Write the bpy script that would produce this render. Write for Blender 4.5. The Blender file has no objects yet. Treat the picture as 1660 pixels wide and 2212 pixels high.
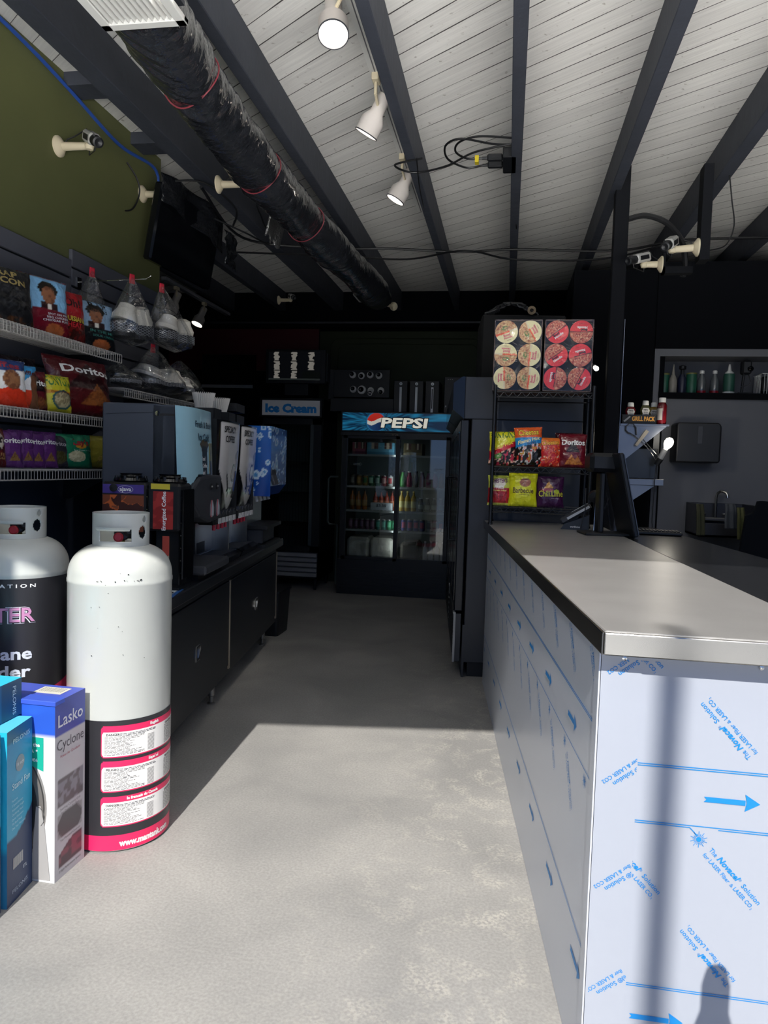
import bpy, bmesh, math, random
from mathutils import Vector, Matrix
sc = bpy.context.scene
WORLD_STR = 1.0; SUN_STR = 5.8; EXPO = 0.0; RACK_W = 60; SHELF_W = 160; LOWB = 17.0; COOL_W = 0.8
COL = sc.collection
PI = math.pi
R = math.radians
random.seed(7)

def lin(c):
    return c / 12.92 if c <= 0.04045 else ((c + 0.055) / 1.055) ** 2.4
def S(h):
    h = h.lstrip('#')
    return tuple(lin(int(h[i:i + 2], 16) / 255) for i in (0, 2, 4))
_SC = {}
def SC(h):
    if h not in _SC: _SC[h] = S(h)
    return _SC[h]

# ---------------------------------------------------------------- materials
MATS = {}
def mat(name, hexc=None, rough=0.5, metal=0.0, spec=0.5, emit=None, es=0.0, attr=False, coat=0.0, bump=None, rgb=None, trans=0.0, var=0.0, varscale=8.0):
    if name in MATS: return MATS[name]
    m = bpy.data.materials.new(name); m.use_nodes = True
    nt = m.node_tree; b = nt.nodes['Principled BSDF']
    c = rgb if rgb else (S(hexc) if hexc else (0.5, 0.5, 0.5))
    b.inputs['Base Color'].default_value = (*c, 1)
    b.inputs['Roughness'].default_value = rough
    b.inputs['Metallic'].default_value = metal
    b.inputs['Specular IOR Level'].default_value = spec
    if coat: b.inputs['Coat Weight'].default_value = coat; b.inputs['Coat Roughness'].default_value = 0.08
    if trans: b.inputs['Transmission Weight'].default_value = trans
    if emit:
        b.inputs['Emission Color'].default_value = (*S(emit), 1); b.inputs['Emission Strength'].default_value = es
    if attr:
        a = nt.nodes.new('ShaderNodeAttribute'); a.attribute_name = 'Col'
        nt.links.new(a.outputs['Color'], b.inputs['Base Color'])
        if attr == 'emit':
            nt.links.new(a.outputs['Color'], b.inputs['Emission Color']); b.inputs['Emission Strength'].default_value = es
    tc = None
    if var:
        tc = nt.nodes.new('ShaderNodeTexCoord')
        n = nt.nodes.new('ShaderNodeTexNoise'); n.inputs['Scale'].default_value = varscale; n.inputs['Detail'].default_value = 5
        nt.links.new(tc.outputs['Object'], n.inputs['Vector'])
        r = nt.nodes.new('ShaderNodeValToRGB')
        r.color_ramp.elements[0].position = 0.3; r.color_ramp.elements[1].position = 0.7
        r.color_ramp.elements[0].color = (*[max(0, x * (1 - var)) for x in c], 1)
        r.color_ramp.elements[1].color = (*[min(1, x * (1 + var)) for x in c], 1)
        nt.links.new(n.outputs['Fac'], r.inputs['Fac']); nt.links.new(r.outputs['Color'], b.inputs['Base Color'])
    if bump:
        sca, st = bump[0], bump[1]
        tc = nt.nodes.new('ShaderNodeTexCoord'); n = nt.nodes.new('ShaderNodeTexNoise')
        n.inputs['Scale'].default_value = sca; n.inputs['Detail'].default_value = bump[2] if len(bump) > 2 else 3
        mp = nt.nodes.new('ShaderNodeMapping')
        if len(bump) > 3: mp.inputs['Scale'].default_value = bump[3]
        nt.links.new(tc.outputs['Object'], mp.inputs['Vector']); nt.links.new(mp.outputs['Vector'], n.inputs['Vector'])
        bp = nt.nodes.new('ShaderNodeBump'); bp.inputs['Strength'].default_value = st; bp.inputs['Distance'].default_value = 0.02
        nt.links.new(n.outputs['Fac'], bp.inputs['Height']); nt.links.new(bp.outputs['Normal'], b.inputs['Normal'])
    MATS[name] = m
    return m

def film(name, tint=(0.9, 0.92, 0.94), gloss=0.12, rough=0.08, bump=None, haze=0.0, hazecol='#c8ccd0'):
    """thin clear sheet: see-through with a gloss, optionally cloudy"""
    m = bpy.data.materials.new(name); m.use_nodes = True; nt = m.node_tree
    nt.nodes.clear()
    out = nt.nodes.new('ShaderNodeOutputMaterial'); t = nt.nodes.new('ShaderNodeBsdfTransparent'); t.inputs['Color'].default_value = (*tint, 1)
    g = nt.nodes.new('ShaderNodeBsdfGlossy'); g.inputs['Roughness'].default_value = rough
    mx = nt.nodes.new('ShaderNodeMixShader'); fr = nt.nodes.new('ShaderNodeLayerWeight'); fr.inputs['Blend'].default_value = 0.35
    mu = nt.nodes.new('ShaderNodeMath'); mu.operation = 'MULTIPLY_ADD'; mu.inputs[1].default_value = 0.5; mu.inputs[2].default_value = gloss
    nt.links.new(fr.outputs['Facing'], mu.inputs[0]); nt.links.new(mu.outputs[0], mx.inputs['Fac'])
    src = t.outputs[0]
    if haze:
        d = nt.nodes.new('ShaderNodeBsdfDiffuse'); d.inputs['Color'].default_value = (*S(hazecol), 1)
        m2 = nt.nodes.new('ShaderNodeMixShader'); m2.inputs['Fac'].default_value = haze
        nt.links.new(t.outputs[0], m2.inputs[1]); nt.links.new(d.outputs[0], m2.inputs[2]); src = m2.outputs[0]
    nt.links.new(src, mx.inputs[1]); nt.links.new(g.outputs[0], mx.inputs[2]); nt.links.new(mx.outputs[0], out.inputs['Surface'])
    if bump:
        tc = nt.nodes.new('ShaderNodeTexCoord'); n = nt.nodes.new('ShaderNodeTexNoise'); n.inputs['Scale'].default_value = bump[0]; n.inputs['Detail'].default_value = 4
        n.inputs['Distortion'].default_value = 1.0
        nt.links.new(tc.outputs['Object'], n.inputs['Vector'])
        bp = nt.nodes.new('ShaderNodeBump'); bp.inputs['Strength'].default_value = bump[1]; bp.inputs['Distance'].default_value = 0.03
        nt.links.new(n.outputs['Fac'], bp.inputs['Height']); nt.links.new(bp.outputs['Normal'], g.inputs['Normal']); nt.links.new(bp.outputs['Normal'], fr.inputs['Normal'])
    MATS[name] = m
    return m

# ---------------------------------------------------------------- tagging
def tag(o, label=None, cat=None, group=None, kind=None):
    if label: o['label'] = label
    if cat: o['category'] = cat
    if group: o['group'] = group
    if kind: o['kind'] = kind
    return o
def thing(name, label, cat, loc=(0, 0, 0), rz=0.0, group=None):
    o = bpy.data.objects.new(name, None); COL.objects.link(o)
    o.location = loc; o.rotation_euler = (0, 0, rz); o.empty_display_size = 0.1
    return tag(o, label, cat, group)
def copy_tree(o, parent=None):
    c = o.copy(); COL.objects.link(c); c.parent = parent
    for ch in list(o.children): copy_tree(ch, c)
    return c

# ---------------------------------------------------------------- mesh builder
class MB:
    def clusters(s, gap):
        n = len(s.v); P = list(range(n))
        def find(a):
            while P[a] != a: P[a] = P[P[a]]; a = P[a]
            return a
        for f_ in s.f:
            a = find(f_[0])
            for i in f_[1:]:
                b = find(i)
                if b != a: P[b] = a
        box = {}
        for f_ in s.f:
            r = find(f_[0])
            for i in f_:
                v = s.v[i]; q = box.get(r)
                if q is None: box[r] = [list(v), list(v)]
                else:
                    for k in range(3):
                        if v[k] < q[0][k]: q[0][k] = v[k]
                        if v[k] > q[1][k]: q[1][k] = v[k]
        keys = list(box); par = {k: k for k in keys}
        def fk(a):
            while par[a] != a: par[a] = par[par[a]]; a = par[a]
            return a
        keys.sort(key=lambda k: box[k][0][0])
        for i, a in enumerate(keys):
            A = box[a]
            for b in keys[i + 1:]:
                B = box[b]
                if B[0][0] - A[1][0] > gap: break
                if all(max(A[0][k] - B[1][k], B[0][k] - A[1][k]) < gap for k in range(3)):
                    x, y = fk(a), fk(b)
                    if x != y: par[y] = x
        groups = {}
        for fi, f_ in enumerate(s.f): groups.setdefault(fk(find(f_[0])), []).append(fi)
        out = []
        for g in groups.values():
            m = MB(); mp = {}
            for fi in g:
                ff = []
                for i in s.f[fi]:
                    if i not in mp: mp[i] = len(m.v); m.v.append(s.v[i]); m.c.append(s.c[i])
                    ff.append(mp[i])
                m.f.append(tuple(ff)); m.m.append(m.mi(s.mats[s.m[fi]]))
            m.usecol = s.usecol; out.append(m)
        return out
    def __init__(s):
        s.v = []; s.f = []; s.m = []; s.c = []; s.mats = []; s.usecol = False
    def mi(s, m):
        if m not in s.mats: s.mats.append(m)
        return s.mats.index(m)
    def add(s, vs, fs, m, cols=None):
        o = len(s.v); k = s.mi(m)
        s.v += [tuple(p) for p in vs]
        s.f += [tuple(i + o for i in f) for f in fs]; s.m += [k] * len(fs)
        if cols: s.usecol = True
        s.c += cols if cols else [(1, 1, 1)] * len(vs)
        return s
    def box(s, lo, hi, m, bev=0.0, M=None):
        x0, y0, z0 = lo; x1, y1, z1 = hi
        if not bev:
            vs = [(x0, y0, z0), (x1, y0, z0), (x1, y1, z0), (x0, y1, z0), (x0, y0, z1), (x1, y0, z1), (x1, y1, z1), (x0, y1, z1)]
            fs = [(0, 3, 2, 1), (4, 5, 6, 7), (0, 1, 5, 4), (1, 2, 6, 5), (2, 3, 7, 6), (3, 0, 4, 7)]
        else:
            b = min(bev, abs(x1 - x0) * .45, abs(y1 - y0) * .45, abs(z1 - z0) * .45)
            vs = []; idx = {}
            for cx, ax in enumerate((x0, x1)):
                for cy, ay in enumerate((y0, y1)):
                    for cz, az in enumerate((z0, z1)):
                        sx, sy, sz = (1, -1)[cx], (1, -1)[cy], (1, -1)[cz]
                        for k in range(3):
                            p = [ax + sx * b, ay + sy * b, az + sz * b]; p[k] = (ax, ay, az)[k]
                            idx[(cx, cy, cz, k)] = len(vs); vs.append(tuple(p))
            fs = []
            I = lambda a, b_, c, k: idx[(a, b_, c, k)]
            for a in (0, 1):
                q = [I(a, 0, 0, 0), I(a, 1, 0, 0), I(a, 1, 1, 0), I(a, 0, 1, 0)]; fs.append(q if a else q[::-1])
                q = [I(0, a, 0, 1), I(1, a, 0, 1), I(1, a, 1, 1), I(0, a, 1, 1)]; fs.append(q[::-1] if a else q)
                q = [I(0, 0, a, 2), I(1, 0, a, 2), I(1, 1, a, 2), I(0, 1, a, 2)]; fs.append(q if a else q[::-1])
            for a in (0, 1):
                for c in (0, 1):
                    fs.append([I(0, a, c, 1), I(1, a, c, 1), I(1, a, c, 2), I(0, a, c, 2)])
                    fs.append([I(a, 0, c, 0), I(a, 1, c, 0), I(a, 1, c, 2), I(a, 0, c, 2)])
                    fs.append([I(a, c, 0, 0), I(a, c, 1, 0), I(a, c, 1, 1), I(a, c, 0, 1)])
            for a in (0, 1):
                for c in (0, 1):
                    for d in (0, 1): fs.append([I(a, c, d, 0), I(a, c, d, 1), I(a, c, d, 2)])
        if M is not None: vs = [tuple(M @ Vector(p)) for p in vs]
        return s.add(vs, fs, m)
    def cyl(s, p0, p1, r0, m, r1=None, seg=20, caps=True):
        r1 = r0 if r1 is None else r1
        p0, p1 = Vector(p0), Vector(p1); d = (p1 - p0).normalized()
        a = d.orthogonal().normalized(); b = d.cross(a)
        vs = []
        for p, r in ((p0, r0), (p1, r1)):
            for i in range(seg):
                t = 2 * PI * i / seg; vs.append(p + (a * math.cos(t) + b * math.sin(t)) * r)
        fs = [(i, (i + 1) % seg, seg + (i + 1) % seg, seg + i) for i in range(seg)]
        if caps: fs += [tuple(range(seg))[::-1], tuple(range(seg, 2 * seg))]
        return s.add(vs, fs, m)
    def lathe(s, prof, m, c=(0, 0, 0), seg=32, ax=None, cols=None, caps=True):
        """prof: (r, h) list along axis ax (default +Z) from point c"""
        c = Vector(c); d = Vector(ax).normalized() if ax else Vector((0, 0, 1))
        a = d.orthogonal().normalized() if ax else Vector((1, 0, 0)); b = d.cross(a)
        vs = []; n = len(prof)
        for r, h in prof:
            for i in range(seg):
                t = 2 * PI * i / seg; vs.append(c + d * h + (a * math.cos(t) + b * math.sin(t)) * max(r, 1e-5))
        fs = [(k * seg + i, k * seg + (i + 1) % seg, (k + 1) * seg + (i + 1) % seg, (k + 1) * seg + i) for k in range(n - 1) for i in range(seg)]
        if caps: fs += [tuple(range(seg))[::-1], tuple(range((n - 1) * seg, n * seg))]
        return s.add(vs, fs, m, cols)
    def tube(s, pts, r, m, seg=6, closed=False):
        pts = [Vector(p) for p in pts]; n = len(pts); vs = []; prev = None
        for i, p in enumerate(pts):
            if closed: t = pts[(i + 1) % n] - pts[i - 1]
            else: t = pts[min(i + 1, n - 1)] - pts[max(i - 1, 0)]
            t.normalize()
            a = t.orthogonal() if prev is None else prev - t * prev.dot(t)
            if a.length < 1e-6: a = t.orthogonal()
            a.normalize(); prev = a; b = t.cross(a)
            rr = r(i / max(1, n - 1)) if callable(r) else r
            for k in range(seg):
                q = 2 * PI * k / seg; vs.append(p + (a * math.cos(q) + b * math.sin(q)) * rr)
        fs = []
        for i in range(n if closed else n - 1):
            j = (i + 1) % n
            fs += [(i * seg + k, i * seg + (k + 1) % seg, j * seg + (k + 1) % seg, j * seg + k) for k in range(seg)]
        if not closed: fs += [tuple(range(seg))[::-1], tuple(range((n - 1) * seg, n * seg))]
        return s.add(vs, fs, m)
    def grid(s, fn, nu, nv, m, col=None, u=(0, 1), v=(0, 1), skip=None):
        vs = []; cs = []
        for j in range(nv + 1):
            for i in range(nu + 1):
                a = u[0] + (u[1] - u[0]) * i / nu; b = v[0] + (v[1] - v[0]) * j / nv
                vs.append(fn(a, b))
                if col:
                    q = col(a, b); cs.append(SC(q) if isinstance(q, str) else q)
        fs = []
        for j in range(nv):
            for i in range(nu):
                if skip and skip(u[0] + (u[1] - u[0]) * (i + .5) / nu, v[0] + (v[1] - v[0]) * (j + .5) / nv): continue
                k = j * (nu + 1) + i; fs.append((k, k + 1, k + nu + 2, k + nu + 1))
        return s.add(vs, fs, m, cs if col else None)
    def prism(s, pts, fn0, fn1, m):
        """closed outline pts (2d) -> solid between two mappings"""
        n = len(pts)
        vs = [fn0(*p) for p in pts] + [fn1(*p) for p in pts]
        fs = [tuple(range(n))[::-1], tuple(range(n, 2 * n))] + [(i, (i + 1) % n, n + (i + 1) % n, n + i) for i in range(n)]
        return s.add(vs, fs, m)
    def flat(s, pts, fn, m):
        return s.add([fn(*p) for p in pts], [tuple(range(len(pts)))], m)
    def build(s, name, parent=None, smooth=35, fix=True, gap=None):
        if gap is None and name in ('film_print', 'carton_print', 'label_print', 'lettering', 'door_print') and len(s.f) > 8: gap = .022
        if gap:
            parts = s.clusters(gap)
            if len(parts) > 1:
                o = None; rest = []
                for q in parts:
                    x = q.build(name, parent, smooth, fix, gap=0); rest.append(x)
                first = rest[0]
                PIECES[first.name] = rest
                return first
        me = bpy.data.meshes.new(name)
        me.from_pydata(s.v, [], s.f)
        for m in s.mats: me.materials.append(m)
        me.polygons.foreach_set('material_index', s.m)
        if s.usecol:
            ca = me.color_attributes.new('Col', 'FLOAT_COLOR', 'POINT')
            ca.data.foreach_set('color', [x for c in s.c for x in (c[0], c[1], c[2], 1.0)])
        me.update()
        if fix:
            bm = bmesh.new(); bm.from_mesh(me); bmesh.ops.recalc_face_normals(bm, faces=bm.faces); bm.to_mesh(me); bm.free()
        if smooth:
            me.polygons.foreach_set('use_smooth', [True] * len(me.polygons))
            try: me.set_sharp_from_angle(angle=R(smooth))
            except Exception: pass
        o = bpy.data.objects.new(name, me); COL.objects.link(o)
        if parent is not None: o.parent = parent
        return o

# ---------------------------------------------------------------- lettering
PIECES = {}
def place(o, loc=None, scale=None):
    for x in PIECES.get(o.name, [o]):
        if loc: x.location = loc
        if scale: x.scale = scale
_T = {}
def glyphs(body, bold=0.0):
    k = (body, bold)
    if k in _T: return _T[k]
    cu = bpy.data.curves.new('t', 'FONT'); cu.body = body; cu.size = 1; cu.resolution_u = 2; cu.offset = bold; cu.fill_mode = 'FRONT'
    ob = bpy.data.objects.new('t', cu); COL.objects.link(ob)
    dg = bpy.context.evaluated_depsgraph_get(); dg.update()
    me = bpy.data.meshes.new_from_object(ob.evaluated_get(dg))
    vs = [(v.co.x, v.co.y) for v in me.vertices]; fs = [tuple(p.vertices) for p in me.polygons]
    bpy.data.objects.remove(ob); bpy.data.curves.remove(cu); bpy.data.meshes.remove(me)
    if not vs: vs = [(0, 0)]
    x0 = min(v[0] for v in vs); x1 = max(v[0] for v in vs)
    y0 = 0.0; y1 = 0.69
    vs = [((x - x0), y) for x, y in vs]
    _T[k] = (vs, fs, x1 - x0)
    return _T[k]
def text2d(body, x, y, h, w=None, align='c', rot=0.0, bold=0.0, shear=0.0, clip=None):
    """2d triangles of a line of text: centre/left/right x, baseline y, cap height h, total width w"""
    vs, fs, W = glyphs(body, bold); k = h / 0.69; kx = (w / W) if w else k
    off = {'c': -W * kx / 2, 'l': 0, 'r': -W * kx}[align]
    cr, sr = math.cos(rot), math.sin(rot); out = []
    for px, py in vs:
        a = px * kx + off + py * k * shear; b = py * k
        out.append((x + a * cr - b * sr, y + a * sr + b * cr))
    if clip:
        out, fs = clip2d(out, fs, clip)
    return out, fs
def clip2d(vs, fs, c):
    x0, y0, x1, y1 = c
    bm = bmesh.new(); bv = [bm.verts.new((p[0], p[1], 0)) for p in vs]
    for f in fs:
        try: bm.faces.new([bv[i] for i in f])
        except ValueError: pass
    for co, no in (((x0, 0, 0), (-1, 0, 0)), ((x1, 0, 0), (1, 0, 0)), ((0, y0, 0), (0, -1, 0)), ((0, y1, 0), (0, 1, 0))):
        bmesh.ops.bisect_plane(bm, geom=bm.verts[:] + bm.edges[:] + bm.faces[:], plane_co=co, plane_no=no, clear_outer=True)
    bm.verts.index_update()
    out = [(v.co.x, v.co.y) for v in bm.verts]; f2 = [tuple(v.index for v in f.verts) for f in bm.faces]
    bm.free()
    return out, f2
def put(mb, tv, fn, m):
    vs, fs = tv
    if fs: mb.add([fn(*p) for p in vs], fs, m)
def rectpts(x0, y0, x1, y1): return [(x0, y0), (x1, y0), (x1, y1), (x0, y1)]
def rrect(x0, y0, x1, y1, r, n=5):
    p = []
    for cx, cy, a in ((x1 - r, y0 + r, -90), (x1 - r, y1 - r, 0), (x0 + r, y1 - r, 90), (x0 + r, y0 + r, 180)):
        for i in range(n + 1):
            t = R(a + 90 * i / n); p.append((cx + r * math.cos(t), cy + r * math.sin(t)))
    return p
def disc(cx, cy, rx, ry=None, n=24, rot=0):
    ry = ry or rx
    return [(cx + rx * math.cos(2 * PI * i / n) * math.cos(rot) - ry * math.sin(2 * PI * i / n) * math.sin(rot), cy + rx * math.cos(2 * PI * i / n) * math.sin(rot) + ry * math.sin(2 * PI * i / n) * math.cos(rot)) for i in range(n)]
def front(y=0.0): return lambda a, b: (a, y, b)

def hsh(a, b=0.0):
    x = math.sin(a * 127.1 + b * 311.7) * 43758.5453
    return x - math.floor(x)
def vnoise(x, y):
    xi, yi = math.floor(x), math.floor(y); fx, fy = x - xi, y - yi
    fx = fx * fx * (3 - 2 * fx); fy = fy * fy * (3 - 2 * fy)
    a, b, c, d = hsh(xi, yi), hsh(xi + 1, yi), hsh(xi, yi + 1), hsh(xi + 1, yi + 1)
    return a + (b - a) * fx + (c - a) * fy + (a - b - c + d) * fx * fy
def mixh(a, b, t):
    a, b = SC(a) if isinstance(a, str) else a, SC(b) if isinstance(b, str) else b
    return tuple(a[i] + (b[i] - a[i]) * t for i in range(3))

# common materials
M_BLK = mat('black_satin_metal', '#1a1d22', 0.38)
M_BLKP = mat('black_plastic', '#15171b', 0.45)
M_BLKG = mat('black_gloss', '#0c0e12', 0.12)
M_DGR = mat('dark_grey_paint', '#33363d', 0.5)
M_STEEL = mat('stainless_steel', '#b4b4b2', 0.28, 1.0)
M_CHR = mat('chrome', '#d8d8d8', 0.12, 1.0)
M_WHT = mat('white_paint', '#e6e6e2', 0.4)
M_WIRE = mat('grey_wire_coating', '#aeaba6', 0.4)
M_CRM = mat('cream_plastic', '#d9cdb0', 0.5)
M_PRINT = mat('printed_card', rough=0.45, attr=True)
M_FOIL = mat('printed_foil', rough=0.28, attr=True, bump=(38, 0.35, 2))
M_GLASS = film('clear_glass', (0.86, 0.9, 0.9), 0.09, 0.02)
M_CLEAR = film('clear_plastic_film', (0.90, 0.91, 0.93), 0.07, 0.10, bump=(7, 1.0), haze=0.03)
M_W = mat('white_ink', '#f0f0f0', 0.5)
M_K = mat('black_ink', '#101114', 0.5)
M_LAMP = mat('lamp_glow', '#ffffff', 0.5, emit='#fff6ea', es=14)
def ink(h): return mat('ink_' + h.strip('#'), h, 0.5)
# ================================================================ setting
LW = -2.345          # left wall
CZ = 3.36           # ceiling
BZ = 3.15           # underside of the beams
def concrete():
    m = bpy.data.materials.new('worn_concrete'); m.use_nodes = True; nt = m.node_tree; b = nt.nodes['Principled BSDF']
    tc = nt.nodes.new('ShaderNodeTexCoord')
    def noise(sc_, det, dist=0):
        n = nt.nodes.new('ShaderNodeTexNoise'); n.inputs['Scale'].default_value = sc_; n.inputs['Detail'].default_value = det; n.inputs['Distortion'].default_value = dist
        nt.links.new(tc.outputs['Object'], n.inputs['Vector']); return n
    def ramp(a, b_, ca, cb):
        r = nt.nodes.new('ShaderNodeValToRGB'); r.color_ramp.elements[0].position = a; r.color_ramp.elements[1].position = b_
        r.color_ramp.elements[0].color = ca; r.color_ramp.elements[1].color = cb; return r
    n1 = noise(1.6, 6, .4); r1 = ramp(.35, .7, (.27, .264, .254, 1), (.385, .372, .35, 1)); nt.links.new(n1.outputs['Fac'], r1.inputs['Fac'])
    n2 = noise(110, 5); r2 = ramp(.3, .7, (.84, .84, .84, 1), (1.09, 1.09, 1.09, 1)); nt.links.new(n2.outputs['Fac'], r2.inputs['Fac'])
    mx = nt.nodes.new('ShaderNodeMixRGB'); mx.blend_type = 'MULTIPLY'; mx.inputs['Fac'].default_value = 1
    nt.links.new(r1.outputs['Color'], mx.inputs[1]); nt.links.new(r2.outputs['Color'], mx.inputs[2])
    # pale worn patches toward the counter
    n3 = noise(7, 8, 1.2); r3 = ramp(.5, .66, (0, 0, 0, 1), (1, 1, 1, 1)); nt.links.new(n3.outputs['Fac'], r3.inputs['Fac'])
    n4 = noise(90, 2); r4 = ramp(.42, .58, (0, 0, 0, 1), (1, 1, 1, 1)); nt.links.new(n4.outputs['Fac'], r4.inputs['Fac'])
    mu = nt.nodes.new('ShaderNodeMath'); mu.operation = 'MULTIPLY'; nt.links.new(r3.outputs['Color'], mu.inputs[0]); nt.links.new(r4.outputs['Color'], mu.inputs[1])
    sx = nt.nodes.new('ShaderNodeSeparateXYZ'); nt.links.new(tc.outputs['Object'], sx.inputs[0])
    mr = nt.nodes.new('ShaderNodeMapRange'); mr.inputs['From Min'].default_value = -0.75; mr.inputs['From Max'].default_value = 0.0
    nt.links.new(sx.outputs['X'], mr.inputs['Value'])
    mu2 = nt.nodes.new('ShaderNodeMath'); mu2.operation = 'MULTIPLY'; nt.links.new(mu.outputs[0], mu2.inputs[0]); nt.links.new(mr.outputs[0], mu2.inputs[1])
    mu3 = nt.nodes.new('ShaderNodeMath'); mu3.operation = 'MULTIPLY'; mu3.inputs[1].default_value = .45; nt.links.new(mu2.outputs[0], mu3.inputs[0])
    m3 = nt.nodes.new('ShaderNodeMixRGB'); m3.inputs[2].default_value = (.62, .58, .5, 1)
    nt.links.new(mu3.outputs[0], m3.inputs['Fac']); nt.links.new(mx.outputs[0], m3.inputs[1]); nt.links.new(m3.outputs[0], b.inputs['Base Color'])
    b.inputs['Roughness'].default_value = .75
    bp = nt.nodes.new('ShaderNodeBump'); bp.inputs['Strength'].default_value = .12; bp.inputs['Distance'].default_value = .006
    nt.links.new(n2.outputs['Fac'], bp.inputs['Height']); nt.links.new(bp.outputs['Normal'], b.inputs['Normal'])
    return m
def boards():
    m = bpy.data.materials.new('whitewashed_boards'); m.use_nodes = True; nt = m.node_tree; b = nt.nodes['Principled BSDF']
    tc = nt.nodes.new('ShaderNodeTexCoord'); mp = nt.nodes.new('ShaderNodeMapping'); mp.inputs['Rotation'].default_value = (0, 0, R(-143.2))
    nt.links.new(tc.outputs['Object'], mp.inputs['Vector'])
    sx = nt.nodes.new('ShaderNodeSeparateXYZ'); nt.links.new(mp.outputs[0], sx.inputs[0])
    def math_(op, a, v=None, w=None):
        n = nt.nodes.new('ShaderNodeMath'); n.operation = op
        nt.links.new(a, n.inputs[0])
        if v is not None:
            if isinstance(v, (int, float)): n.inputs[1].default_value = v
            else: nt.links.new(v, n.inputs[1])
        return n.outputs[0]
    bw = 0.128
    t = math_('DIVIDE', sx.outputs['Y'], bw); fr = math_('FRACT', t); fl = math_('FLOOR', t)
    edge = math_('MINIMUM', fr, math_('SUBTRACT', fr, 1.0)); 
    d = math_('ABSOLUTE', math_('SUBTRACT', fr, 0.5))            # 0 centre .5 edge
    wn = nt.nodes.new('ShaderNodeTexNoise'); wn.inputs['Scale'].default_value = 2.2; wn.inputs['Detail'].default_value = 3; nt.links.new(tc.outputs['Object'], wn.inputs['Vector'])
    thr = nt.nodes.new('ShaderNodeMapRange'); thr.inputs['From Min'].default_value = .3; thr.inputs['From Max'].default_value = .7; thr.inputs['To Min'].default_value = .492; thr.inputs['To Max'].default_value = .472
    nt.links.new(wn.outputs['Fac'], thr.inputs['Value'])
    gap = math_('GREATER_THAN', d, thr.outputs[0])
    wv = nt.nodes.new('ShaderNodeTexWhiteNoise'); wv.noise_dimensions = '1D'; nt.links.new(fl, wv.inputs['W'])
    st = nt.nodes.new('ShaderNodeMapping'); st.inputs['Scale'].default_value = (1.2, 26, 1); nt.links.new(mp.outputs[0], st.inputs['Vector'])
    gn = nt.nodes.new('ShaderNodeTexNoise'); gn.inputs['Scale'].default_value = 2.0; gn.inputs['Detail'].default_value = 6; gn.inputs['Distortion'].default_value = .8; nt.links.new(st.outputs[0], gn.inputs['Vector'])
    r = nt.nodes.new('ShaderNodeValToRGB'); r.color_ramp.elements[0].position = .25; r.color_ramp.elements[1].position = .75
    r.color_ramp.elements[0].color = (.68, .67, .64, 1); r.color_ramp.elements[1].color = (.86, .85, .81, 1)
    mm = math_('ADD', math_('MULTIPLY', gn.outputs['Fac'], .75), math_('MULTIPLY', wv.outputs['Value'], .25)); nt.links.new(mm, r.inputs['Fac'])
    pn = nt.nodes.new('ShaderNodeTexNoise'); pn.inputs['Scale'].default_value = 30; pn.inputs['Detail'].default_value = 8; nt.links.new(tc.outputs['Object'], pn.inputs['Vector'])
    pr = nt.nodes.new('ShaderNodeValToRGB'); pr.color_ramp.elements[0].position = .66; pr.color_ramp.elements[1].position = .72
    nt.links.new(pn.outputs['Fac'], pr.inputs['Fac'])
    mx0 = nt.nodes.new('ShaderNodeMixRGB'); mx0.inputs[2].default_value = (.33, .30, .26, 1); mfac = math_('MULTIPLY', pr.outputs['Color'], .6)
    nt.links.new(mfac, mx0.inputs['Fac']); nt.links.new(r.outputs['Color'], mx0.inputs[1])
    mx = nt.nodes.new('ShaderNodeMixRGB'); mx.inputs[2].default_value = (.055, .052, .05, 1)
    nt.links.new(gap, mx.inputs['Fac']); nt.links.new(mx0.outputs[0], mx.inputs[1]); nt.links.new(mx.outputs[0], b.inputs['Base Color'])
    b.inputs['Roughness'].default_value = .6
    bp = nt.nodes.new('ShaderNodeBump'); bp.inputs['Strength'].default_value = .15; bp.inputs['Distance'].default_value = .01
    nt.links.new(gn.outputs['Fac'], bp.inputs['Height']); nt.links.new(bp.outputs['Normal'], b.inputs['Normal'])
    return m
M_CONC = concrete(); M_BOARD = boards()
M_GREEN = mat('olive_green_wall_paint', '#62663f', 0.7, var=0.12, varscale=1.5)
M_DGREEN = mat('dark_green_wall_paint', '#2c331c', 0.7, var=0.1, varscale=2)
M_RED = mat('red_wall_panel', '#5a1420', 0.6)
M_DARKW = mat('black_wall_paint', '#090b10', 0.85, spec=.12)
M_BEAM = mat('charcoal_beam_paint', '#3a3e48', 0.65, bump=(14, 0.25, 5), var=0.12, varscale=5)
M_GREYW = mat('grey_kitchen_wall', '#65676d', 0.6)

def struct(name, mb, **k):
    o = mb.build(name, **k); o['kind'] = 'structure'; return o
b = MB(); b.box((-6, -1.5, -.1), (6, 8.7, 0), M_CONC); struct('floor', b, smooth=0)
b = MB(); b.prism([(-4.3, -.843), (.17, -.096), (.17, .152), (3.4, .152), (3.4, 8.7), (-4.3, 8.7)], lambda x, y: (x, y, CZ), lambda x, y: (x, y, CZ + .15), M_BOARD); struct('ceiling', b, smooth=0)
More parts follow.
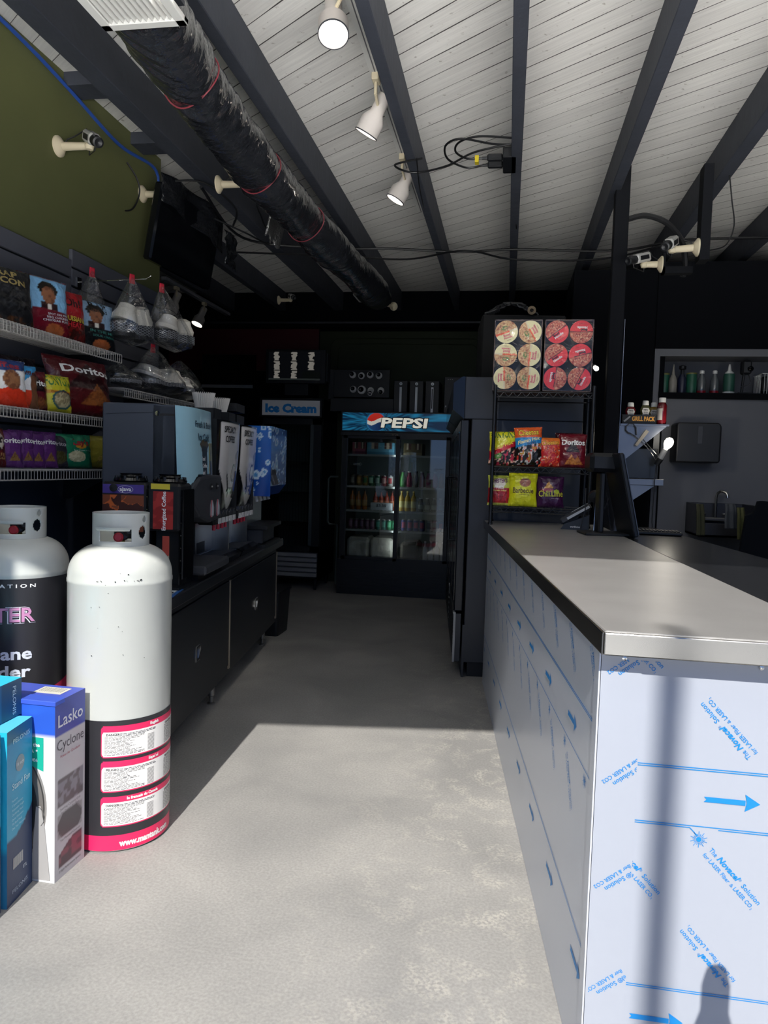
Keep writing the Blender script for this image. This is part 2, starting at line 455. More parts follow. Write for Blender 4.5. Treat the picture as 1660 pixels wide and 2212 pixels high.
# green side wall, its far end is an outside corner to a deeper dark bay
b = MB(); b.box((LW - .15, -.8, 0), (LW, 4.70, CZ), M_GREEN); b.box((-4.3, 4.55, 0), (LW - .15, 4.70, CZ), M_DARKW); struct('wall_left', b, smooth=0)
b = MB(); b.box((-4.3, 4.7, 0), (-4.15, 8.7, CZ), M_DARKW); struct('wall_bay', b, smooth=0)
b = MB(); b.box((-4.15, 8.5, 0), (3.25, 8.65, CZ), M_DARKW)
b.box((-4.1, 8.485, 2.47), (-2.23, 8.5, 2.985), M_RED)
b.box((-2.215, 8.47, 0), (-.3, 8.5, 2.93), M_DGREEN)
for k in range(2):   # raised rounded panel moulding on the green part
    o_ = .12 + .09 * k
    pts = rrect(-2.2 + o_, 1.9, -.3 - o_ * .3, 2.93 - o_ * .7, .1)
    b.tube([(x, 8.468, z) for x, z in pts], .006, M_DGREEN, seg=5, closed=True)
struct('wall_back', b, smooth=0)
b = MB(); b.box((3.25, .15, 0), (3.4, 8.7, CZ), M_DARKW); struct('wall_right', b, smooth=0)
b = MB(); b.box((-4.15, 8.38, 2.96), (3.25, 8.5, CZ), M_DARKW); b.box((-4.1, 8.36, 3.0), (3.2, 8.38, 3.02), M_DGR); struct('trim_1', b, smooth=0)
# left door jamb of the open shop front (beside and behind the viewer)
b = MB(); b.box((LW, -.40, 0), (-1.625, -.26, CZ), M_DARKW); struct('wall_front', b, smooth=0)
# ceiling beams
for k, (x, x2) in enumerate(((-3.3, -3.23), (-2.68, -2.61), (-2.03, -1.925), (-1.315, -1.25), (-.65, -.595), (-.047, .014), (.572, .637), (1.165, 1.245), (1.80, 1.87), (2.42, 2.49), (3.04, 3.11))):
    b = MB(); y0 = 4.7 if k < 2 else 1.0
    b.box((x, y0, BZ), (x2, 8.38, CZ), M_BEAM, bev=.004)
    struct('ceiling_beam', b)
b = MB(); b.box((LW, 3.61, 3.29), (-2.03, 3.76, CZ), M_BEAM); b.box((LW, 4.30, 3.29), (-2.03, 4.46, CZ), M_BEAM); struct('trim_2', b, smooth=0)
# dark timber post by the kitchen with its strap
b = MB(); b.box((.605, 4.90, 0), (.692, 4.985, 3.3), mat('dark_post_paint', '#101217', .85, spec=.2), bev=.004); struct('trim_3', b)
# staff-side partition with open niche
b = MB()
kx0, kx1, ky = 1.17, 3.25, 6.0
b.box((kx0, ky, 0), (kx1, ky + .12, 2.0), M_GREYW)
b.box((1.09, ky, 2.29), (kx1, ky + .3, 2.345), M_GREYW); b.box((1.09, ky, 1.9), (1.13, ky + .3, 2.29), M_GREYW)
b.box((1.13, ky + .28, 2.0), (kx1, ky + .3, 2.29), M_GREYW)
b.box((1.09, ky, 2.345), (kx1, ky + .3, 3.0), M_DARKW)
b.box((1.13, ky - .02, 1.965), (kx1, ky + .28, 2.012), M_DARKW)
b.box((.46, 6.02, 0), (1.17, 6.12, 2.95), M_DARKW)
struct('wall_kitchen', b, smooth=0)

# ================================================================ camera
cam = bpy.data.cameras.new('camera'); co = bpy.data.objects.new('camera', cam); COL.objects.link(co)
yaw, pit, rol = .16291344, .060584627, .031146525
f = Vector((-math.sin(yaw) * math.cos(pit), math.cos(yaw) * math.cos(pit), -math.sin(pit)))
r_ = Vector((math.cos(yaw), math.sin(yaw), 0)); u_ = r_.cross(f)
r2 = r_ * math.cos(rol) + u_ * math.sin(rol); u2 = -r_ * math.sin(rol) + u_ * math.cos(rol)
co.matrix_world = Matrix(((r2.x, u2.x, -f.x, 0), (r2.y, u2.y, -f.y, 0), (r2.z, u2.z, -f.z, 1.37), (0, 0, 0, 1)))
cam.sensor_fit = 'VERTICAL'; cam.sensor_height = 36; cam.lens = 36 * 1592.75 / 2212; cam.clip_start = .05
sc.camera = co

# ================================================================ daylight
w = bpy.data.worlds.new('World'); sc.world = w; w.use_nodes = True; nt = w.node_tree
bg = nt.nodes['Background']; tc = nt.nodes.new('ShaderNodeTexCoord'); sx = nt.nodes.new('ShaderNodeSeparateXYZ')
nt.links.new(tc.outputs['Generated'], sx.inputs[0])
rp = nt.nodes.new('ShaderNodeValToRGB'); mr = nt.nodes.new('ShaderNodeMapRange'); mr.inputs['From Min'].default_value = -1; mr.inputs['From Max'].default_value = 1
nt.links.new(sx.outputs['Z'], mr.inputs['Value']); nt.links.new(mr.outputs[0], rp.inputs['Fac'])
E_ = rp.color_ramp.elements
E_[0].position = 0; E_[0].color = (LOWB * .9, LOWB * .9, LOWB * .9, 1)  # added bright band below the horizon, strength set to brighten the ceiling
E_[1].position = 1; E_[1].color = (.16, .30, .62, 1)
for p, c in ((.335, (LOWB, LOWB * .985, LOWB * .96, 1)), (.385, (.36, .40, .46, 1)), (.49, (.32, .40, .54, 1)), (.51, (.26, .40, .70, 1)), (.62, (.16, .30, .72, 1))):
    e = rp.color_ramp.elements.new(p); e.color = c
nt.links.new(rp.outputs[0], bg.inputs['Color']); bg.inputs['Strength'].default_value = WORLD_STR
def sun():
    L = bpy.data.lights.new('sun', 'SUN'); L.energy = SUN_STR; L.angle = R(.53); L.color = (1, .965, .91)
    o = bpy.data.objects.new('sun', L); COL.objects.link(o)
    d = Vector((-.041, 1, -.85)); o.rotation_euler = d.to_track_quat('-Z', 'Y').to_euler()
sun()
sc.view_settings.view_transform = 'Standard'; sc.view_settings.look = 'None'; sc.view_settings.exposure = EXPO; sc.view_settings.gamma = 1
sc.view_settings.use_curve_mapping = False
sc.cycles.use_adaptive_sampling = True; sc.cycles.adaptive_threshold = .015; sc.cycles.max_bounces = 8; sc.cycles.diffuse_bounces = 4; sc.cycles.glossy_bounces = 4; sc.cycles.transparent_max_bounces = 14
# ================================================================ service counter
M_FILMW = mat('white_protective_film', '#abb0ba', 0.3, spec=.5, bump=(3, .05))
M_TOP = mat('brushed_counter_steel', '#a09e9c', 0.36, 0.35, bump=(60, .06, 3, (1, 8, 1)), var=.06, varscale=6)
M_TOPD = mat('dark_counter_laminate', '#1d1e20', 0.22)
M_LIP = mat('brushed_lip_steel', '#9c9a96', 0.25, 1.0)
M_SIDE = mat('filmed_steel_sheet', '#d2d8e4', 0.3, 0.05, bump=(5, .05))
M_BLUEP = mat('blue_film_print', '#1b86cf', 0.5)

def print_pattern(mb, clip, x0, x1, z_shift=0.0, phase=0.0, side=False):
    """film printing in panel coordinates (x right, z up)"""
    P = []
    def poly(pts): P.append((list(pts), [tuple(range(len(pts)))]))
    def line(xa, za, xb, zb, t=.0022):
        d = Vector((xb - xa, zb - za)).normalized(); n = Vector((-d.y, d.x)) * t / 2
        poly([(xa - n.x, za - n.y), (xb - n.x, zb - n.y), (xb + n.x, zb + n.y), (xa + n.x, za + n.y)])
    def arrow(x, z, L=.127):
        poly([(x, z - .0065), (x + L * .74, z - .0065), (x + L * .74, z + .0065), (x, z + .0065), (x + .006, z)])
        poly([(x + L * .73, z - .021), (x + L, z), (x + L * .73, z + .021), (x + L * .76, z)])
    def star(x, z, r=.02):
        poly(disc(x, z, r * .32, n=12))
        for k in range(20):
            a = 2 * PI * k / 20; rr = r if k % 2 else r * .7
            line(x + math.cos(a) * r * .38, z + math.sin(a) * r * .38, x + math.cos(a) * rr, z + math.sin(a) * rr, .0014)
    def slogan(x, z, rot, q_=1.0):
        # two lines centred on (x,z)
        c, s_ = math.cos(rot), math.sin(rot)
        def at(dx, dy): return (x + (dx * c - dy * s_) * q_, z + (dx * s_ + dy * c) * q_)
        segs = [('The', -.099, .002, .0115, .022, 0.01, 0), ('Novacel', -.071, .002, .0135, .066, .035, .22), ('®', -.003, .008, .006, None, 0, 0), ('Solution', .012, .002, .0115, .058, .012, 0)]
        for t, dx, dy, h, w_, bo, sh in segs:
            q = at(dx, dy); P.append(text2d(t, *q, h * q_, w_ * q_ if w_ else None, 'l', rot, bo, sh))
        segs = [('for LASER Fiber', -.099, -.017, .0098, .088, .012, 0), ('&', -.006, -.017, .008, .008, 0, 0), ('LASER CO', .006, -.017, .0098, .058, .015, 0), ('2', .066, -.019, .005, None, 0.01, 0)]
        for t, dx, dy, h, w_, bo, sh in segs:
            q = at(dx, dy); P.append(text2d(t, *q, h * q_, w_ * q_ if w_ else None, 'l', rot, bo, sh))
    if not side:
        for z in (.6745, .6695, .532, .527, .1185, .1135): 
            if z in (.527,):
                line(x0, z, .47, z); line(.535, z, x1, z); line(.47, z, .488, z - .018)
            else: line(x0, z, x1, z)
        arrow(.498, .600); arrow(.353, .035); arrow(.86, .60); arrow(.72, .035)
        star(.492, .500); star(.90, .5)
        for a in (0, .40):
            slogan(.533 + a, .786, R(133)); slogan(.583 + a, .403, R(-46)); slogan(.515 + a, .222, R(133)); slogan(.365 + a - .01, .40, R(-46)) if a == 0 else None
        slogan(.335, .958, R(-46)); slogan(.75, .93, R(133))
    else:
        for z in (.8325, .8275, .697, .316, .311): line(x0, z, x1, z)
        for k in range(13):
            xx = -.25 * k
            slogan(xx - .035, .925, R(-50), .84); slogan(xx - .255, .59, R(-50), .84); star(xx - .091, .672, .017)
        for k in range(9):
            xx = -.376 * k; arrow(xx - .315, .758, .113); arrow(xx - .155, .238, .113)
    for vs, fs in P:
        if not vs: continue
        xs = [p[0] for p in vs]
        if max(xs) < clip[0] or min(xs) > clip[2]: continue
        vs, fs = clip2d(vs, fs, clip)
        if fs: mb.add([(p[0], 0, p[1]) for p in vs], fs, M_BLUEP)

ctr = thing('service_counter', 'long service counter with steel top and blue-printed white film on its panels', 'counter', (0, 0, 0))
A, B_, C_, D_ = (.211, 1.55), (-.130, 4.79), (.91, 4.79), (1.197, 1.55)
m1_, m2_ = (.706, 1.55), (.587, 4.79)
ZT = 1.05
b = MB()
b.prism([A, m1_, m2_, B_], lambda x, y: (x, y, ZT - .05), lambda x, y: (x, y, ZT), M_TOP)
o = b.build('countertop', ctr, smooth=0)
bv = o.modifiers.new('bevel', 'BEVEL'); bv.width = .006; bv.segments = 3; bv.limit_method = 'ANGLE'
b = MB(); b.prism([(.708, 1.555), D_, C_, (.589, 4.79)], lambda x, y: (x, y, ZT - .045), lambda x, y: (x, y, ZT - .0015), M_TOPD); b.build('dark_worktop', ctr, smooth=0)
# folded steel lip along front and aisle side
b = MB()
nx = -.9945
b.prism([(A[0], A[1] - .004), (D_[0], D_[1] - .004), (D_[0], D_[1] + .01), (A[0] + .004, A[1] + .01)], lambda x, y: (x, y, .999), lambda x, y: (x, y, ZT - .003), M_LIP)
b.prism([(A[0] + nx * .004, A[1] - .004), (B_[0] + nx * .004, B_[1]), (B_[0] + .01, B_[1]), (A[0] + .01, A[1] + .008)], lambda x, y: (x, y, .999), lambda x, y: (x, y, ZT - .003), M_LIP)
o = b.build('edge_lip', ctr, smooth=0); bv = o.modifiers.new('bevel', 'BEVEL'); bv.width = .003; bv.segments = 2; bv.limit_method = 'ANGLE'
b = MB(); b.prism([(.245, 1.64), (1.165, 1.64), (.88, 4.76), (-.09, 4.76)], lambda x, y: (x, y, .0), lambda x, y: (x, y, ZT - .045), M_DGR); b.build('body', ctr, smooth=0)
KP = .877; PY = 1.605; PZ = 1.37 * (1 - KP)
# front sheets: corner strip and wide sheet
b = MB(); b.box((.2975, PY, 0), (1.165, PY + .01, .998), M_FILMW, bev=.001)
pr = MB(); print_pattern(pr, (.3425, -.215, 1.33, .925), .3425, 1.33)
pf = b.build('front_panel', ctr)
po = pr.build('film_print', pf, smooth=0, fix=False); place(po, (0, PY - .0012, PZ), (KP, 1, KP))
b = MB(); b.prism([(.2155, PY - .003), (.2985, PY - .003), (.2985, PY + .006), (.2215, PY + .006), (.2215, PY + .03), (.2150, PY + .03)], lambda x, y: (x, y, .0), lambda x, y: (x, y, .998), M_FILMW)
cs = b.build('corner_strip', ctr, smooth=0)
pr = MB()
def strip_slogan(mb, x, z, rot, clip):
    P = [text2d('el® Solution', x, z, .0115, .085, 'l', rot, .012, 0), text2d('iber & LASER CO2', x + .017 * math.cos(rot + PI / 2 * -1), z + .017 * math.sin(rot - PI / 2), .0098, .105, 'l', rot, .012)]
    for vs, fs in P:
        vs, fs = clip2d(vs, fs, clip)
        if fs: mb.add([(p[0], 0, p[1]) for p in vs], fs, M_BLUEP)
for zz, sx_ in ((.674, .352), (.408, .345), (.14, .338), (.945, .352), (-.13, .345)): strip_slogan(pr, sx_, zz, R(218), (.2525, -.2, .340, .926))
po = pr.build('film_print', cs, smooth=0, fix=False); place(po, (0, PY - .0042, PZ), (KP, 1, KP))
# aisle side: corner trim and long sheet
SA = -R(90 - 5.69)
sp = MB(); sp.box((-3.17, 0, 0), (-.034, .008, .998), M_SIDE, bev=.001)
side = sp.build('side_panel', ctr); side.location = (.2125, PY - .002, 0); side.rotation_euler = (0, 0, SA)
pr = MB(); print_pattern(pr, (-3.16, .004, -.038, .995), -3.16, -.036, side=True)
po = pr.build('film_print', side, smooth=0, fix=False); place(po, (0, -.0012, 0))
sp = MB(); sp.box((-.040, -.0015, 0), (-.001, .002, .998), M_SIDE); tr_ = sp.build('corner_trim', ctr, smooth=0); tr_.location = (.2125, PY - .002, 0); tr_.rotation_euler = (0, 0, SA)
b = MB()
for x in (.262, .533): b.lathe([(0, -.004), (.005, -.003), (.005, .001), (0, .002)], M_CHR, (x, PY - .004, .983), 12, (0, -1, 0))
b.build('screw', ctr)

# ================================================================ propane cylinders
M_TANK = mat('white_tank_enamel', '#c6c9c4', 0.28, coat=.3, bump=(9, .04))
M_TBLK = mat('tank_label_black', '#2b2b2f', 0.32)
M_PINK = mat('tank_label_pink', '#e5285f', 0.35)
M_LBLW = mat('tank_label_white', '#f1efeb', 0.4)
TR = .18
def tank(c, name, label, rot=0):
    root = thing(name, label, 'gas tank', (c[0], c[1], 0), 0, 'tall propane cylinders')
    b = MB()
    prof = [(TR - .012, 0), (TR - .006, .004), (TR - .001, .012), (TR, .03), (TR, .93), (TR + .002, .934), (TR + .002, .944), (TR, .950)]
    for k in range(1, 15):
        t = k / 14 * PI / 2; prof.append((max(.002, TR * math.cos(t) ** .62), .955 + .115 * math.sin(t)))
    b.lathe(prof, M_TANK, seg=96)
    b.build('cylinder_body', root, smooth=50)
    # guard collar with cut-outs
    b = MB(); r = .098; z0, z1 = 1.045, 1.178
    def fn(a, z): return (r * math.cos(R(a)), r * math.sin(R(a)), z)
    def skip(a, z):
        a = (a + 180) % 360 - 180
        h = (z - z0) / (z1 - z0)
        d = a + 62            # direction of the viewer is about -62 deg
        if -46 < d < 22 and .26 < h < .60: return True
        if 35 < d < 62 and (((d - 49) / 11) ** 2 + ((h - .50) / .17) ** 2) < 1: return True
        if 48 < d < 60 and (((d - 54) / 6) ** 2 + ((h - .84) / .09) ** 2) < 1: return True
        if 95 < d < 170 and .2 < h < .65: return True
        if h < .12 and not (26 < d < 52 or -75 < d < -50 or 130 < d < 160 or -160 < d < -130): return True
        if h > .97 and 5 < (d % 360) < 350 and False: return True
        return False
    b.grid(fn, 180, 34, M_TANK, u=(-180, 180), v=(z0, z1), skip=skip)
    o = b.build('valve_guard', root, smooth=50, fix=False)
    sm = o.modifiers.new('th', 'SOLIDIFY'); sm.thickness = .004
    # folded handle lip
    b = MB()
    def fl(a, t): 
        rr = r + .001 + .016 * math.sin(t * PI * .5); return (rr * math.cos(R(a)), rr * math.sin(R(a)), z0 + .60 * (z1 - z0) + .010 * (1 - math.cos(t * PI * .5)) - .004)
    b.grid(fl, 30, 6, M_TANK, u=(-108, -46), v=(0, 1)); b.grid(lambda a, t: (lambda p: (p[0], p[1], p[2] - .004))(fl(a, t)), 30, 6, M_TANK, u=(-108, -46), v=(0, 1))
    b.build('carry_lip', root, fix=False)
    # valve: body, black hand wheel, red plug
    b = MB()
    b.cyl((0, 0, 1.05), (0, 0, 1.13), .014, mat('brass', '#8d7a4a', .35, 1.0)); b.cyl((0, 0, 1.10), (.035, -.02, 1.115), .017, M_BLKP)
    v = b.build('valve', root)
    b = MB(); b.lathe([(0, 0), (.026, 0), (.030, .006), (.026, .016), (0, .018)], M_BLKP, (.02, -.025, 1.108), 14, (.35, -.8, .15)); b.lathe([(.020, 0), (.022, .01), (.012, .02), (0, .021)], M_BLKP, (.048, -.03, 1.115), 18, (.5, -.8, .1)); b.build('hand_wheel', v)
    b = MB(); b.lathe([(0, 0), (.017, 0), (.017, .012), (.012, .016), (0, .016)], mat('red_plug', '#c8323c', .4), (.018, -.048, 1.092), 20, (.3, -.9, .1)); b.build('plug', v)
    return root
def wrap(r): return lambda a, z: ((r) * math.cos(a), (r) * math.sin(a), z)
def cx_(x, a0, r): return R(a0) + x / r
def band(b, a0, a1, z0, z1, r, m, n=48):
    b.grid(lambda a, z: (r * math.cos(R(a)), r * math.sin(R(a)), z), n, 1, m, u=(a0, a1), v=(z0, z1))
t1 = tank((-1.37, 2.473), 'propane_tank', 'plain white propane cylinder with black and pink warning wrap low on its body')
lb = MB(); band(lb, -200, 160, .062, .470, TR + .0012, M_TBLK, 90); band(lb, -200, 160, .010, .064, TR + .0014, M_PINK, 90)
lab = lb.build('warning_wrap', t1, smooth=60, fix=False)
tx = MB()
def cw(r, a0=-80.0): return lambda x, z: (r * math.cos(R(a0) + x / TR), r * math.sin(R(a0) + x / TR), z)
def arcpts(pts, step=.01):
    out = []
    n = len(pts)
    for i in range(n):
        a, c = pts[i], pts[(i + 1) % n]; k = max(1, int(abs(c[0] - a[0]) / step))
        for j in range(k): out.append((a[0] + (c[0] - a[0]) * j / k, a[1] + (c[1] - a[1]) * j / k))
    return out
def strip_rect(mb, x0, x1, z0, z1, r, m, a0=-80.0, n=40): mb.grid(lambda x, z: cw(r, a0)(x, z), n, 1, m, u=(x0, x1), v=(z0, z1))
Lw = .44
for (zt, zb, head, dan) in ((.452, .340, 'English', 'DANGER'), (.328, .218, 'Español', 'PELIGRO'), (.202, .095, 'le français du Canada', 'DANGER')):
    # pink frame and white field, rounded left corners made of stacked strips
    nrow = 26
    for k in range(nrow):
        za = zb + (zt - zb) * k / nrow; zc = zb + (zt - zb) * (k + 1) / nrow; zm = (za + zc) / 2
        rr = .014; dz = min(zm - zb, zt - zm); ins = rr - math.sqrt(max(0, rr * rr - (rr - dz) ** 2)) if dz < rr else 0
        strip_rect(tx, ins, Lw, za, zc, TR + .0018, M_PINK, n=44)
        zb2, zt2 = zb + .003, zt - .020
        if zb2 < zm < zt2:
            dz = min(zm - zb2, zt2 - zm); ins = rr - math.sqrt(max(0, rr * rr - (rr - dz) ** 2)) if dz < rr else 0
            strip_rect(tx, .003 + ins, Lw, za, zc, TR + .0022, M_LBLW, n=44)
    put(tx, text2d(head, .205, zt - .014, .0095, None, 'r', bold=.05), cw(TR + .0027), M_LBLW)
    put(tx, text2d(head, .43, zt - .014, .0095, None, 'r', bold=.05), cw(TR + .0027), M_LBLW)
    for xo in (0, .225):
        put(tx, text2d(dan, .018 + xo, zt - .034, .0075, None, 'l', bold=.03), cw(TR + .0027), M_K)
    rnd = random.Random(int(zt * 1000))
    gi = ink('#77736f')
    for k in range(17):
        zz = zt - .030 - k * .0045
        if zz < zb + .008: break
        for xo in (0, .225):
            xa = .062 + xo if k < 2 else .012 + xo
            L = .125 * (.6 + .4 * rnd.random()) if 3 < k < 15 else .135
            x_ = xa
            while x_ < xa + L and x_ < .19 + xo:
                wl = .004 + .012 * rnd.random(); strip_rect(tx, x_, min(x_ + wl, xa + L), zz, zz + .0019, TR + .0027, M_K if (k < 2 or rnd.random() < .1) else gi, n=2); x_ += wl + .0025
            if k > 3: strip_rect(tx, .158 + xo, .185 + xo, zz, zz + .0016, TR + .0027, gi, n=3)
put(tx, text2d('www.mantank.com', .062, .024, .021, .205, 'l', bold=.05), cw(TR + .002), M_LBLW)
tx.build('label_print', lab, smooth=0, fix=False)
# chips in the enamel
b = MB(); rnd = random.Random(4)
for k in range(26):
    a = R(-95 + 60 * rnd.random()); z = .955 + (rnd.random() - .5) * .006 if k < 14 else .6 + .42 * rnd.random()
    rr = TR + .0026 if z < .96 else TR * .999
    s_ = .0008 + .0015 * rnd.random()
    b.lathe([(0, 0), (s_, 0), (s_, .0006), (0, .0008)], M_K, (rr * math.cos(a), rr * math.sin(a), z), 6, (math.cos(a), math.sin(a), 0))
b.build('enamel_chips', t1, smooth=0)

t2 = tank((-1.83, 2.54), 'propane_tank', 'propane cylinder in a black printed wrap at the left edge, behind the fan boxes')
lb = MB(); band(lb, -200, 160, .03, .925, TR + .0012, M_TBLK, 90); band(lb, -200, 160, .42, .455, TR + .0016, M_PINK)
# pink swoosh rising to the right
n = 30
lb.add([cw(TR + .0017, -90)(.36 * i / n, .455) for i in range(n + 1)] + [cw(TR + .0017, -90)(.36 * i / n, .455 + .085 * (i / n) ** 1.1) for i in range(n + 1)], [(i, i + 1, n + 2 + i, n + 1 + i) for i in range(n)], M_PINK)
lab2 = lb.build('printed_wrap', t2, smooth=60, fix=False)
tx = MB()
def c2(x, z, r=TR + .0024): return cw(r, -36)(x, z)
put(tx, text2d('I N N O V A T I O N', 0, .894, .0125, .25, 'r', bold=.02), c2, M_W)
mg = ink('#c98bb5'); mgo = ink('#e9e6f2')
put(tx, text2d('MONSTER', 0, .768, .052, .36, 'r', bold=.06), lambda x, z: c2(x, z, TR + .0022), mgo)
put(tx, text2d('MONSTER', -.002, .768, .052, .352, 'r', bold=.035), lambda x, z: c2(x, z, TR + .0030), M_K)
put(tx, text2d('MONSTER', -.003, .770, .050, .350, 'r', bold=.015), lambda x, z: c2(x, z, TR + .0036), mg)
put(tx, text2d('TANK', -.128, .700, .048, .18, 'r', bold=.07), c2, mgo); put(tx, text2d('TANK', -.13, .701, .046, .176, 'r', bold=.02), lambda x, z: c2(x, z, TR + .003), M_K)
put(tx, text2d('EST 1936', -.128, .682, .010, .08, 'r', bold=.03), c2, M_W)
lg = ink('#d5dbe8')
put(tx, text2d('Propane', -.012, .632, .042, .245, 'r', bold=.028), c2, lg)
put(tx, text2d('Cylinder', -.016, .566, .042, .27, 'r', bold=.028), c2, lg)
tx.build('label_print', lab2, smooth=0, fix=False)

# ================================================================ fan cartons on the floor
def carton(name, label, cat, loc, rz, w, d, h, art, faces, group=None, bev=.003):
    """box w (x) d (y) h (z), front is -y. art: dict face->colour fn(u,v)->hex"""
    root = thing(name, label, cat, loc, rz, group)
    b = MB()
    def F(fn, m_, key, nu, nv):
        a = art.get(key, art.get('all'))
        b.grid(fn, nu, nv, m_, col=a)
    F(lambda u, v: (u * w, 0, v * h), M_PRINT, 'front', *faces.get('front', (4, 4)))
    F(lambda u, v: (w, u * d, v * h), M_PRINT, 'right', *faces.get('right', (4, 4)))
    F(lambda u, v: (w - u * w, d, v * h), M_PRINT, 'back', 1, 1)
    F(lambda u, v: (0, d - u * d, v * h), M_PRINT, 'left', *faces.get('left', (1, 1)))
    F(lambda u, v: (u * w, v * d, h), M_PRINT, 'top', *faces.get('top', (4, 4)))
    F(lambda u, v: (u * w, d - v * d, 0), M_PRINT, 'bottom', 1, 1)
    b.build('carton', root, smooth=0, fix=False)
    return root
# Cyclone fan carton: white front, blue cap, narrow printed side to the aisle
Hc = .592
def a_front(u, v):
    if v > .80: return '#2a58c4'
    return '#dadad8'
def a_side(u, v):
    if v > .80: return '#4a55a8'
    if .56 > v > .40 and .08 < u < .93: return '#8a8790' if vnoise(u * 9, v * 40) > .5 else '#6a6468'
    if .36 > v > .225 and .08 < u < .92: return '#5c5a5c' if abs(u - .5) + abs(v - .29) * 3 < .45 else '#9a989a'
    if .19 > v > .06 and .12 < u < .92 and v < .06 + .13 * (u + .45): return '#5b4a50' if vnoise(u * 6, v * 30) > .4 else '#84525c'
    return '#c0bec2'
root = carton('fan_box', 'white fan carton with royal blue top, directly in front of the plain white tank', 'box', (-1.382 - .60, 2.108, 0), R(-1), .60, .165, Hc,
    {'front': a_front, 'right': a_side, 'top': lambda u, v: '#4657b8', 'all': lambda u, v: '#f0f0ee'}, {'front': (6, 40), 'right': (26, 90), 'top': (40, 12)}, 'boxed fans on the floor')
tx = MB(); Wd = .60; Sd = .165
side_fn = lambda x, z: (Wd + .0012, x, z)
put(tx, text2d('Lasko', Sd / 2, .505, .040, .135, 'c', bold=.01), side_fn, ink('#dcdfe8'))
put(tx, text2d('Cyclone', Sd / 2, .428, .034, .145, 'c', bold=-.004), side_fn, ink('#55525a'))
put(tx, text2d('Power Air Circulator', Sd / 2, .402, .009, .11, 'c'), side_fn, ink('#b05a68'))
put(tx, text2d('Swirling Cyclone Grill', Sd / 2, .226, .008, .11, 'c'), side_fn, ink('#6a676a'))
put(tx, text2d('for Greater Air Flow', Sd / 2, .213, .008, .10, 'c'), side_fn, ink('#6a676a'))
put(tx, text2d('Top-Mounted Controls', Sd / 2, .122, .008, .11, 'c'), side_fn, ink('#6a676a'))
put(tx, text2d('3 High Performance Speeds', Sd / 2, .020, .008, .12, 'c'), side_fn, ink('#6a676a'))
for r_d, c_d, o_d in ((.250, '#8a8682', .0006), (.243, '#3a3836', .0008), (.238, '#6a6662', .0010), (.216, '#26282c', .0012), (.190, '#3c3e44', .0014), (.186, '#1c1d21', .0016), (.12, '#34363c', .0018), (.117, '#1c1d21', .0020)):
    vs_, fs_ = clip2d(disc(.322, .245, r_d, r_d, 72), [tuple(range(72))], (.002, .003, .598, .56))
    put(tx, (vs_, fs_), (lambda o_d: lambda x, z: (x, -o_d, z))(o_d), ink(c_d))
tx.flat([(.535, .25), (.552, .252), (.566, .18), (.585, .008), (.515, .008)], lambda x, z: (x, -.0022, z), ink('#a4a2a0'))
tx.tube([(.535 + .03 * math.sin(t), -.002, .25 - .035 * (1 - math.cos(t))) for t in (0, .5, 1.0, 1.5, 2.0, 2.5)], .0015, ink('#5c5b5a'), 4)
ff = lambda x, z: (x, -.0012, z)
tx.flat([(Wd - .15, .475), (Wd - .04, .475), (Wd - .04, .365), (Wd - .095, .385), (Wd - .15, .365)], lambda x, z: (x, -.001, z), ink('#19a890'))
put(tx, text2d('Made in the', Wd - .095, .445, .012, .085, 'c', bold=.03), lambda x, z: (x, -.002, z), M_W)
put(tx, text2d('• USA •', Wd - .095, .425, .014, .07, 'c', bold=.04), lambda x, z: (x, -.002, z), M_W)
put(tx, text2d('Since 1906', Wd - .095, .395, .011, .07, 'c', bold=.02), lambda x, z: (x, -.002, z), M_W)
tx.build('carton_print', root, smooth=0, fix=False)
b = MB(); b.box((.465, .078, Hc + .0005), (.565, .142, Hc + .0012), ink('#cfccc0'))
for k in range(13): b.box((.475 + k * .0064, .095, Hc + .0012), (.475 + k * .0064 + (.0012 if k % 3 else .0022), .135, Hc + .0016), ink('#77746e'))
b.build('barcode_label', root, smooth=0)
b = MB(); b.box((.0, -.004, Hc - .012), (Wd + .003, .05, Hc + .004), mat('blue_carton_flap', '#3b59c4', .5), bev=.002); b.build('lid_flap', root)

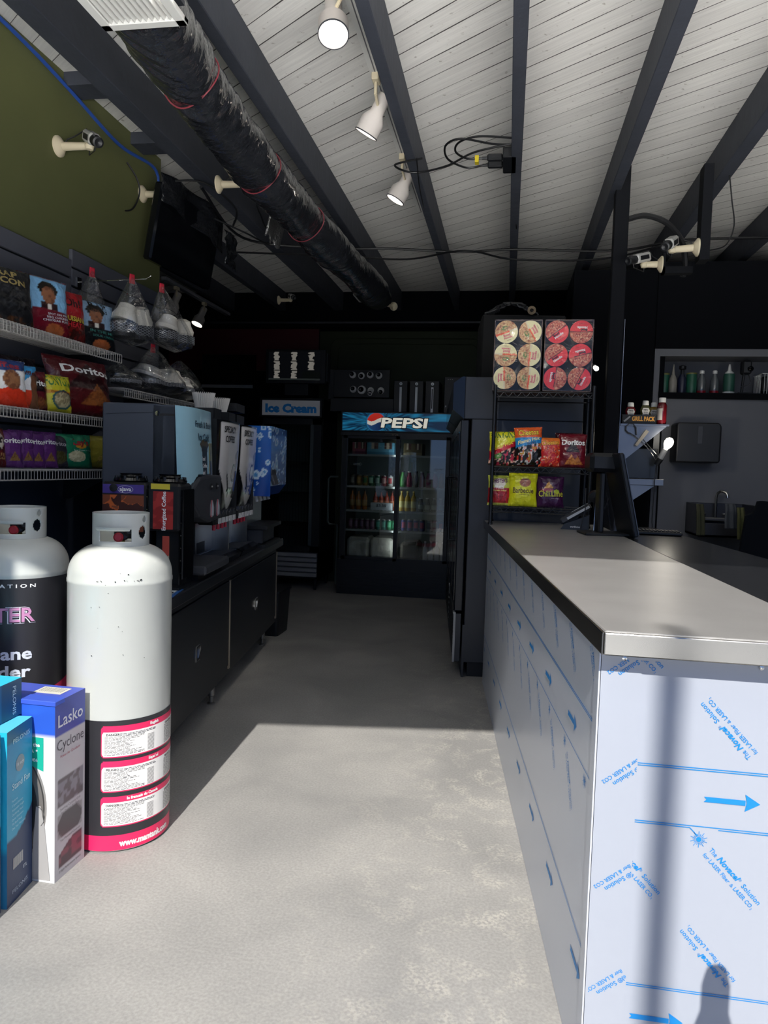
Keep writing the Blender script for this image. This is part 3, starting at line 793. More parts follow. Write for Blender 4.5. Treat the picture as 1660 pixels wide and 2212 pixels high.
def a_pel(u, v):
    z = v * .545
    cut = .20 + .06 * (u ** 2.2) * 1.2
    if z < cut: return '#2c3c5e'
    if z > .50: return '#2a6f8c'
    return mixh('#35aecb', '#2a8fc0', v)
def pel_box(loc, rz, label, w=.62, d=.15, h=.545, gr='boxed fans on the floor'):
    root = carton('fan_box', label, 'box', loc, rz, w, d, h, {'right': a_pel, 'front': lambda u, v: '#25b4d8' if v > .3 else '#2f7fa8', 'top': lambda u, v: '#5cc6e2', 'all': lambda u, v: '#3aa0c8'}, {'right': (16, 60), 'front': (20, 20)}, gr)
    tx = MB(); sf = lambda x, z: (w + .0012, x, z)
    tx.flat(disc(d * .5, .425, .026, .026), lambda x, z: (w + .0008, x, z), ink('#8b96a0')); put(tx, text2d('16 inch', d * .5, .420, .011, .040, 'c'), sf, M_W)
    put(tx, text2d('PELONIS', d * .55, .498, .014, .10, 'c', bold=.01), sf, ink('#bfe6ea'))
    put(tx, text2d('Stand Fan', d * .54, .355, .020, .105, 'c'), sf, ink('#d6f0f4'))
    for k, t in enumerate(('Features', '3 Speed Settings', 'Adjustable Height', 'Oscillating Head', 'Quiet Operation', 'Tilt Back Head', 'One Year Warranty')):
        put(tx, text2d(t, d * .18, .318 - k * .0145, .0068, None, 'l'), sf, ink('#b8e4ee'))
    for k in range(14): tx.flat(rectpts(.035 + k * .0042, .105, .035 + k * .0042 + (.0015 if k % 3 else .0026), .14), sf, ink('#e6e6e0'))
    put(tx, text2d('ETL', .105, .078, .010, None, 'c', bold=.02), sf, ink('#c8d0dc'))
    put(tx, text2d('PELONIS', d * .5, .03, .012, .09, 'c'), sf, ink('#aab8cc'))
    tx.build('carton_print', root, smooth=0, fix=False)
    return root
pel_box((-2.051, 1.857, 0), R(8), 'upright blue stand fan carton under the flat box, its 16 inch seal toward the aisle')
pel_box((-2.038, 1.691, 0), R(8), 'blue stand fan carton cut off by the left edge, nearest the viewer')
root = carton('fan_box', 'bright blue flat fan carton lying on top of the upright blue ones', 'box', (-1.492 - .5, 1.62, .548), R(1), .5, .47, .118, {'right': lambda u, v: '#2f78b0' if u < .78 else '#24506e', 'top': lambda u, v: '#35c3e6', 'front': lambda u, v: '#2aa6d8', 'all': lambda u, v: '#2a8fc8'}, {'right': (30, 8)}, 'boxed fans on the floor')
tx = MB(); sf = lambda x, z: (.5012, x, z)
tx.flat(disc(.30, .062, .034, .034), lambda x, z: (.5008, x, z), ink('#2a4a78')); put(tx, text2d('16 inch', .30, .057, .014, .052, 'c'), sf, M_W)
put(tx, text2d('PELONIS', .425, .055, .016, .09, 'c', rot=R(-90)), sf, ink('#d0e8f0'))
tx.build('carton_print', root, smooth=0, fix=False)
# ================================================================ slat wall + wire shelves + snack bags on the left wall
M_SLAT = mat('grey_slat_panel', '#5b5d66', 0.55)
def slat(y0, y1, z0, z1, label):
    b = MB(); z = z1; 
    while z > z0 + .01:
        b.box((LW + .001, y0, max(z0, z - .088)), (LW + .022, y1, z), M_SLAT, bev=.002)
        b.box((LW + .001, y0, max(z0, z - .10)), (LW + .008, y1, max(z0, z - .088)), M_BLK); z -= .10
    return tag(b.build('slatwall_panel', smooth=0), label, 'wall panel', 'slat wall panels behind the shelves')
slat(1.35, 3.655, 1.30, 2.415, 'wide grey slatted panel behind the snack shelves')
b = MB(); b.box((LW + .001, 1.2, .0), (LW + .02, 4.66, 1.295), mat('hazy_lower_board', '#2c3542', .6)); struct('trim_4', b, smooth=0)  # added board over the green wall, bluish haze put into its colour
slat(3.66, 4.66, 1.30, 2.475, 'narrow raised slatted panel behind the clear plastic bags')
SX = -2.02
def wire_shelf(z, y0, y1, label):
    root = thing('wire_shelf', label, 'shelf', (0, 0, 0), 0, 'wire shelves on the left wall')
    b = MB()
    xb = LW + .03
    for x, zz in ((SX, z), (SX, z - .042), (SX - .005, z - .02 + .02), (xb, z), (xb + .12, z - .004), (xb + .24, z - .004)):
        b.tube([(x, y0, zz), (x, y1, zz)], .0032, M_WIRE, 6)
    n = int((y1 - y0) / .0215)
    for k in range(n + 1):
        y = y0 + (y1 - y0) * k / n
        b.tube([(xb, y, z + .003), (SX, y, z + .003), (SX + .003, y, z - .003), (SX + .003, y, z - .042), (SX - .006, y, z - .045)], .0015, M_WIRE, 5)
    b.build('wire_deck', root)
    for yy in (y0 + .55, y1 - .03) if y1 - y0 > .8 else (y0 + .2,):
        c = MB(); c.box((xb - .01, yy - .004, z - .055), (SX - .01, yy + .004, z - .006), M_BLK); c.prism([(xb - .01, z - .16), (xb + .02, z - .16), (SX - .03, z - .02), (xb - .01, z - .02)], lambda x, q: (x, yy - .003, q), lambda x, q: (x, yy + .003, q), M_BLK); c.build('bracket', root, smooth=0)
    return root
wire_shelf(1.915, 1.5, 3.63, 'topmost white wire shelf on the left wall')
wire_shelf(1.57, 1.5, 3.61, 'middle wire shelf on the left wall, holding large chip bags')
wire_shelf(1.31, 1.5, 3.64, 'lowest wire shelf on the left wall, holding small chip bags')
wire_shelf(1.745, 3.66, 4.72, 'short wire shelf farther in, under the slumped plastic bags')

def snack(label, loc, rz, w, h, t, art, texts, group, seed=0, lean=0.0, nu=34, nv=44, roll=0.0):
    b = MB(); s0 = seed * 1.7
    def surf(u, v, sgn):
        e = max(0.0, 1 - abs(v) ** 3.2) ** .62 * max(0.0, 1 - abs(u) ** 2.6) ** .6
        wr = .05 * math.sin(u * 9 + v * 5 + s0) * abs(v) ** 2 + .06 * (vnoise(u * 3 + s0, v * 4 + s0 * 2) - .5) + .035 * math.sin(v * 14 + u * 4 + s0 * 3) * abs(u) ** 3
        th = t / 2 * max(0, e * (1 + wr * 2.2) + (wr * .5 if e > .2 else 0))
        x = w / 2 * u * (1 - .075 * (1 - v * v) + .012 * math.sin(v * 9 + s0))
        z = h * (v + 1) / 2
        y = sgn * th + (.0022 * math.sin(u * 70) if abs(v) > .93 else 0)
        return x, y, z
    b.grid(lambda u, v: surf(u, v, -1), nu, nv, M_FOIL, col=art, u=(-1, 1), v=(-1, 1))
    base = art(-.93, .3)
    b.grid(lambda u, v: (lambda p: (p[0], p[1] + 1e-4, p[2]))(surf(-u, v, 1)), nu // 2, nv // 2, M_FOIL, col=lambda u, v: base, u=(-1, 1), v=(-1, 1))
    o = b.build('chip_bag', smooth=60, fix=False)
    o.location = loc; o.rotation_euler = (R(lean), R(roll), rz)
    tag(o, label, 'chips', group)
    if texts:
        tx = MB()
        for tt in texts:
            txt, cx, cv, hh, ww, col = tt[:6]; bold = tt[6] if len(tt) > 6 else .04; rot = R(tt[7]) if len(tt) > 7 else 0; sh = tt[8] if len(tt) > 8 else 0
            vs, fs = text2d(txt, cx * w / 2, (cv + 1) / 2 * h, hh * h, ww * w if ww else None, 'c', rot, bold * .55, sh)
            lift = .0016 if col != 'K' else .0012
            vv = []
            for x, z in vs:
                u = max(-.98, min(.98, x / (w / 2 * .94))); v = max(-.98, min(.98, z / h * 2 - 1)); vv.append((x, surf(u, v, -1)[1] - lift, z))
            if fs: tx.add(vv, fs, ink({'K': '#101010', 'W': '#f4f4f0'}.get(col, col)))
        tx.build('lettering', o, smooth=0, fix=False)
    return o
# --- artwork (bands, shapes, food pictures)
def inell(u, v, cu, cv, ru, rv): return ((u - cu) / ru) ** 2 + ((v - cv) / rv) ** 2 < 1
def tri(u, v, cu, cv, s_):
    v2 = (v - cv) / s_; return -.5 < v2 < .5 and abs((u - cu) / s_) < (.5 - v2) * .8
def art_rap(bg, low, skin=True, sky='#7fb4dc'):
    def f(u, v):
        if v > .93: return low
        if v > -.15:
            if skin:
                if inell(u, v, 0, .32, .30, .30): return '#8a5a40' if vnoise(u * 7, v * 7) > .35 else '#6b4230'
                if inell(u, v, 0, .52, .42, .28) : return '#17130f'
                if v < .06 and abs(u) < .36: return '#2a1418' if abs(u) > .1 else '#d8d4cc'
            return sky if skin else bg
        if inell(u, v, .25, -.82, .4, .22): return '#a85c34'
        return low
    return f
def art_plain(c, spots=None, top=None):
    def f(u, v):
        if top and v > top[0]: return top[1]
        for s_ in spots or []:
            if s_[0] == 'e' and inell(u, v, *s_[1:5]): return s_[5] if len(s_) < 7 or vnoise(u * 12, v * 12) > .5 else s_[6]
            if s_[0] == 't' and tri(u, v, *s_[1:4]): return s_[4] if vnoise(u * 14, v * 14) > .4 else s_[5]
            if s_[0] == 'b' and s_[1] < v < s_[2]: return s_[3] if len(s_) < 5 or vnoise(u * 9, v * 13) > .5 else s_[4]
            if s_[0] == 'd' and s_[1] < v + u * s_[3] < s_[2]: return s_[4]
        return c
    return f
FX = R(90)
def lb(label, y0, y1, z, h, art, texts, grp, seed, x=-2.10, rz=72, lean=-7, t=.075, **k):
    w = (y1 - y0) * 1.04
    return snack(label, (x, (y0 + y1) / 2, z + .006), R(rz), w, h, t, art, texts, grp, seed, lean, **k)
G1 = 'chip bags on the top left shelf'; G2 = 'chip bags on the middle left shelf'; G3 = 'chip bags on the lowest left shelf'
lb('black chip bag with gold lettering, leftmost on the top shelf', 2.74, 2.97, 1.918, .24, art_plain('#1b1c1f', [('e', .1, -.1, .6, .5, '#26272b', '#141517'), ('b', -.95, -.75, '#4a2b18', '#1b1c1f')]), [('RAP', -.15, .62, .10, .42, '#8d7c4c', .06), ('ICON', 0, .36, .10, .55, '#8d7c4c', .06)], G1, 1)
lb('narrow black chip bag with a light blue panel, wedged third along the top shelf', 2.955, 3.05, 1.918, .235, art_rap('#7fb4dc', '#5a1420'), [], G1, 2, x=-2.14, rz=60)
lb('tall sky-blue and maroon chip bag with a man resting a finger on his lips', 2.985, 3.235, 1.918, .265, art_rap('#86bce4', '#6c1022'), [('SPOT ON FIRE', .35, -.32, .035, .45, '#cfd8e0', .02, 4), ('BBQ CHICKEN', .35, -.43, .035, .5, '#cfd8e0', .02, 4), ('CHEDDAR PUFFS', .3, -.54, .035, .6, '#cfd8e0', .02, 4)], G1, 3)
lb('narrow red chip bag with yellow lettering on the top shelf', 3.205, 3.385, 1.918, .245, art_plain('#9a1420', [('b', -1, -.05, '#3a1210', '#6e1512'), ('e', .2, -.75, .5, .25, '#b03a1c')]), [('Oh!', 0, .35, .15, .5, '#2a0a0c', .05), ('LOUISIANA', .05, -.22, .09, .85, '#b9a53a', .06), ('HEAT', .1, -.45, .09, .45, '#b3202a', .05)], G1, 4)
lb('pale blue and black chip bag, last on the top shelf before the plastic bags', 3.36, 3.64, 1.918, .245, art_rap('#8fb2d0', '#14171b', sky='#8aa8c4'), [('RAP', .15, .68, .11, .4, 'K', .05), ('SNACKS', .15, .50, .06, .4, 'K', .02), ('IN THE MIX', .3, -.35, .05, .6, '#3b8078', .03), ('SOUR CREAM', .3, -.52, .04, .5, '#3b8078', .02)], G1, 5)
# middle shelf
rf = lambda u, v: ('#1f3f78' if v > .45 + .12 * u else '#f0f0f0' if v > -.25 + .1 * math.sin(u * 6) else '#d8391f') if not inell(u, v, .25, .1, .38, .42) else ('#9a6a48' if vnoise(u * 9, v * 9) > .4 else '#7a4c34')
snack('blue, white and orange-red chip bag cut off at the left end of the middle shelf', (-2.09, 2.80, 1.576), R(72), .24, .20, .075, rf, [('Ruffles', -.1, .58, .12, .7, '#a03040', .05)], G2, 6, -7)
lb('slim blue, white and orange-red chip bag, second on the middle shelf', 2.86, 3.02, 1.573, .19, lambda u, v: '#3aa0dc' if v > .25 + .6 * u else ('#f0f0f0' if v > -.2 else '#e0442a') if u < .3 else '#7a5038', [('Ruffles', .2, .5, .1, .6, '#5a2a30', .05)], G2, 7)
lb('small maroon triangle-logo chip bag standing left of the yellow one', 2.95, 3.09, 1.573, .175, art_plain('#5e1420', [('t', 0, .35, .9, '#1d0d12', '#1d0d12'), ('e', .2, -.7, .5, .3, '#8a5230', '#6a3820')]), [('Doritos', .05, .18, .14, .95, 'W', .05)], G2, 8)
lb('yellow onion-ring snack bag on the middle left shelf', 3.07, 3.225, 1.573, .17, art_plain('#c9c02c', [('e', .15, -.38, .62, .42, '#b8ac88', '#8c8060'), ('e', .15, -.38, .74, .52, '#2a5a5c'), ('b', -.08, .10, '#c98f2a')]), [('FUNYUNS', .05, .38, .24, .9, '#3f7a2a', .05), ('Onion Flavored', .1, -.02, .05, .7, '#6a2a18', .02)], G2, 9, x=-2.07)
lb('dark triangle-logo chip bag standing behind the small maroon one', 2.93, 3.08, 1.573, .245, art_plain('#23161c', [('t', .1, .1, .5, '#3a2a30', '#2a1c22')]), [('SWEET', 0, .55, .06, .6, '#9a949a', .02)], G2, 10, x=-2.22)
lb('dark chip bag standing behind the yellow onion-ring one', 3.06, 3.2, 1.573, .25, art_plain('#22151d', [('t', .2, .5, .5, '#4a3a42', '#33252c')]), [('SPICY', 0, .25, .07, .5, '#a09aa2', .02), ('CHILE', 0, .08, .09, .6, '#a09aa2', .03)], G2, 11, x=-2.22)
lb('largest maroon chip bag on the middle left shelf, big white lettering', 3.16, 3.55, 1.573, .285, art_plain('#551219', [('t', .35, -.32, .75, '#9a5a2c', '#7c4220'), ('t', .75, -.6, .5, '#8a4c28', '#7c4220'), ('t', .15, .32, .95, '#2a0d12', '#2a0d12')]), [('Doritos', .12, .38, .13, .78, 'W', .05)], G2, 12, x=-2.06, rz=76, t=.11, lean=-14)
# lowest shelf
lb('red patterned small chip bag cut off at the left end of the lowest shelf', 2.70, 2.81, 1.313, .165, art_plain('#5c1a1c', [('e', 0, .3, .7, .5, '#c8beb0', '#2a1a18'), ('b', -.6, -.3, '#a88a5a', '#5c1a1c')]), [], G3, 13)
pur = art_plain('#5b2c6e', [('t', .3, -.4, .5, '#8a6a3a', '#6a4a2a'), ('e', -.2, .2, .2, .5, '#6c3c80')])
for k, (a_, c_, lab_) in enumerate(((2.785, 2.915, 'purple chip bag, leftmost of the four purple ones'), (2.885, 3.0, 'purple chip bag, second of the four purple ones from the left'), (2.945, 3.075, 'purple chip bag, third of the four purple ones from the left'), (3.03, 3.17, 'purple chip bag, rightmost of the four purple ones'))):
    lb(lab_, a_, c_, 1.313, .16 + .006 * (k % 2), pur, [('Doritos', .1, .3, .13, .85, 'W', .05)], G3, 14 + k, rz=64 + 2 * k, t=.05)
lb('dark olive chip bag leaning behind the green one on the lowest shelf', 3.10, 3.255, 1.313, .155, art_plain('#33303a', [('e', .1, -.4, .5, .4, '#5a5638', '#44401f')]), [('Dorito', -.1, .3, .12, .7, '#b8b4b8', .03)], G3, 18)
lb('green chip bag on the lowest left shelf', 3.17, 3.39, 1.313, .165, art_plain('#1c7a56', [('e', .0, -.35, .45, .32, '#cfc8a4', '#b8b08a'), ('e', .25, .28, .3, .16, '#c98f2a')]), [("Lay's", .25, .32, .16, .42, '#a82030', .06), ('Sour Cream & Onion', .35, -.02, .04, .5, '#d8e6dc', .01)], G3, 19, x=-2.07)
lb('olive-brown barbecue chip bag between the green and the yellow one', 3.30, 3.53, 1.313, .163, art_plain('#85762c', [('e', .1, -.35, .6, .45, '#4a3226', '#7a5a40'), ('e', -.1, 0, .3, .2, '#8a3a26')]), [('BBQ', .1, .1, .1, .4, '#5a1a14', .04)], G3, 20, x=-2.12)
lb('yellow chip bag at the right end of the lowest left shelf', 3.39, 3.655, 1.313, .168, art_plain('#a39a3a', [('e', .15, -.5, .5, .35, '#b8a24a', '#8c8240'), ('b', -1, -.92, '#85762c')]), [("Lay's", .35, .38, .15, .35, '#7a2a34', .06)], G3, 21, x=-2.07)

# --- clear plastic bags
M_SHOEW = mat('pale_knit', '#d8d4c8', .8); M_SHOEB = mat('charcoal_quilting', '#17191d', .6)
M_GREYL = mat('grey_lattice_thread', '#8b8e94', .6); M_REDT = mat('red_drawstring_edge', '#c4243c', .4)
def clear_bag(label, top, bot, rx, ry, seed, items=2, redtop=True, name='plastic_bag', grp='clear plastic bags hung or set down on the left shelves'):
    h = top[2] - bot[2]
    root = thing(name, label, 'plastic bag', bot, 0, grp)
    b = MB(); nu, nv = 40, 30
    def fn(u, v):
        a = 2 * PI * u
        # v 0 bottom .. 1 neck
        prof = (math.sin(min(1, v * 5) * PI / 2) ** .7) * (1 - .93 * max(0, (v - .30) / .70) ** 1.25)
        wr = 1 + .10 * math.sin(a * 5 + seed + v * 6) * (.3 + v) + .09 * (vnoise(u * 12 + seed, v * 7) - .5) * 2
        cx = (top[0] - bot[0]) * v; cy = (top[1] - bot[1]) * v
        return (cx + rx * prof * wr * math.cos(a), cy + ry * prof * wr * math.sin(a), h * v)
    b.grid(fn, nu, nv, M_CLEAR)
    b.build('film', root, smooth=80, fix=False)
    if redtop:
        c = MB(); tz = h
        c.grid(lambda u, v: ((top[0] - bot[0]) + .016 * (u - .5) * (1 - v * .3), (top[1] - bot[1]) + .03 * (u - .5), tz - .03 + .05 * v), 6, 5, M_REDT); o = c.build('drawstring_tab', root, fix=False)
        o.modifiers.new('t', 'SOLIDIFY').thickness = .003
    for k in range(items):
        s_ = -1 if k == 0 else 1
        if items == 1: s_ = 0
        c = MB(); dx, dy = s_ * rx * .15, s_ * ry * .42
        rr = min(rx, ry) * .70
        P = [(rr * .35, .03), (rr * .85, .04), (rr, .08), (rr * .95, h * .26), (rr * .9, h * .34)]
        c.lathe(P, M_SHOEB, (dx, dy, 0), 20)
        c.lathe([(rr * .9, 0), (rr * .95, h * .06), (rr * .7, h * .16), (rr * .62, h * .24), (rr * .3, h * .27)], M_SHOEW, (dx, dy, h * .34), 20, ax=(.15, -s_ * .25, 1))
        for q in range(-9, 10):
            for sg in (1, -1):
                pts = []
                for i in range(13):
                    t = i / 12; a = (q / 9 * PI) + sg * t * 1.3
                    zz = .06 + t * (h * .34 - .07); pts.append((dx + (rr * .985 + .002) * math.cos(a), dy + (rr * .985 + .002) * math.sin(a), zz))
                c.tube(pts, .0016, M_GREYL, 4)
        c.build('slipper_pair' if False else 'quilted_item', root)
    return root
clear_bag('clear plastic bag of white and black quilted items, hanging from the tip of the rod', (-1.93, 3.90, 2.33), (-1.93, 4.06, 1.995), .10, .17, 1.0)
clear_bag('clear plastic bag with two quilted items, hanging left of the one at the rod tip', (-2.0, 3.70, 2.33), (-2.0, 3.70, 1.97), .10, .14, 2.3)
clear_bag('thin clear plastic bag hanging beside the slatted panel, nearest the wall', (-2.17, 3.60, 2.34), (-2.17, 3.58, 2.0), .08, .12, 3.1, items=0)
clear_bag('low crumpled clear bag of pale cloth at the left end of the short wire shelf', (-2.12, 3.78, 1.90), (-2.12, 3.86, 1.752), .12, .17, 4.0, items=1, redtop=False)
clear_bag('large slumped clear bag with a red drawstring in the middle of the short wire shelf', (-2.08, 4.10, 2.03), (-2.08, 4.16, 1.752), .15, .22, 5.2, items=2)
clear_bag('large grey clear bag at the far end of the short wire shelf', (-2.10, 4.50, 2.01), (-2.10, 4.48, 1.752), .15, .22, 6.4, items=1, redtop=False)
b = MB(); b.tube([(LW + .02, 3.72, 2.315), (-1.93, 3.72, 2.33), (-1.905, 3.722, 2.345)], .0035, M_CHR, 8); b.box((LW + .018, 3.70, 2.28), (LW + .028, 3.74, 2.34), M_CHR)
tag(b.build('display_hook'), 'metal display rod that the clear bags hang from', 'hook')
# ================================================================ beverage cabinet and machines (turned frame: local x runs away from the viewer, -y to the aisle)
CA = R(97.03); CO = Vector((-1.386, 2.72, 0))
def cabloc(x, y, z=0): 
    c, s_ = math.cos(CA), math.sin(CA); return (CO.x + x * c - y * s_, CO.y + x * s_ + y * c, z)
cab = thing('base_cabinet', 'long black low cabinet on metal legs under the drink machines', 'cabinet', tuple(CO), CA)
L = 2.72
b = MB(); b.box((.12, .012, .155), (L, .62, .735), M_BLK); b.box((.12, .0, .155), (L, .012, .20), M_BLK); b.box((.12, .0, .70), (L, .012, .735), M_BLK); b.box((.12, 0, .155), (.15, .012, .735), M_BLK); b.build('body', cab)
b = MB(); b.box((.10, -.05, .745), (L + .02, .63, .80), M_BLK, bev=.006); b.build('worktop', cab)
for k, (xa, xb) in enumerate(((.15, 1.265), (1.295, L - .03))):
    d = MB(); d.box((xa, -.008, .205), (xb, .008, .695), M_BLK, bev=.003); dd = d.build('door', cab)
    h = MB(); hx = .66 if k == 0 else 1.99; hz = .432
    h.box((hx - .03, -.010, hz - .04), (hx + .03, -.007, hz + .04), M_CHR); h.box((hx - .024, -.012, hz - .034), (hx + .024, -.009, hz + .034), M_BLKP)
    h.prism([(hx - .02, hz - .02), (hx + .018, hz + .012), (hx + .018, hz + .03), (hx - .004, hz + .02)], lambda x, z: (x, -.0125, z), lambda x, z: (x, -.018, z), M_CHR); h.build('recessed_handle', dd)
for x in (1.268, L - .028):
    e = MB(); e.box((x, -.012, .185), (x + .022, -.001, .70), mat('bright_edge_trim', '#cfc4b4', .3, 1.0), bev=.002); e.build('edge_trim', cab)
for x in (.22, 1.20, 2.60):
    for y in (.07, .55):
        l = MB(); l.lathe([(.02, .155), (.02, .05), (.014, .045), (.014, .012), (.022, .008), (.022, 0)][::-1], M_STEEL, (x, y, 0), 16); l.build('leg', cab)

def mach(name, label, x0, y0, cat='drink dispenser', grp=None):
    return thing(name, label, cat, cabloc(x0, y0, .80), CA, grp)
# iced coffee machine ------------------------------------------------
M_SIDEP = mat('machine_grey_side', '#3c4350', 0.5)
m1 = mach('iced_coffee_dispenser', 'tall drink dispenser with curved pale blue front, nearest of the four machines', .50, .05)
w_ = .54
b = MB(); b.box((0, .10, .0), (w_, .36, .83), M_SIDEP, bev=.006); b.box((.0, .02, .40), (w_, .12, .82), M_SIDEP); b.build('housing', m1)
b = MB()
def blue(u, v):       # bulged front door
    x = u * w_; z = .36 + .465 * v + (-.0 if u > .5 else .0)
    if v < .02: z -= .0
    bul = .055 * (1 - abs(2 * u - 1) ** 3.5)
    return (x, .02 - bul - .02 * (1 - v), z)
def bluecol(u, v):
    zz = v
    cut = .10 + .22 * min(1, u / .30)
    if v < cut: return '#23262c'
    if .30 < v < .62 and abs(u - .50) < .09 * (.4 + v): return '#1b1d20'
    if inell(u, v, .50, .63, .13, .06): return '#5a4a22'
    if abs(u - .72) < .085 and .24 < v < .66: return '#8f8a3c' if v > .46 else ('#26221c' if abs(u - .72) < .06 and v > .28 else '#a08a3c')
    return mixh('#a8d2e2', '#7fb4cc', abs(u - .35))
b.grid(blue, 70, 80, mat('printed_gloss', rough=.22, attr=True, coat=.3), col=bluecol)
b.grid(lambda u, v: (0, .02 + .1 * u, .36 + .465 * v), 2, 2, M_SIDEP); b.grid(lambda u, v: (u * w_, .12 - (.12 - blue(u, 1)[1]) * v, .825), 20, 3, mat('pale_blue_plastic', '#8fc0d4', .3))
fr = b.build('front_door', m1, smooth=50, fix=False)
tx = MB()
def onblue(x, z, off=.0022): 
    u = min(1, max(0, x / w_)); v = (z - .36) / .465; p = blue(u, v); return (x, p[1] - off, z)
for t, x, z, h in (('Fresh & Bold', .37, .735, .030), ('Icy Cold', .37, .672, .034)): put(tx, text2d(t, x - .11, z, h, .25 if 'F' in t else .18, bold=.02), onblue, ink('#1d4458'))
for k, t in enumerate(('Iced', 'Coffee', 'and', 'Latte')): put(tx, text2d(t, .225, .575 - .034 * k, .019, None, 'l', bold=.02), onblue, M_W)
tx.build('door_print', fr, smooth=0, fix=False)
b = MB()
b.prism([(.06, .36), (.0, .42), (.16, .495), (.34, .505), (w_, .50), (w_, .27), (.34, .26), (.16, .30)], lambda x, z: (x, .10, z), lambda x, z: (x, -.06, z), M_DGR); tp = b.build('tap_housing', m1, smooth=0); bv = tp.modifiers.new('b', 'BEVEL'); bv.width = .015; bv.segments = 3
for x in (.33, .44):
    b = MB(); b.lathe([(0, 0), (.017, 0), (.017, .004), (0, .005)], M_K, (x, -.061, .445), 18, (0, -1, 0)); put(b, text2d('PUSH', x, .442, .007, .022, bold=.03), lambda a, c: (a, -.068, c), M_W); b.build('button', tp)
    b = MB(); b.lathe([(.002, 0), (.011, .01), (.012, .05), (.004, .085)], mat('tap_lever_grey', '#8a8d92', .35), (x, -.068, .29), 12); b.tube([(x - .013, -.068, .29), (x - .014, -.069, .335), (x - .004, -.069, .377)], .0015, mat('red_tap_edge', '#c03040', .4), 5); b.build('tap_lever', tp)
b = MB(); b.box((.06, -.12, .03), (w_ - .04, .10, .075), M_DGR, bev=.01); b.box((.10, -.07, .0), (w_ - .1, .10, .03), M_BLKP)
b.build('drip_tray', m1)
b = MB(); b.lathe([(0, 0), (.012, 0), (.012, .004), (0, .005)], M_CHR, (.0, .10, .785), 14, (-1, 0, 0)); b.tube([(-.001, .12, .79), (-.002, .34, .778)], .0012, mat('seam_line', '#20242c', .6), 4); b.box((-.003, .02, .775), (0, .10, .785), M_BLKP); b.build('side_seam', m1)

# specialty coffee machines -----------------------------------------------
M_CUPG = mat('printed_gloss2', rough=.15, attr=True, coat=.5)
def coffee(label, x0, nb=5):
    root = mach('coffee_machine', label, x0, .045, 'coffee machine', 'twin black coffee machines'); w = .46
    b = MB(); b.box((0, .12, 0), (w, .54, .80), M_BLKP, bev=.006)
    b.prism([(.12, .0), (.12, .25), (.0, .28), (.12, .28), (.2, .0)], lambda y, z: (.0, y, z), lambda y, z: (.02, y, z), M_STEEL)
    b.build('housing', root)
    b = MB()
    def face(u, v):
        x = u * w; z = .25 + .55 * v
        return (x, -.015 - .042 * (1 - abs(2 * u - 1) ** 4) * (.55 + .45 * v) + .05 * (1 - v) ** 3, z)
    def col(u, v):
        # rounded teardrop poster
        edge = 1 - (max(0, .52 - v) / .46) ** 1.5 if v < .52 else 1
        if v > .98 or v < .10: return '#15171c'
        hw = .44 * max(0, edge)
        if v < .52: cen = .5 + .12 * (.52 - v) / .46
        else: cen = .5
        if abs(u - cen) > hw: return '#15171c'
        if abs(u - .78) < .13 and .2 < v < .62: return '#33241f' if v < .50 else '#b0b0b4'
        if inell(u, v, .78, .64, .17, .07): return '#9ca0a6'
        if inell(u, v, .60, .47, .11, .10) and not inell(u, v, .60, .47, .07, .07): return '#6b6f76'
        if inell(u, v, .55, .27, .22, .05): return '#c8c6c2' if vnoise(u * 15, v * 30) > .4 else '#2a2a2c'
        return mixh('#d4d3d4', '#b4b4b8', 1 - v)
    b.grid(face, 60, 70, M_CUPG, col=col)
    b.grid(lambda u, v: (0, -.015 + .14 * u, .25 + .55 * v), 2, 2, M_BLKP); b.grid(lambda u, v: (w, -.015 + .14 * u, .25 + .55 * v), 2, 2, M_BLKP)
    b.grid(lambda u, v: (u * w, face(u, 1)[1] * (1 - v) + .13 * v, .80), 16, 2, M_BLKP)
    fd = b.build('front_door', root, smooth=50, fix=False)
    tx = MB(); on = lambda x, z: (x, face(x / w, (z - .25) / .55)[1] - .0025, z)
    put(tx, text2d('SPECIALTY', .155, .735, .034, .20, bold=.02), on, M_K); put(tx, text2d('COFFEES', .155, .682, .034, .165, bold=.02), on, M_K)
    for a in range(5):
        tx.flat([(.13 + a * .012, .50 - a * .018), (.15 + a * .012, .51 - a * .018), (.14 + a * .016, .475 - a * .02)], on, M_K)
    tx.build('door_print', fd, smooth=0, fix=False)
    b = MB(); b.box((.0, -.02, .225), (w, .10, .30), M_BLKP, bev=.02)
    for k in range(5):
        x = .07 + k * .08
        b.box((x - .028, -.024, .232), (x + .028, -.019, .262), mat('button_label', '#c8cad0', .5)); b.prism([(x - .02, .268), (x + .02, .268), (x + .02, .285), (x, .302), (x - .02, .285)], lambda a, c: (a, -.019, c), lambda a, c: (a, -.0235, c), M_DGR)
    b.build('button_strip', root)
    b = MB()
    for k in range(4):
        x = .10 + k * .085; b.cyl((x, .02, .225), (x, .02, .19), .010, mat('red_nozzle', '#d02a44', .4), seg=10)
    b.build('nozzles', root)['kind'] = 'stuff'
    b = MB(); b.box((.02, .10, .02), (w - .02, .125, .23), M_STEEL); b.box((w - .11, .0, .02), (w - .095, .12, .225), M_STEEL); b.box((.05, .098, .06), (.2, .1, .12), M_BLKP); b.build('splash_plate', root)
    b = MB()
    b.prism([(.10, .0), (-.045, .0), (-.06, .035), (-.03, .05), (.10, .05)], lambda y, z: (.0, y, z), lambda y, z: (w - .02, y, z), M_BLKG)
    for k in range(16): b.box((.03 + k * .025, -.025, .05), (.038 + k * .025, .09, .053), M_DGR)
    b.build('drip_tray', root, smooth=0)
    return root
coffee('black coffee machine with white cup poster, next to the pale blue dispenser', 1.075)
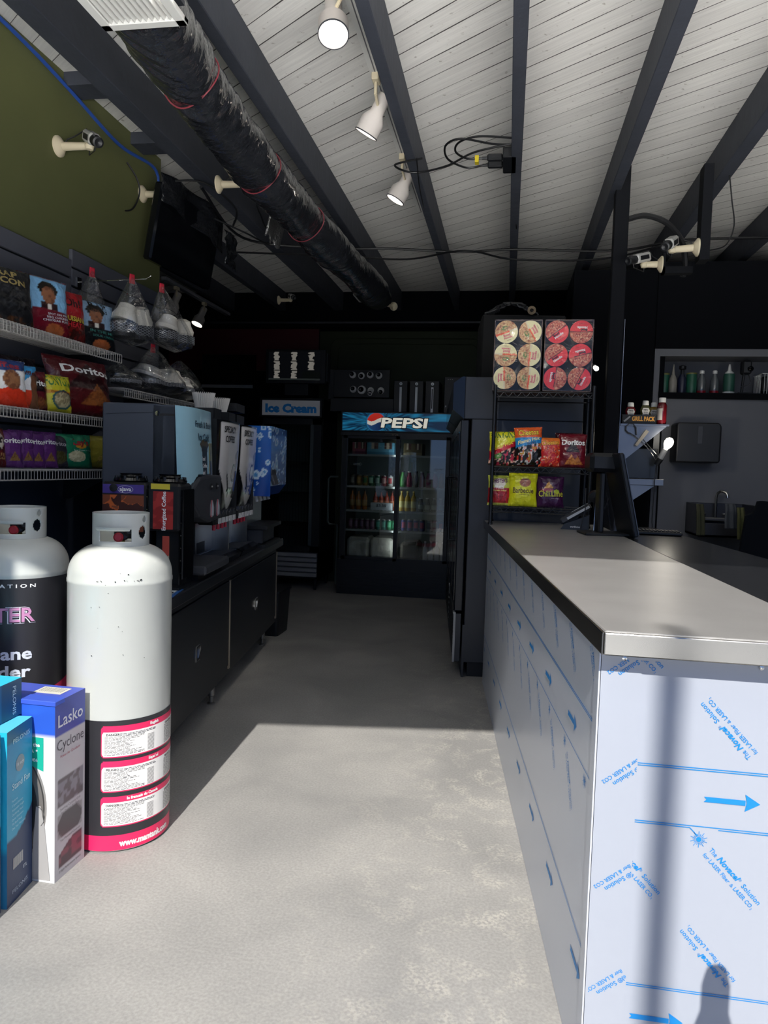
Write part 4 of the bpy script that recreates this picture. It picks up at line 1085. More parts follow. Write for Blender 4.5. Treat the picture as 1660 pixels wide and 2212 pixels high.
coffee('black coffee machine with white cup poster, next to the bright blue dispenser', 1.545)
# soda dispenser ----------------------------------------------------------
m4 = mach('soda_dispenser', 'soda dispenser with bright blue bubble-printed housing at the far end of the cabinet', 2.03, .0)
w = .58
b = MB(); b.box((0, .10, .03), (w, .50, .36), M_STEEL, bev=.004); b.box((.0, .1, 0), (w, .5, .03), M_BLKP); b.build('steel_body', m4)
rnd = random.Random(11); bub = [(rnd.random(), rnd.random(), .014 + .05 * rnd.random() ** 2) for _ in range(75)]
def bcol(u, v):
    for (a, c, r) in bub:
        a = .30 + .6 * a if r < .03 else a
        d = math.hypot((u - a), (v - c) * .8)
        if d < r: return '#c4ddf0' if d > r * .5 else '#4f90cc'
    return mixh('#0c3f96', '#2a6cc4', max(0, min(1, v * 1.1 + .25 * vnoise(u * 4, v * 4) - .2)))
b = MB()
b.grid(lambda u, v: (-.004, .42 - u * .50, .35 + .47 * v), 60, 60, M_CUPG, col=bcol)      # side toward the viewer
b.grid(lambda u, v: (u * w, -.08, .42 + .40 * v), 20, 30, M_CUPG, col=lambda u, v: bcol(u * .6, v))
b.box((.0, -.078, .42), (w, .42, .818), mat('blue_plastic', '#1248a4', .3)); b.prism([(-.078, .42), (-.03, .352), (.42, .352), (.42, .42)], lambda y, z: (.0, y, z), lambda y, z: (w, y, z), MATS['blue_plastic'])
b.build('printed_housing', m4, smooth=0, fix=False)
b = MB()
for k in range(3): b.box((.01 + k * .05, -.088, .50), (.05 + k * .05, -.079, .53), M_DGR); b.cyl((.03 + k * .05, -.075, .50), (.03 + k * .05, -.10, .43), .014, M_DGR, seg=10)
b.build('flavour_buttons', m4)['kind'] = 'stuff'
for k in range(4):
    b = MB(); x = .06 + k * .13; b.tube([(x, .07, .36), (x, .03, .345), (x, .02, .31)], .013, mat('pale_spout', '#c9c9c4', .4), 8); b.build('spout', m4)
b = MB(); b.box((.02, -.06, .125), (w - .05, .16, .15), M_BLKP); b.box((.06, -.02, .02), (w - .1, .14, .125), M_DGR, bev=.01); b.box((.02, -.05, .0), (w - .02, .14, .02), M_BLKP); b.build('drip_stand', m4)

# coffee urns with printed panels left of the machines ---------------------
def urn(label, loc, rz, w, kind):
    root = thing('coffee_urn', label, 'coffee dispenser', loc, rz, 'black coffee urns'); d = .165; H_ = .475
    b = MB(); b.box((0, 0, .26), (w, d, H_ - .005), M_BLKP, bev=.012); b.box((.02, .06, 0), (w - .02, d, .26), M_BLKP, bev=.004); b.box((0, -.0, 0), (w, d, .015), M_BLKP); b.build('body', root)
    b = MB(); b.lathe([(0, 0), (.07, 0), (.075, .008), (.07, .02), (.05, .026), (.045, .034), (.05, .04), (0, .042)], M_BLKG, (w / 2, d / 2, H_ - .006), 24)
    for k in range(8): a = 2 * PI * k / 8; b.cyl((w / 2 + .066 * math.cos(a), d / 2 + .066 * math.sin(a), H_), (w / 2 + .066 * math.cos(a), d / 2 + .066 * math.sin(a), H_ + .022), .008, M_BLKP, seg=8)
    b.build('lid', root)
    b = MB()
    if kind == 0:
        def c(u, v):
            if v > .80: return '#4a3a8c'
            if v > .77: return '#181418'
            n = vnoise(u * 5 + 2.2 * vnoise(u * 4, v * 5), v * 7 + 2 * vnoise(u * 6 + 3, v * 3))
            return '#c0602c' if .47 < n < .53 else ('#7a4028' if n > .53 or (v > .62 and u > .45) else '#3c1a16')
        b.grid(lambda u, v: (.008 + u * (w - .016), -.0015, .255 + v * .205), 70, 60, M_PRINT, col=c)
        pn = b.build('printed_panel', root, smooth=0, fix=False)
        tx = MB(); put(tx, text2d('ajava', w * .55, .432, .017, .052, bold=.03), front(-.003), M_W); tx.tube([(p[0], -.003, p[1]) for p in disc(w * .55, .439, .034, .016)], .0007, M_W, 4, closed=True); tx.build('lettering', pn, smooth=0, fix=False)
        b = MB(); b.lathe([(0, 0), (.017, 0), (.017, .006), (0, .008)], M_BLKP, (.062, -.012, .445), 16, (0, -1, 0)); b.build('knob', root)
    else:
        b.grid(lambda u, v: (.03 + u * (w - .06), -.0015, .27 + v * .165), 20, 40, M_PRINT, col=lambda u, v: '#a83230' if vnoise(u * 3, v * 9) > .45 else '#8c2424')
        b.flat(rectpts(.02, .444, w - .045, .468), lambda x, z: (x, -.002, z), ink('#c8b93a'))
        pn = b.build('printed_panel', root, smooth=0, fix=False)
        tx = MB(); put(tx, text2d('Energized Coffee', w * .58, .35, .017, .17, rot=R(90), bold=.02), front(-.003), M_W); tx.build('lettering', pn, smooth=0, fix=False)
        b = MB(); b.box((w - .075, -.004, .155), (w - .045, -.001, .24), mat('red_tag', '#a8453c', .5)); b.box((w - .075, -.004, .135), (w - .045, -.001, .155), ink('#b0a898')); b.build('side_tag', root)
    b = MB(); b.box((w, .004, .05), (w + .014, d - .01, H_ - .03), M_BLKG, bev=.004)
    for k in range(7): b.cyl((w + .007, .0, .08 + k * .055), (w + .007, -.004, .08 + k * .055), .003, M_CHR, seg=6)
    b.build('side_rail', root)
    return root
urn('black coffee urn with purple band and swirling brown panel', (-1.745, 2.975, .80), R(6), .20, 0)
urn('black coffee urn with upright red panel and yellow strip', (-1.545, 3.00, .80), R(6), .15, 1)
b = MB(); b.grid(lambda u, v: (.17 * (u - .5), .02 * v, .105 * v), 1, 1, mat('clear_grey_acrylic', '#55606c', .15)); b.box((-.085, .0, .0), (.085, .06, .004), M_DGR)
o = b.build('menu_stand', smooth=0, fix=False); o.location = (-1.47, 2.88, .806); tag(o, 'grey acrylic stand on the cabinet in front of the urns', 'stand')
o.modifiers.new('t', 'SOLIDIFY').thickness = .003
b = MB(); b.grid(lambda u, v: (.30 * (u - .5), .20 * (v - .5), 0), 40, 30, M_PRINT, col=lambda u, v: '#2f62a8' if not (.06 < u < .94 and .08 < v < .92) else ('#e2e8ee' if not inell(u, v, .45, .5, .2, .25) else '#88a8cc'))
o = b.build('flyer', smooth=0, fix=False); o.location = (-1.52, 2.93, .8025); o.rotation_euler = (0, 0, R(12)); o.modifiers.new('t', 'SOLIDIFY').thickness = .002
tag(o, 'blue and white printed flyer lying on the cabinet behind the plain tank', 'flyer')
# coffee filters in a holder above the machines
for k, (x, r) in enumerate(((1.30, .062), (1.62, .066))):
    root = thing('coffee_filters', ('left' if k == 0 else 'right') + ' of the two nested stacks of white fluted paper coffee filters above the machines', 'coffee filters', cabloc(x, .17, 1.605 + .05), CA, 'coffee filter stacks')
    b = MB()
    def ff(u, v):
        a = 2 * PI * u; rr = r * (.62 + .38 * v) * (1 + .07 * math.cos(34 * a)); return (rr * math.cos(a), rr * math.sin(a), .10 * v + .006 * math.cos(34 * a) * v)
    b.grid(ff, 136, 4, mat('filter_paper', '#d9d6d0', .9)); b.grid(lambda u, v: tuple(c * .93 if i < 2 else c for i, c in enumerate(ff(u, v))), 136, 4, MATS['filter_paper'])
    b.build('paper_filters', root, fix=False)
b = MB(); b.box((-.36, -.09, 0), (.46, .09, .012), M_BLKP)
for x0, x1 in ((-.30, -.15), (.02, .18), (.22, .42)): 
    b.box((x0, -.08, .012), (x1, -.074, .07), M_BLKP); b.box((x0, .074, .012), (x1, .08, .07), M_BLKP); b.box((x0, -.08, .012), (x0 + .006, .08, .07), M_BLKP); b.box((x1 - .006, -.08, .012), (x1, .08, .07), M_BLKP)
b.box((.20, -.082, .09), (.42, .08, .14), M_BLKP)
o = b.build('filter_holder'); o.location = cabloc(1.54, .17, 1.602); o.rotation_euler = (0, 0, CA); tag(o, 'black sectioned organizer on top of the coffee machines', 'organizer')
# dark bin at the end of the cabinet
b = MB(); b.prism(rrect(-.13, -.16, .13, .16, .03), lambda x, y: (x * .88, y * .88, 0), lambda x, y: (x, y, .36), M_BLKP)
b.prism(rrect(-.14, -.17, .14, .17, .03), lambda x, y: (x, y, .345), lambda x, y: (x, y, .365), M_BLKP)
o = b.build('waste_bin'); o.location = (-1.86, 5.72, 0); tag(o, 'small black waste bin on the floor past the far end of the cabinet', 'bin')

# ================================================================ ice cream freezer
M_FRZ = mat('freezer_black_body', '#14171b', .4); M_LOUV = mat('grey_louvre', '#8a8d93', .5)
fz = thing('ice_cream_freezer', 'upright glass-door freezer under a lit Ice Cream sign', 'freezer', (-2.67, 7.7, 0))
W = .70
b = MB(); b.box((0, .06, .13), (.035, .72, 2.08), M_FRZ); b.box((W - .035, .06, .13), (W, .72, 2.08), M_FRZ); b.box((0, .69, .13), (W, .72, 2.08), M_FRZ); b.box((0, .06, 1.86), (W, .72, 2.08), M_FRZ); b.box((0, .06, .13), (W, .72, .42), M_FRZ)
b.box((.035, .67, .42), (W - .035, .69, 1.86), mat('freezer_lining', '#69736f', .6)); b.build('body', fz, smooth=0)
b = MB(); b.box((.0, 0, 1.875), (W, .06, 2.08), M_FRZ, bev=.004); sg = b.build('sign_box', fz)
b = MB(); b.box((.035, -.004, 1.895), (W - .025, .002, 2.055), mat('ice_sign_face', '#a9abb0', .4, emit='#b9bcc2', es=.06)); 
put(b, text2d('Ice Cream', W / 2 + .005, 1.93, .083, .57, bold=.06), front(-.006), mat('ice_sign_letters', '#1d72b4', .4, emit='#1d72b4', es=.05)); b.build('sign_face', sg, smooth=0, fix=False)
b = MB(); 
for a, c in (((0, 0, .43), (.045, .045, 1.86)), ((W - .10, 0, .43), (W, .045, 1.86)), ((0, 0, 1.80), (W, .045, 1.86)), ((0, 0, .43), (W, .045, .49))): b.box(a, c, M_FRZ)
b.box((W - .12, -.003, .5), (W - .085, .0, 1.80), mat('door_strip_grey', '#3f474a', .4)); dr = b.build('door', fz, smooth=0)
b = MB(); b.box((.045, .015, .49), (W - .10, .022, 1.80), M_GLASS); b.build('glass', dr, smooth=0)
b = MB()
for k in range(18): b.tube([(.05 + k * .035, .60, .45), (.05 + k * .035, .60, 1.80)], .0025, mat('dark_wire', '#2a3230', .5), 4)
for z in (.70, 1.05, 1.40): b.box((.04, .10, z), (W - .04, .62, z + .006), MATS['dark_wire'])
b.build('wire_shelving', fz, smooth=0)['kind'] = 'stuff'
b = MB()
for k in range(5): b.prism([(.035, .155 + k * .054), (.0, .158 + k * .054), (-.004, .196 + k * .054), (.035, .203 + k * .054)], lambda y, z: (.02, y, z), lambda y, z: (W - .02, y, z), M_LOUV)
b.build('louvred_grille', fz, smooth=0)
for x in (.06, W - .06):
    for y in (.12, .62): l = MB(); l.cyl((x, y, .135), (x, y, 0), .022, M_BLKP, .014); l.build('leg', fz)

# ================================================================ Pepsi cooler
ck = thing('drinks_cooler', 'two-door glass drinks cooler with lit blue sign at the end of the aisle', 'cooler', (-1.76, 7.7, 0))
W = 1.19; H1 = 1.95
b = MB(); b.box((0, .07, .0), (.05, .74, H1), M_FRZ); b.box((W - .05, .07, 0), (W, .74, H1), M_FRZ); b.box((0, .70, 0), (W, .74, H1), M_FRZ); b.box((0, .07, 1.72), (W, .74, H1), M_FRZ); b.box((0, .07, 0), (W, .74, .36), M_FRZ)
b.box((.05, .68, .36), (W - .05, .70, 1.72), mat('cooler_lining', '#5c645f', .6)); b.build('body', ck, smooth=0)
b = MB(); b.box((0, 0, 1.735), (W, .07, 1.955), M_FRZ, bev=.005); sg = b.build('sign_box', ck)
rnd = random.Random(3)
def sign(u, v):
    x = u - .345; y = (v - .52) * .17
    r = math.hypot(x, y); an = math.atan2(y, x + .0)
    n = vnoise(math.log(r + .03) * 4, an * 26) ; n2 = vnoise(r * 9 + 3, an * 40)
    cx, cy = (u - .315) * 6.0, (v - .5)
    if math.hypot(cx, cy) < .50:
        wv = .10 * math.sin(cx * 6.0) 
        if cy > .12 + wv: return mixh('#d8261c', '#ef4a34', max(0, cy))
        if cy > -.10 + wv: return '#f0eee0'
        return mixh('#0d2a5c', '#2a5c94', max(0, -cx + .3))
    if math.hypot(cx, cy) < .56: return '#2f7fb0'
    t = max(0, n * 1.3 - .35) * .9 + .25 * max(0, n2 - .6)
    return mixh('#072c4c', '#2a9ccc', min(1, t))
b = MB(); b.grid(lambda u, v: (.018 + u * (W - .036), -.003, 1.752 + v * .186), 260, 46, mat('lit_sign_print', rough=.3, attr='emit', es=.38), col=sign)
sf = b.build('sign_face', sg, smooth=0, fix=False)
tx = MB(); k_ = mat('sign_letter_shadow', '#0a1830', .4)
put(tx, text2d('PEPSI', .675, 1.789, .100, .50, bold=.075, shear=.14), front(-.005), k_)
put(tx, text2d('PEPSI', .675, 1.792, .094, .485, bold=.035, shear=.14), front(-.007), mat('sign_letter_cream', '#efecdc', .4, emit='#efecdc', es=.55)); tx.build('lettering', sf, smooth=0, fix=False)
b = MB(); b.box((0, .0, .0), (W, .07, .375), M_FRZ)
for k in range(7): b.box((.03, -.006, .05 + k * .035), (W - .03, .0, .065 + k * .035), M_BLKP)
b.build('base_grille', ck, smooth=0)
b = MB(); b.box((0, .0, 1.70), (W, .07, 1.735), M_FRZ); put(b, text2d('true', .585, 1.708, .016, .07, bold=.01, shear=.2), front(-.002), mat('gilt', '#8a7a5a', .4)); b.box((.48, -.002, 1.727), (.60, -.001, 1.7285), MATS['gilt']); b.box((.56, -.002, 1.702), (.66, -.001, 1.7035), MATS['gilt']); b.build('header_rail', ck, smooth=0, fix=False)
for k, (xa, xb, yy) in enumerate(((.03, .645, .035), (.60, W - .02, .0))):
    d = MB()
    for a, c in (((xa, yy, .375), (xa + .04, yy + .03, 1.70)), ((xb - .04, yy, .375), (xb, yy + .03, 1.70)), ((xa, yy, 1.67), (xb, yy + .03, 1.70)), ((xa, yy, .375), (xb, yy + .03, .405))): d.box(a, c, M_FRZ)
    if k: d.box((xb - .03, yy - .03, .72), (xb - .015, yy, 1.22), M_BLKP)
    else: d.box((xa + .01, yy - .012, .80), (xa + .02, yy, 1.25), M_BLKP)
    dd = d.build('sliding_door', ck, smooth=0)
    g = MB(); g.box((xa + .04, yy + .01, .405), (xb - .04, yy + .016, 1.67), M_GLASS); g.build('glass', dd, smooth=0)
    a = MB(); ax_ = xa + .11 if k == 0 else xb - .16
    pts = [(0, -.008), (.07, -.008), (.07, -.018), (.095, 0), (.07, .018), (.07, .008), (0, .008)]
    if k: pts = [(.095 - x, z) for x, z in pts]
    az = 1.395 if k == 0 else 1.36
    a.tube([(ax_ + x, yy + .008, az + z) for x, z in pts], .0012, ink('#9aa4a8'), 4, closed=True); put(a, text2d('SLIDE TO OPEN', ax_ + .045, az - .004, .007, .055), front(yy + .008), ink('#9aa4a8')); a.build('door_decal', dd, smooth=0, fix=False)
CX, CY = -1.76, 7.7
shz = (1.505, 1.165, .905, .695)
for z in shz:
    s_ = MB()
    for k in range(28): s_.tube([(.06 + k * .0395, .10, z - .004), (.06 + k * .0395, .66, z - .004)], .002, M_WIRE, 4)
    s_.box((.05, .095, z - .022), (W - .05, .10, z), mat('price_rail', '#a9aba6', .4)); s_.build('shelf', ck, smooth=0)
def can_(x, y, z, h, r, cols, label, grp, lab_col='#d8d8d8'):
    b = MB(); P = [(r * .80, 0), (r, .008), (r, h - .012), (r * .82, h - .002), (r * .78, h), (r * .7, h - .004)]
    b.lathe(P[:3], ink(cols[0]), (0, 0, 0), 14); b.lathe(P[2:], M_STEEL, (0, 0, 0), 14)
    o = b.build('drink_can', smooth=50)
    c = MB(); c.grid(lambda a, v: ((r + .0006) * math.cos(R(a)), (r + .0006) * math.sin(R(a)), h * (.25 + .5 * v)), 8, 3, ink(cols[1]), u=(-130, -50)); c.build('can_print', o, fix=False)
    o.location = (x, y, z); return tag(o, label, 'can', grp)
def bottle(x, y, z, h, r, liquid, cap, label, grp, lab_c='#d8d0b8', neck=.35, name='drink_bottle', y_lab=(.18, .5)):
    b = MB(); rn = r * neck
    b.lathe([(r * .85, 0), (r, .01), (r, h * .60), (r * .8, h * .70), (rn, h * .82), (rn, h * .93)], mat('bottle_' + liquid, liquid, .12, coat=.6), (0, 0, 0), 18)
    o = b.build(name, smooth=50)
    c = MB(); c.lathe([(rn * 1.2, h * .92), (rn * 1.2, h), (rn, h * 1.005)], ink(cap), (0, 0, 0), 14); c.build('cap', o)
    if lab_c:
        c = MB(); c.grid(lambda a, v: ((r + .0006) * math.cos(R(a)), (r + .0006) * math.sin(R(a)), h * (y_lab[0] + (y_lab[1] - y_lab[0]) * v)), 14, 2, ink(lab_c), u=(-170, 0)); c.build('paper_label', o, fix=False)
    o.location = (x, y, z); return tag(o, label, 'bottle', grp)
def wx(x): return CX + x
# top shelf boxes
for (xa, xb, c1, c2, lab_) in ((.10, .245, '#a04a4e', '#6c2a30', 'pink snack carton on the cooler top shelf'), (.26, .56, '#5c9cb4', '#3c7890', 'light blue snack carton on the cooler top shelf'), (.66, .86, '#6a5c3c', '#8a7a50', 'brown carton on the cooler top shelf, right door')):
    root = carton('snack_carton', lab_, 'carton', (wx(xa), CY + .16, shz[0] + .002), 0, xb - xa, .3, .125, {'front': (lambda c1, c2: lambda u, v: ('#c8b49c' if vnoise(u * 12, 3) > .5 else '#54332a') if (.3 < u % .5 / .5 < .85 and v > .45) else (c1 if v > .2 else c2))(c1, c2), 'all': lambda u, v, c1=c1: c1}, {'front': (40, 16)}, 'cartons in the cooler')
g = 'drinks on the cooler upper shelf'
for k, (c1, c2, nm) in enumerate((('#5a5048', '#8c8478', 'grey-brown can, leftmost in the upper can row'), ('#8a6a34', '#b08a4a', 'gold can, second in the upper can row'), ('#8a7034', '#4a7a3a', 'gold and green can, third in the upper can row'), ('#1f5a36', '#8ab09a', 'first of two green cans in the upper can row'), ('#1d6038', '#b0c8b8', 'second of two green cans in the upper can row'), ('#7a2428', '#c89a96', 'red can in the upper can row'), ('#b8b4b0', '#b03038', 'white and red can ending the upper can row'))):
    can_(wx(.115 + .0685 * k), CY + .16, shz[1] + .001, .118, .0315, (c1, c2), nm, g)
for k, (lq, nm) in enumerate((('#3f8a3c', 'green drink bottle behind the right cooler door'), ('#8a2448', 'crimson drink bottle beside the green one'), ('#6a6660', 'grey drink bottle behind the right cooler door'), ('#9a7a84', 'pink-grey drink bottle behind the right cooler door'), ('#7a2460', 'magenta drink bottle behind the right cooler door'), ('#8c3048', 'red drink bottle behind the right cooler door'), ('#9a6c2c', 'amber drink bottle behind the right cooler door'))):
    bottle(wx(.665 + .069 * k), CY + .16, shz[1] + .001, .17, .030, lq, '#c8c8c8' if k % 2 else '#303030', nm, g, None, .6)
g = 'bottles on the cooler middle shelf'
for k in range(3): bottle(wx(.115 + .068 * k), CY + .16, shz[2] + .001, .215, .030, '#a8642c', '#3a2a20', ('leftmost', 'middle', 'rightmost')[k] + ' of the three orange-brown bottles on the cooler middle shelf', g, '#b08a54')
for k in range(4): bottle(wx(.36 + .062 * k), CY + .22, shz[2] + .001, .205, .027, '#9c3a24', '#3a1a16', ('first', 'second', 'third', 'fourth')[k] + ' of the red bottles behind the $3.50 card, from the left', g, '#c87858')
b = MB(); b.box((0, 0, 0), (.235, .12, .078), mat('white_price_box', '#c4c8cc', .6), bev=.002); o = b.build('price_box'); o.location = (wx(.325), CY + .115, shz[2] + .002)
c = MB(); put(c, text2d('$3.50', .117, .038, .026, .11, bold=.01), front(-.0015), M_K); c.build('handwriting', o, smooth=0, fix=False); tag(o, 'white box marked $3.50 on the cooler middle shelf', 'box')
for k in range(3): bottle(wx(.655 + .066 * k), CY + .16, shz[2] + .001, .215, .031, '#b8963c', '#d8c070', ('left', 'middle', 'right')[k] + ' of the three yellow bottles behind the right cooler door', g, '#d8c884')
for k, lq in enumerate(('#4a4a34', '#6c7470', '#5c6460', '#7a5444')): bottle(wx(.865 + .072 * k), CY + .16, shz[2] + .001, .15, .029, lq, '#d0d0cc', ('squat olive bottle beside the yellow ones in the cooler', 'squat grey bottle with pale cap in the cooler', 'squat dark grey-green bottle with pale cap in the cooler', 'squat brown bottle with pale cap, rightmost on the cooler middle shelf')[k], g, '#a8b0a4', .6)
g = 'cans on the cooler lower shelf'
row = [('#6c4a5c', '#8a6a7c', 'mauve')] * 5 + [('#2a6a5c', '#4a9a84', 'teal')] * 2 + [('#2a7a4c', '#58b484', 'green')] * 2
cnt = {}
for k, (c1, c2, nm) in enumerate(row):
    cnt[nm] = cnt.get(nm, 0) + 1
    can_(wx(.105 + .0605 * k), CY + .16, shz[3] + .001, .112, .029, (c1, c2), '%s of the %s cans on the cooler lower shelf, from the left' % (('first', 'second', 'third', 'fourth', 'fifth')[cnt[nm] - 1], nm), g)
for k in range(4): can_(wx(.69 + .066 * k), CY + .16, shz[3] + .001, .125, .030, ('#4c4a7c', '#a8506c'), '%s of the violet cans behind the right cooler door, from the left' % ('first', 'second', 'third', 'fourth')[k], g)
for k, c1 in enumerate(('#8c9498', '#8c9498', '#2a5c7c')): can_(wx(.965 + .062 * k), CY + .16, shz[3] + .001, .125, .029, (c1, '#c04444' if k == 2 else '#5c6468'), ('left silver can at the right end of the cooler lower shelf', 'right silver can at the right end of the cooler lower shelf', 'teal-blue can, rightmost on the cooler lower shelf')[k], g)
# shrink-wrapped drink packs at the bottom
M_WRAPW = mat('white_shrink_wrap', '#c4bdb0', .3, bump=(14, .8, 4), var=.25, varscale=9)
for k, (xa, xb, lab_) in enumerate(((.07, .32, 'pale shrink-wrapped drinks pack, left at the bottom of the cooler'), (.33, .585, 'pale shrink-wrapped drinks pack, right of the first at the bottom of the cooler'), (.66, .86, 'shrink-wrapped drinks pack at the bottom behind the right cooler door'))):
    b = MB(); b.box((xa, .13, .375), (xb, .5, .375 + (.23 if k < 2 else .2)), M_WRAPW if k < 2 else mat('grey_shrink_wrap', '#5c564e', .3, bump=(14, .8, 4)), bev=.03); o = b.build('drinks_pack'); o.location = (CX, CY, 0); tag(o, lab_, 'drinks pack', 'wrapped packs at the bottom of the cooler')
for k in range(4): bottle(wx(.93 + .062 * k), CY + .16, .376, .215, .027, '#a8acae', '#d8d8d8', '%s of the clear bottles at the bottom right of the cooler, from the left' % ('first', 'second', 'third', 'fourth')[k], 'clear bottles at the bottom of the cooler', None)
# unseen lamp added between the cooler doors to brighten the drinks
LA = bpy.data.lights.new('cooler_fill', 'AREA'); LA.shape = 'RECTANGLE'; LA.size = .03; LA.size_y = 1.2; LA.energy = COOL_W; LA.color = (.85, .95, 1)
o = bpy.data.objects.new('cooler_fill', LA); COL.objects.link(o); o.location = (-1.165, 7.775, 1.03); o.rotation_euler = (R(90), 0, 0)
# ================================================================ things above the coolers
# camera display board
b = MB(); b.box((0, 0, 0), (.62, .03, .30), M_BLKP, bev=.004); b.box((-.06, .01, -.02), (0, .04, .30), M_BLKP)
o = b.build('display_board'); o.location = (-1.905, 7.93, 2.12); tag(o, 'black board standing on the drinks cooler with eight dome cameras on it', 'display board')
b = MB(); b.box((-.0, 0, 0), (.70, .35, .145), M_BLKP, bev=.004); o = b.build('storage_box'); o.location = (-1.93, 7.90, 1.963); tag(o, 'low black box under the camera display board on the cooler', 'box')
pos = [(-1.692, 2.36, .037), (-1.595, 2.352, .037), (-1.499, 2.362, .037), (-1.402, 2.356, .037), (-1.683, 2.205, .037), (-1.588, 2.20, .047), (-1.488, 2.195, .036), (-1.376, 2.195, .037)]
names = ('first', 'second', 'third', 'fourth')
for k, (x, z, r) in enumerate(pos):
    root = thing('dome_camera', '%s white dome camera from the left in the %s row on the black board' % (names[k % 4], 'upper' if k < 4 else 'lower'), 'camera', (x, 7.928, z), 0, 'dome cameras on the display board')
    b = MB(); b.lathe([(r * .9, 0), (r, .006), (r, .014), (r * .93, .026), (r * .6, .032), (r * .55, .03)], M_WHT, (0, 0, 0), 28, (0, -1, 0)); b.build('housing', root)
    ox, oz = ((-.006, .008), (0, -.004), (0, .008), (-.002, .009), (-.002, .008), (-.004, .004), (0, -.03), (0, -.015))[k]
    if k == 6: b = MB(); b.cyl((0, -.02, 0), (0, -.06, -.045), .026, M_WHT, .024); b.build('lens_barrel', root)
    b = MB(); b.lathe([(r * .62, 0), (r * .58, .014), (r * .38, .022), (r * .30, .018), (0, .016)], M_BLKG, (ox, -.026 if k != 6 else -.05, oz), 20, (0, -1, 0)); b.build('lens', root)
for k, x in enumerate((-1.155, -.985, -.815)):
    root = thing('desktop_computer', '%s of the three black computer towers with silver strips on the cooler' % ('left', 'middle', 'right')[k], 'computer', (x, 7.88, 1.958), 0, 'black computer towers')
    b = MB(); b.box((-.075, 0, 0), (.075, .34, .345), M_BLKP, bev=.006); b.build('case', root)
    b = MB(); b.box((-.012, -.004, .01), (.012, .0, .275), mat('silver_strip', '#a8acb0', .35, .6)); 
    if k == 2: b.box((-.006, -.006, .05), (.006, -.003, .26), M_BLKP)
    b.build('front_strip', root, smooth=0)
    b = MB(); b.lathe([(0, 0), (.016, 0), (.016, .004), (0, .004)], mat('silver_badge', '#c4c8cc', .35, .4), (0, -.0, .31), 20, (0, -1, 0)); put(b, text2d('hp', 0, .304, .013, .016, bold=.02, shear=.2), front(-.0055), M_K); b.build('badge', root)
root = thing('desktop_computer', 'wider black computer case at the right end of the cooler top', 'computer', (-.60, 7.88, 1.958), 0)
b = MB(); b.box((-.09, 0, 0), (.10, .34, .39), M_BLKP, bev=.006); b.build('case', root)
b = MB(); 
for k in range(3): b.lathe([(0, 0), (.004, 0), (.004, .003), (0, .003)], M_WHT, (-.05 + k * .022, 0, .36), 8, (0, -1, 0))
b.box((-.075, -.003, .07), (-.06, 0, .085), M_WHT); b.build('front_marks', root)
# monitor with six picture tiles above the freezer
root = thing('wall_monitor', 'black framed screen with a grid of pale picture tiles above the ice cream freezer', 'monitor', (-2.61, 7.72, 2.24), R(1))
b = MB(); b.box((0, 0, 0), (.66, .05, .36), M_BLKP, bev=.004); b.box((.60, .05, .03), (.665, .20, .33), M_DGR); b.box((.2, .05, -.12), (.46, .3, .12), M_BLKP); b.build('case', root)
def tile(u, v):
    fu = (u * 3) % 1; fv = (v * 3) % 1
    if v < .06: return '#3c4240'
    iu = int(u * 3); iv = int(v * 3)
    if iv == 0 and iu == 2: return '#121614'
    n = vnoise(fu * 7 + iu * .5, v * 22)
    c = max(0, 1 - abs(fu - .48) * 3.4)
    return '#c4beb2' if c * (.55 + n) > .52 and not (fv < .08) else '#14161a'
b = MB(); b.grid(lambda u, v: (.03 + u * .57, -.002, .035 + v * .30), 120, 60, mat('screen_print', rough=.25, attr='emit', es=.22), col=tile); b.build('screen', root, smooth=0, fix=False)
root = thing('wall_monitor', 'dark blank screen with silver lower bezel on the back wall, left of the tiled screen', 'monitor', (-3.42, 7.9, 2.20), 0)
b = MB(); b.box((0, 0, 0), (.62, .05, .37), M_BLKG, bev=.004); b.box((.2, .05, .1), (.4, .58, .25), M_BLKP); b.build('case', root)
b = MB(); b.box((.0, -.004, .0), (.60, .0, .035), mat('silver_bezel', '#7c8086', .4, .3)); b.build('lower_bezel', root, smooth=0)
b = MB(); b.tube([(0, 0, 1.25), (-.09, 0, 1.25), (-.11, 0, 1.22), (-.11, 0, .75), (-.09, 0, .72), (.0, 0, .72), (.0, 0, .05)], .012, mat('grey_pipe', '#4a5450', .5), 8)
for z in (.3, .9): b.tube([(0, 0, z), (0, .3, z)], .008, MATS['grey_pipe'], 6)
o = b.build('bent_pipe'); o.location = (-1.84, 8.0, -.30 + .3); tag(o, 'bent grey pipe between the freezer and the drinks cooler', 'pipe')

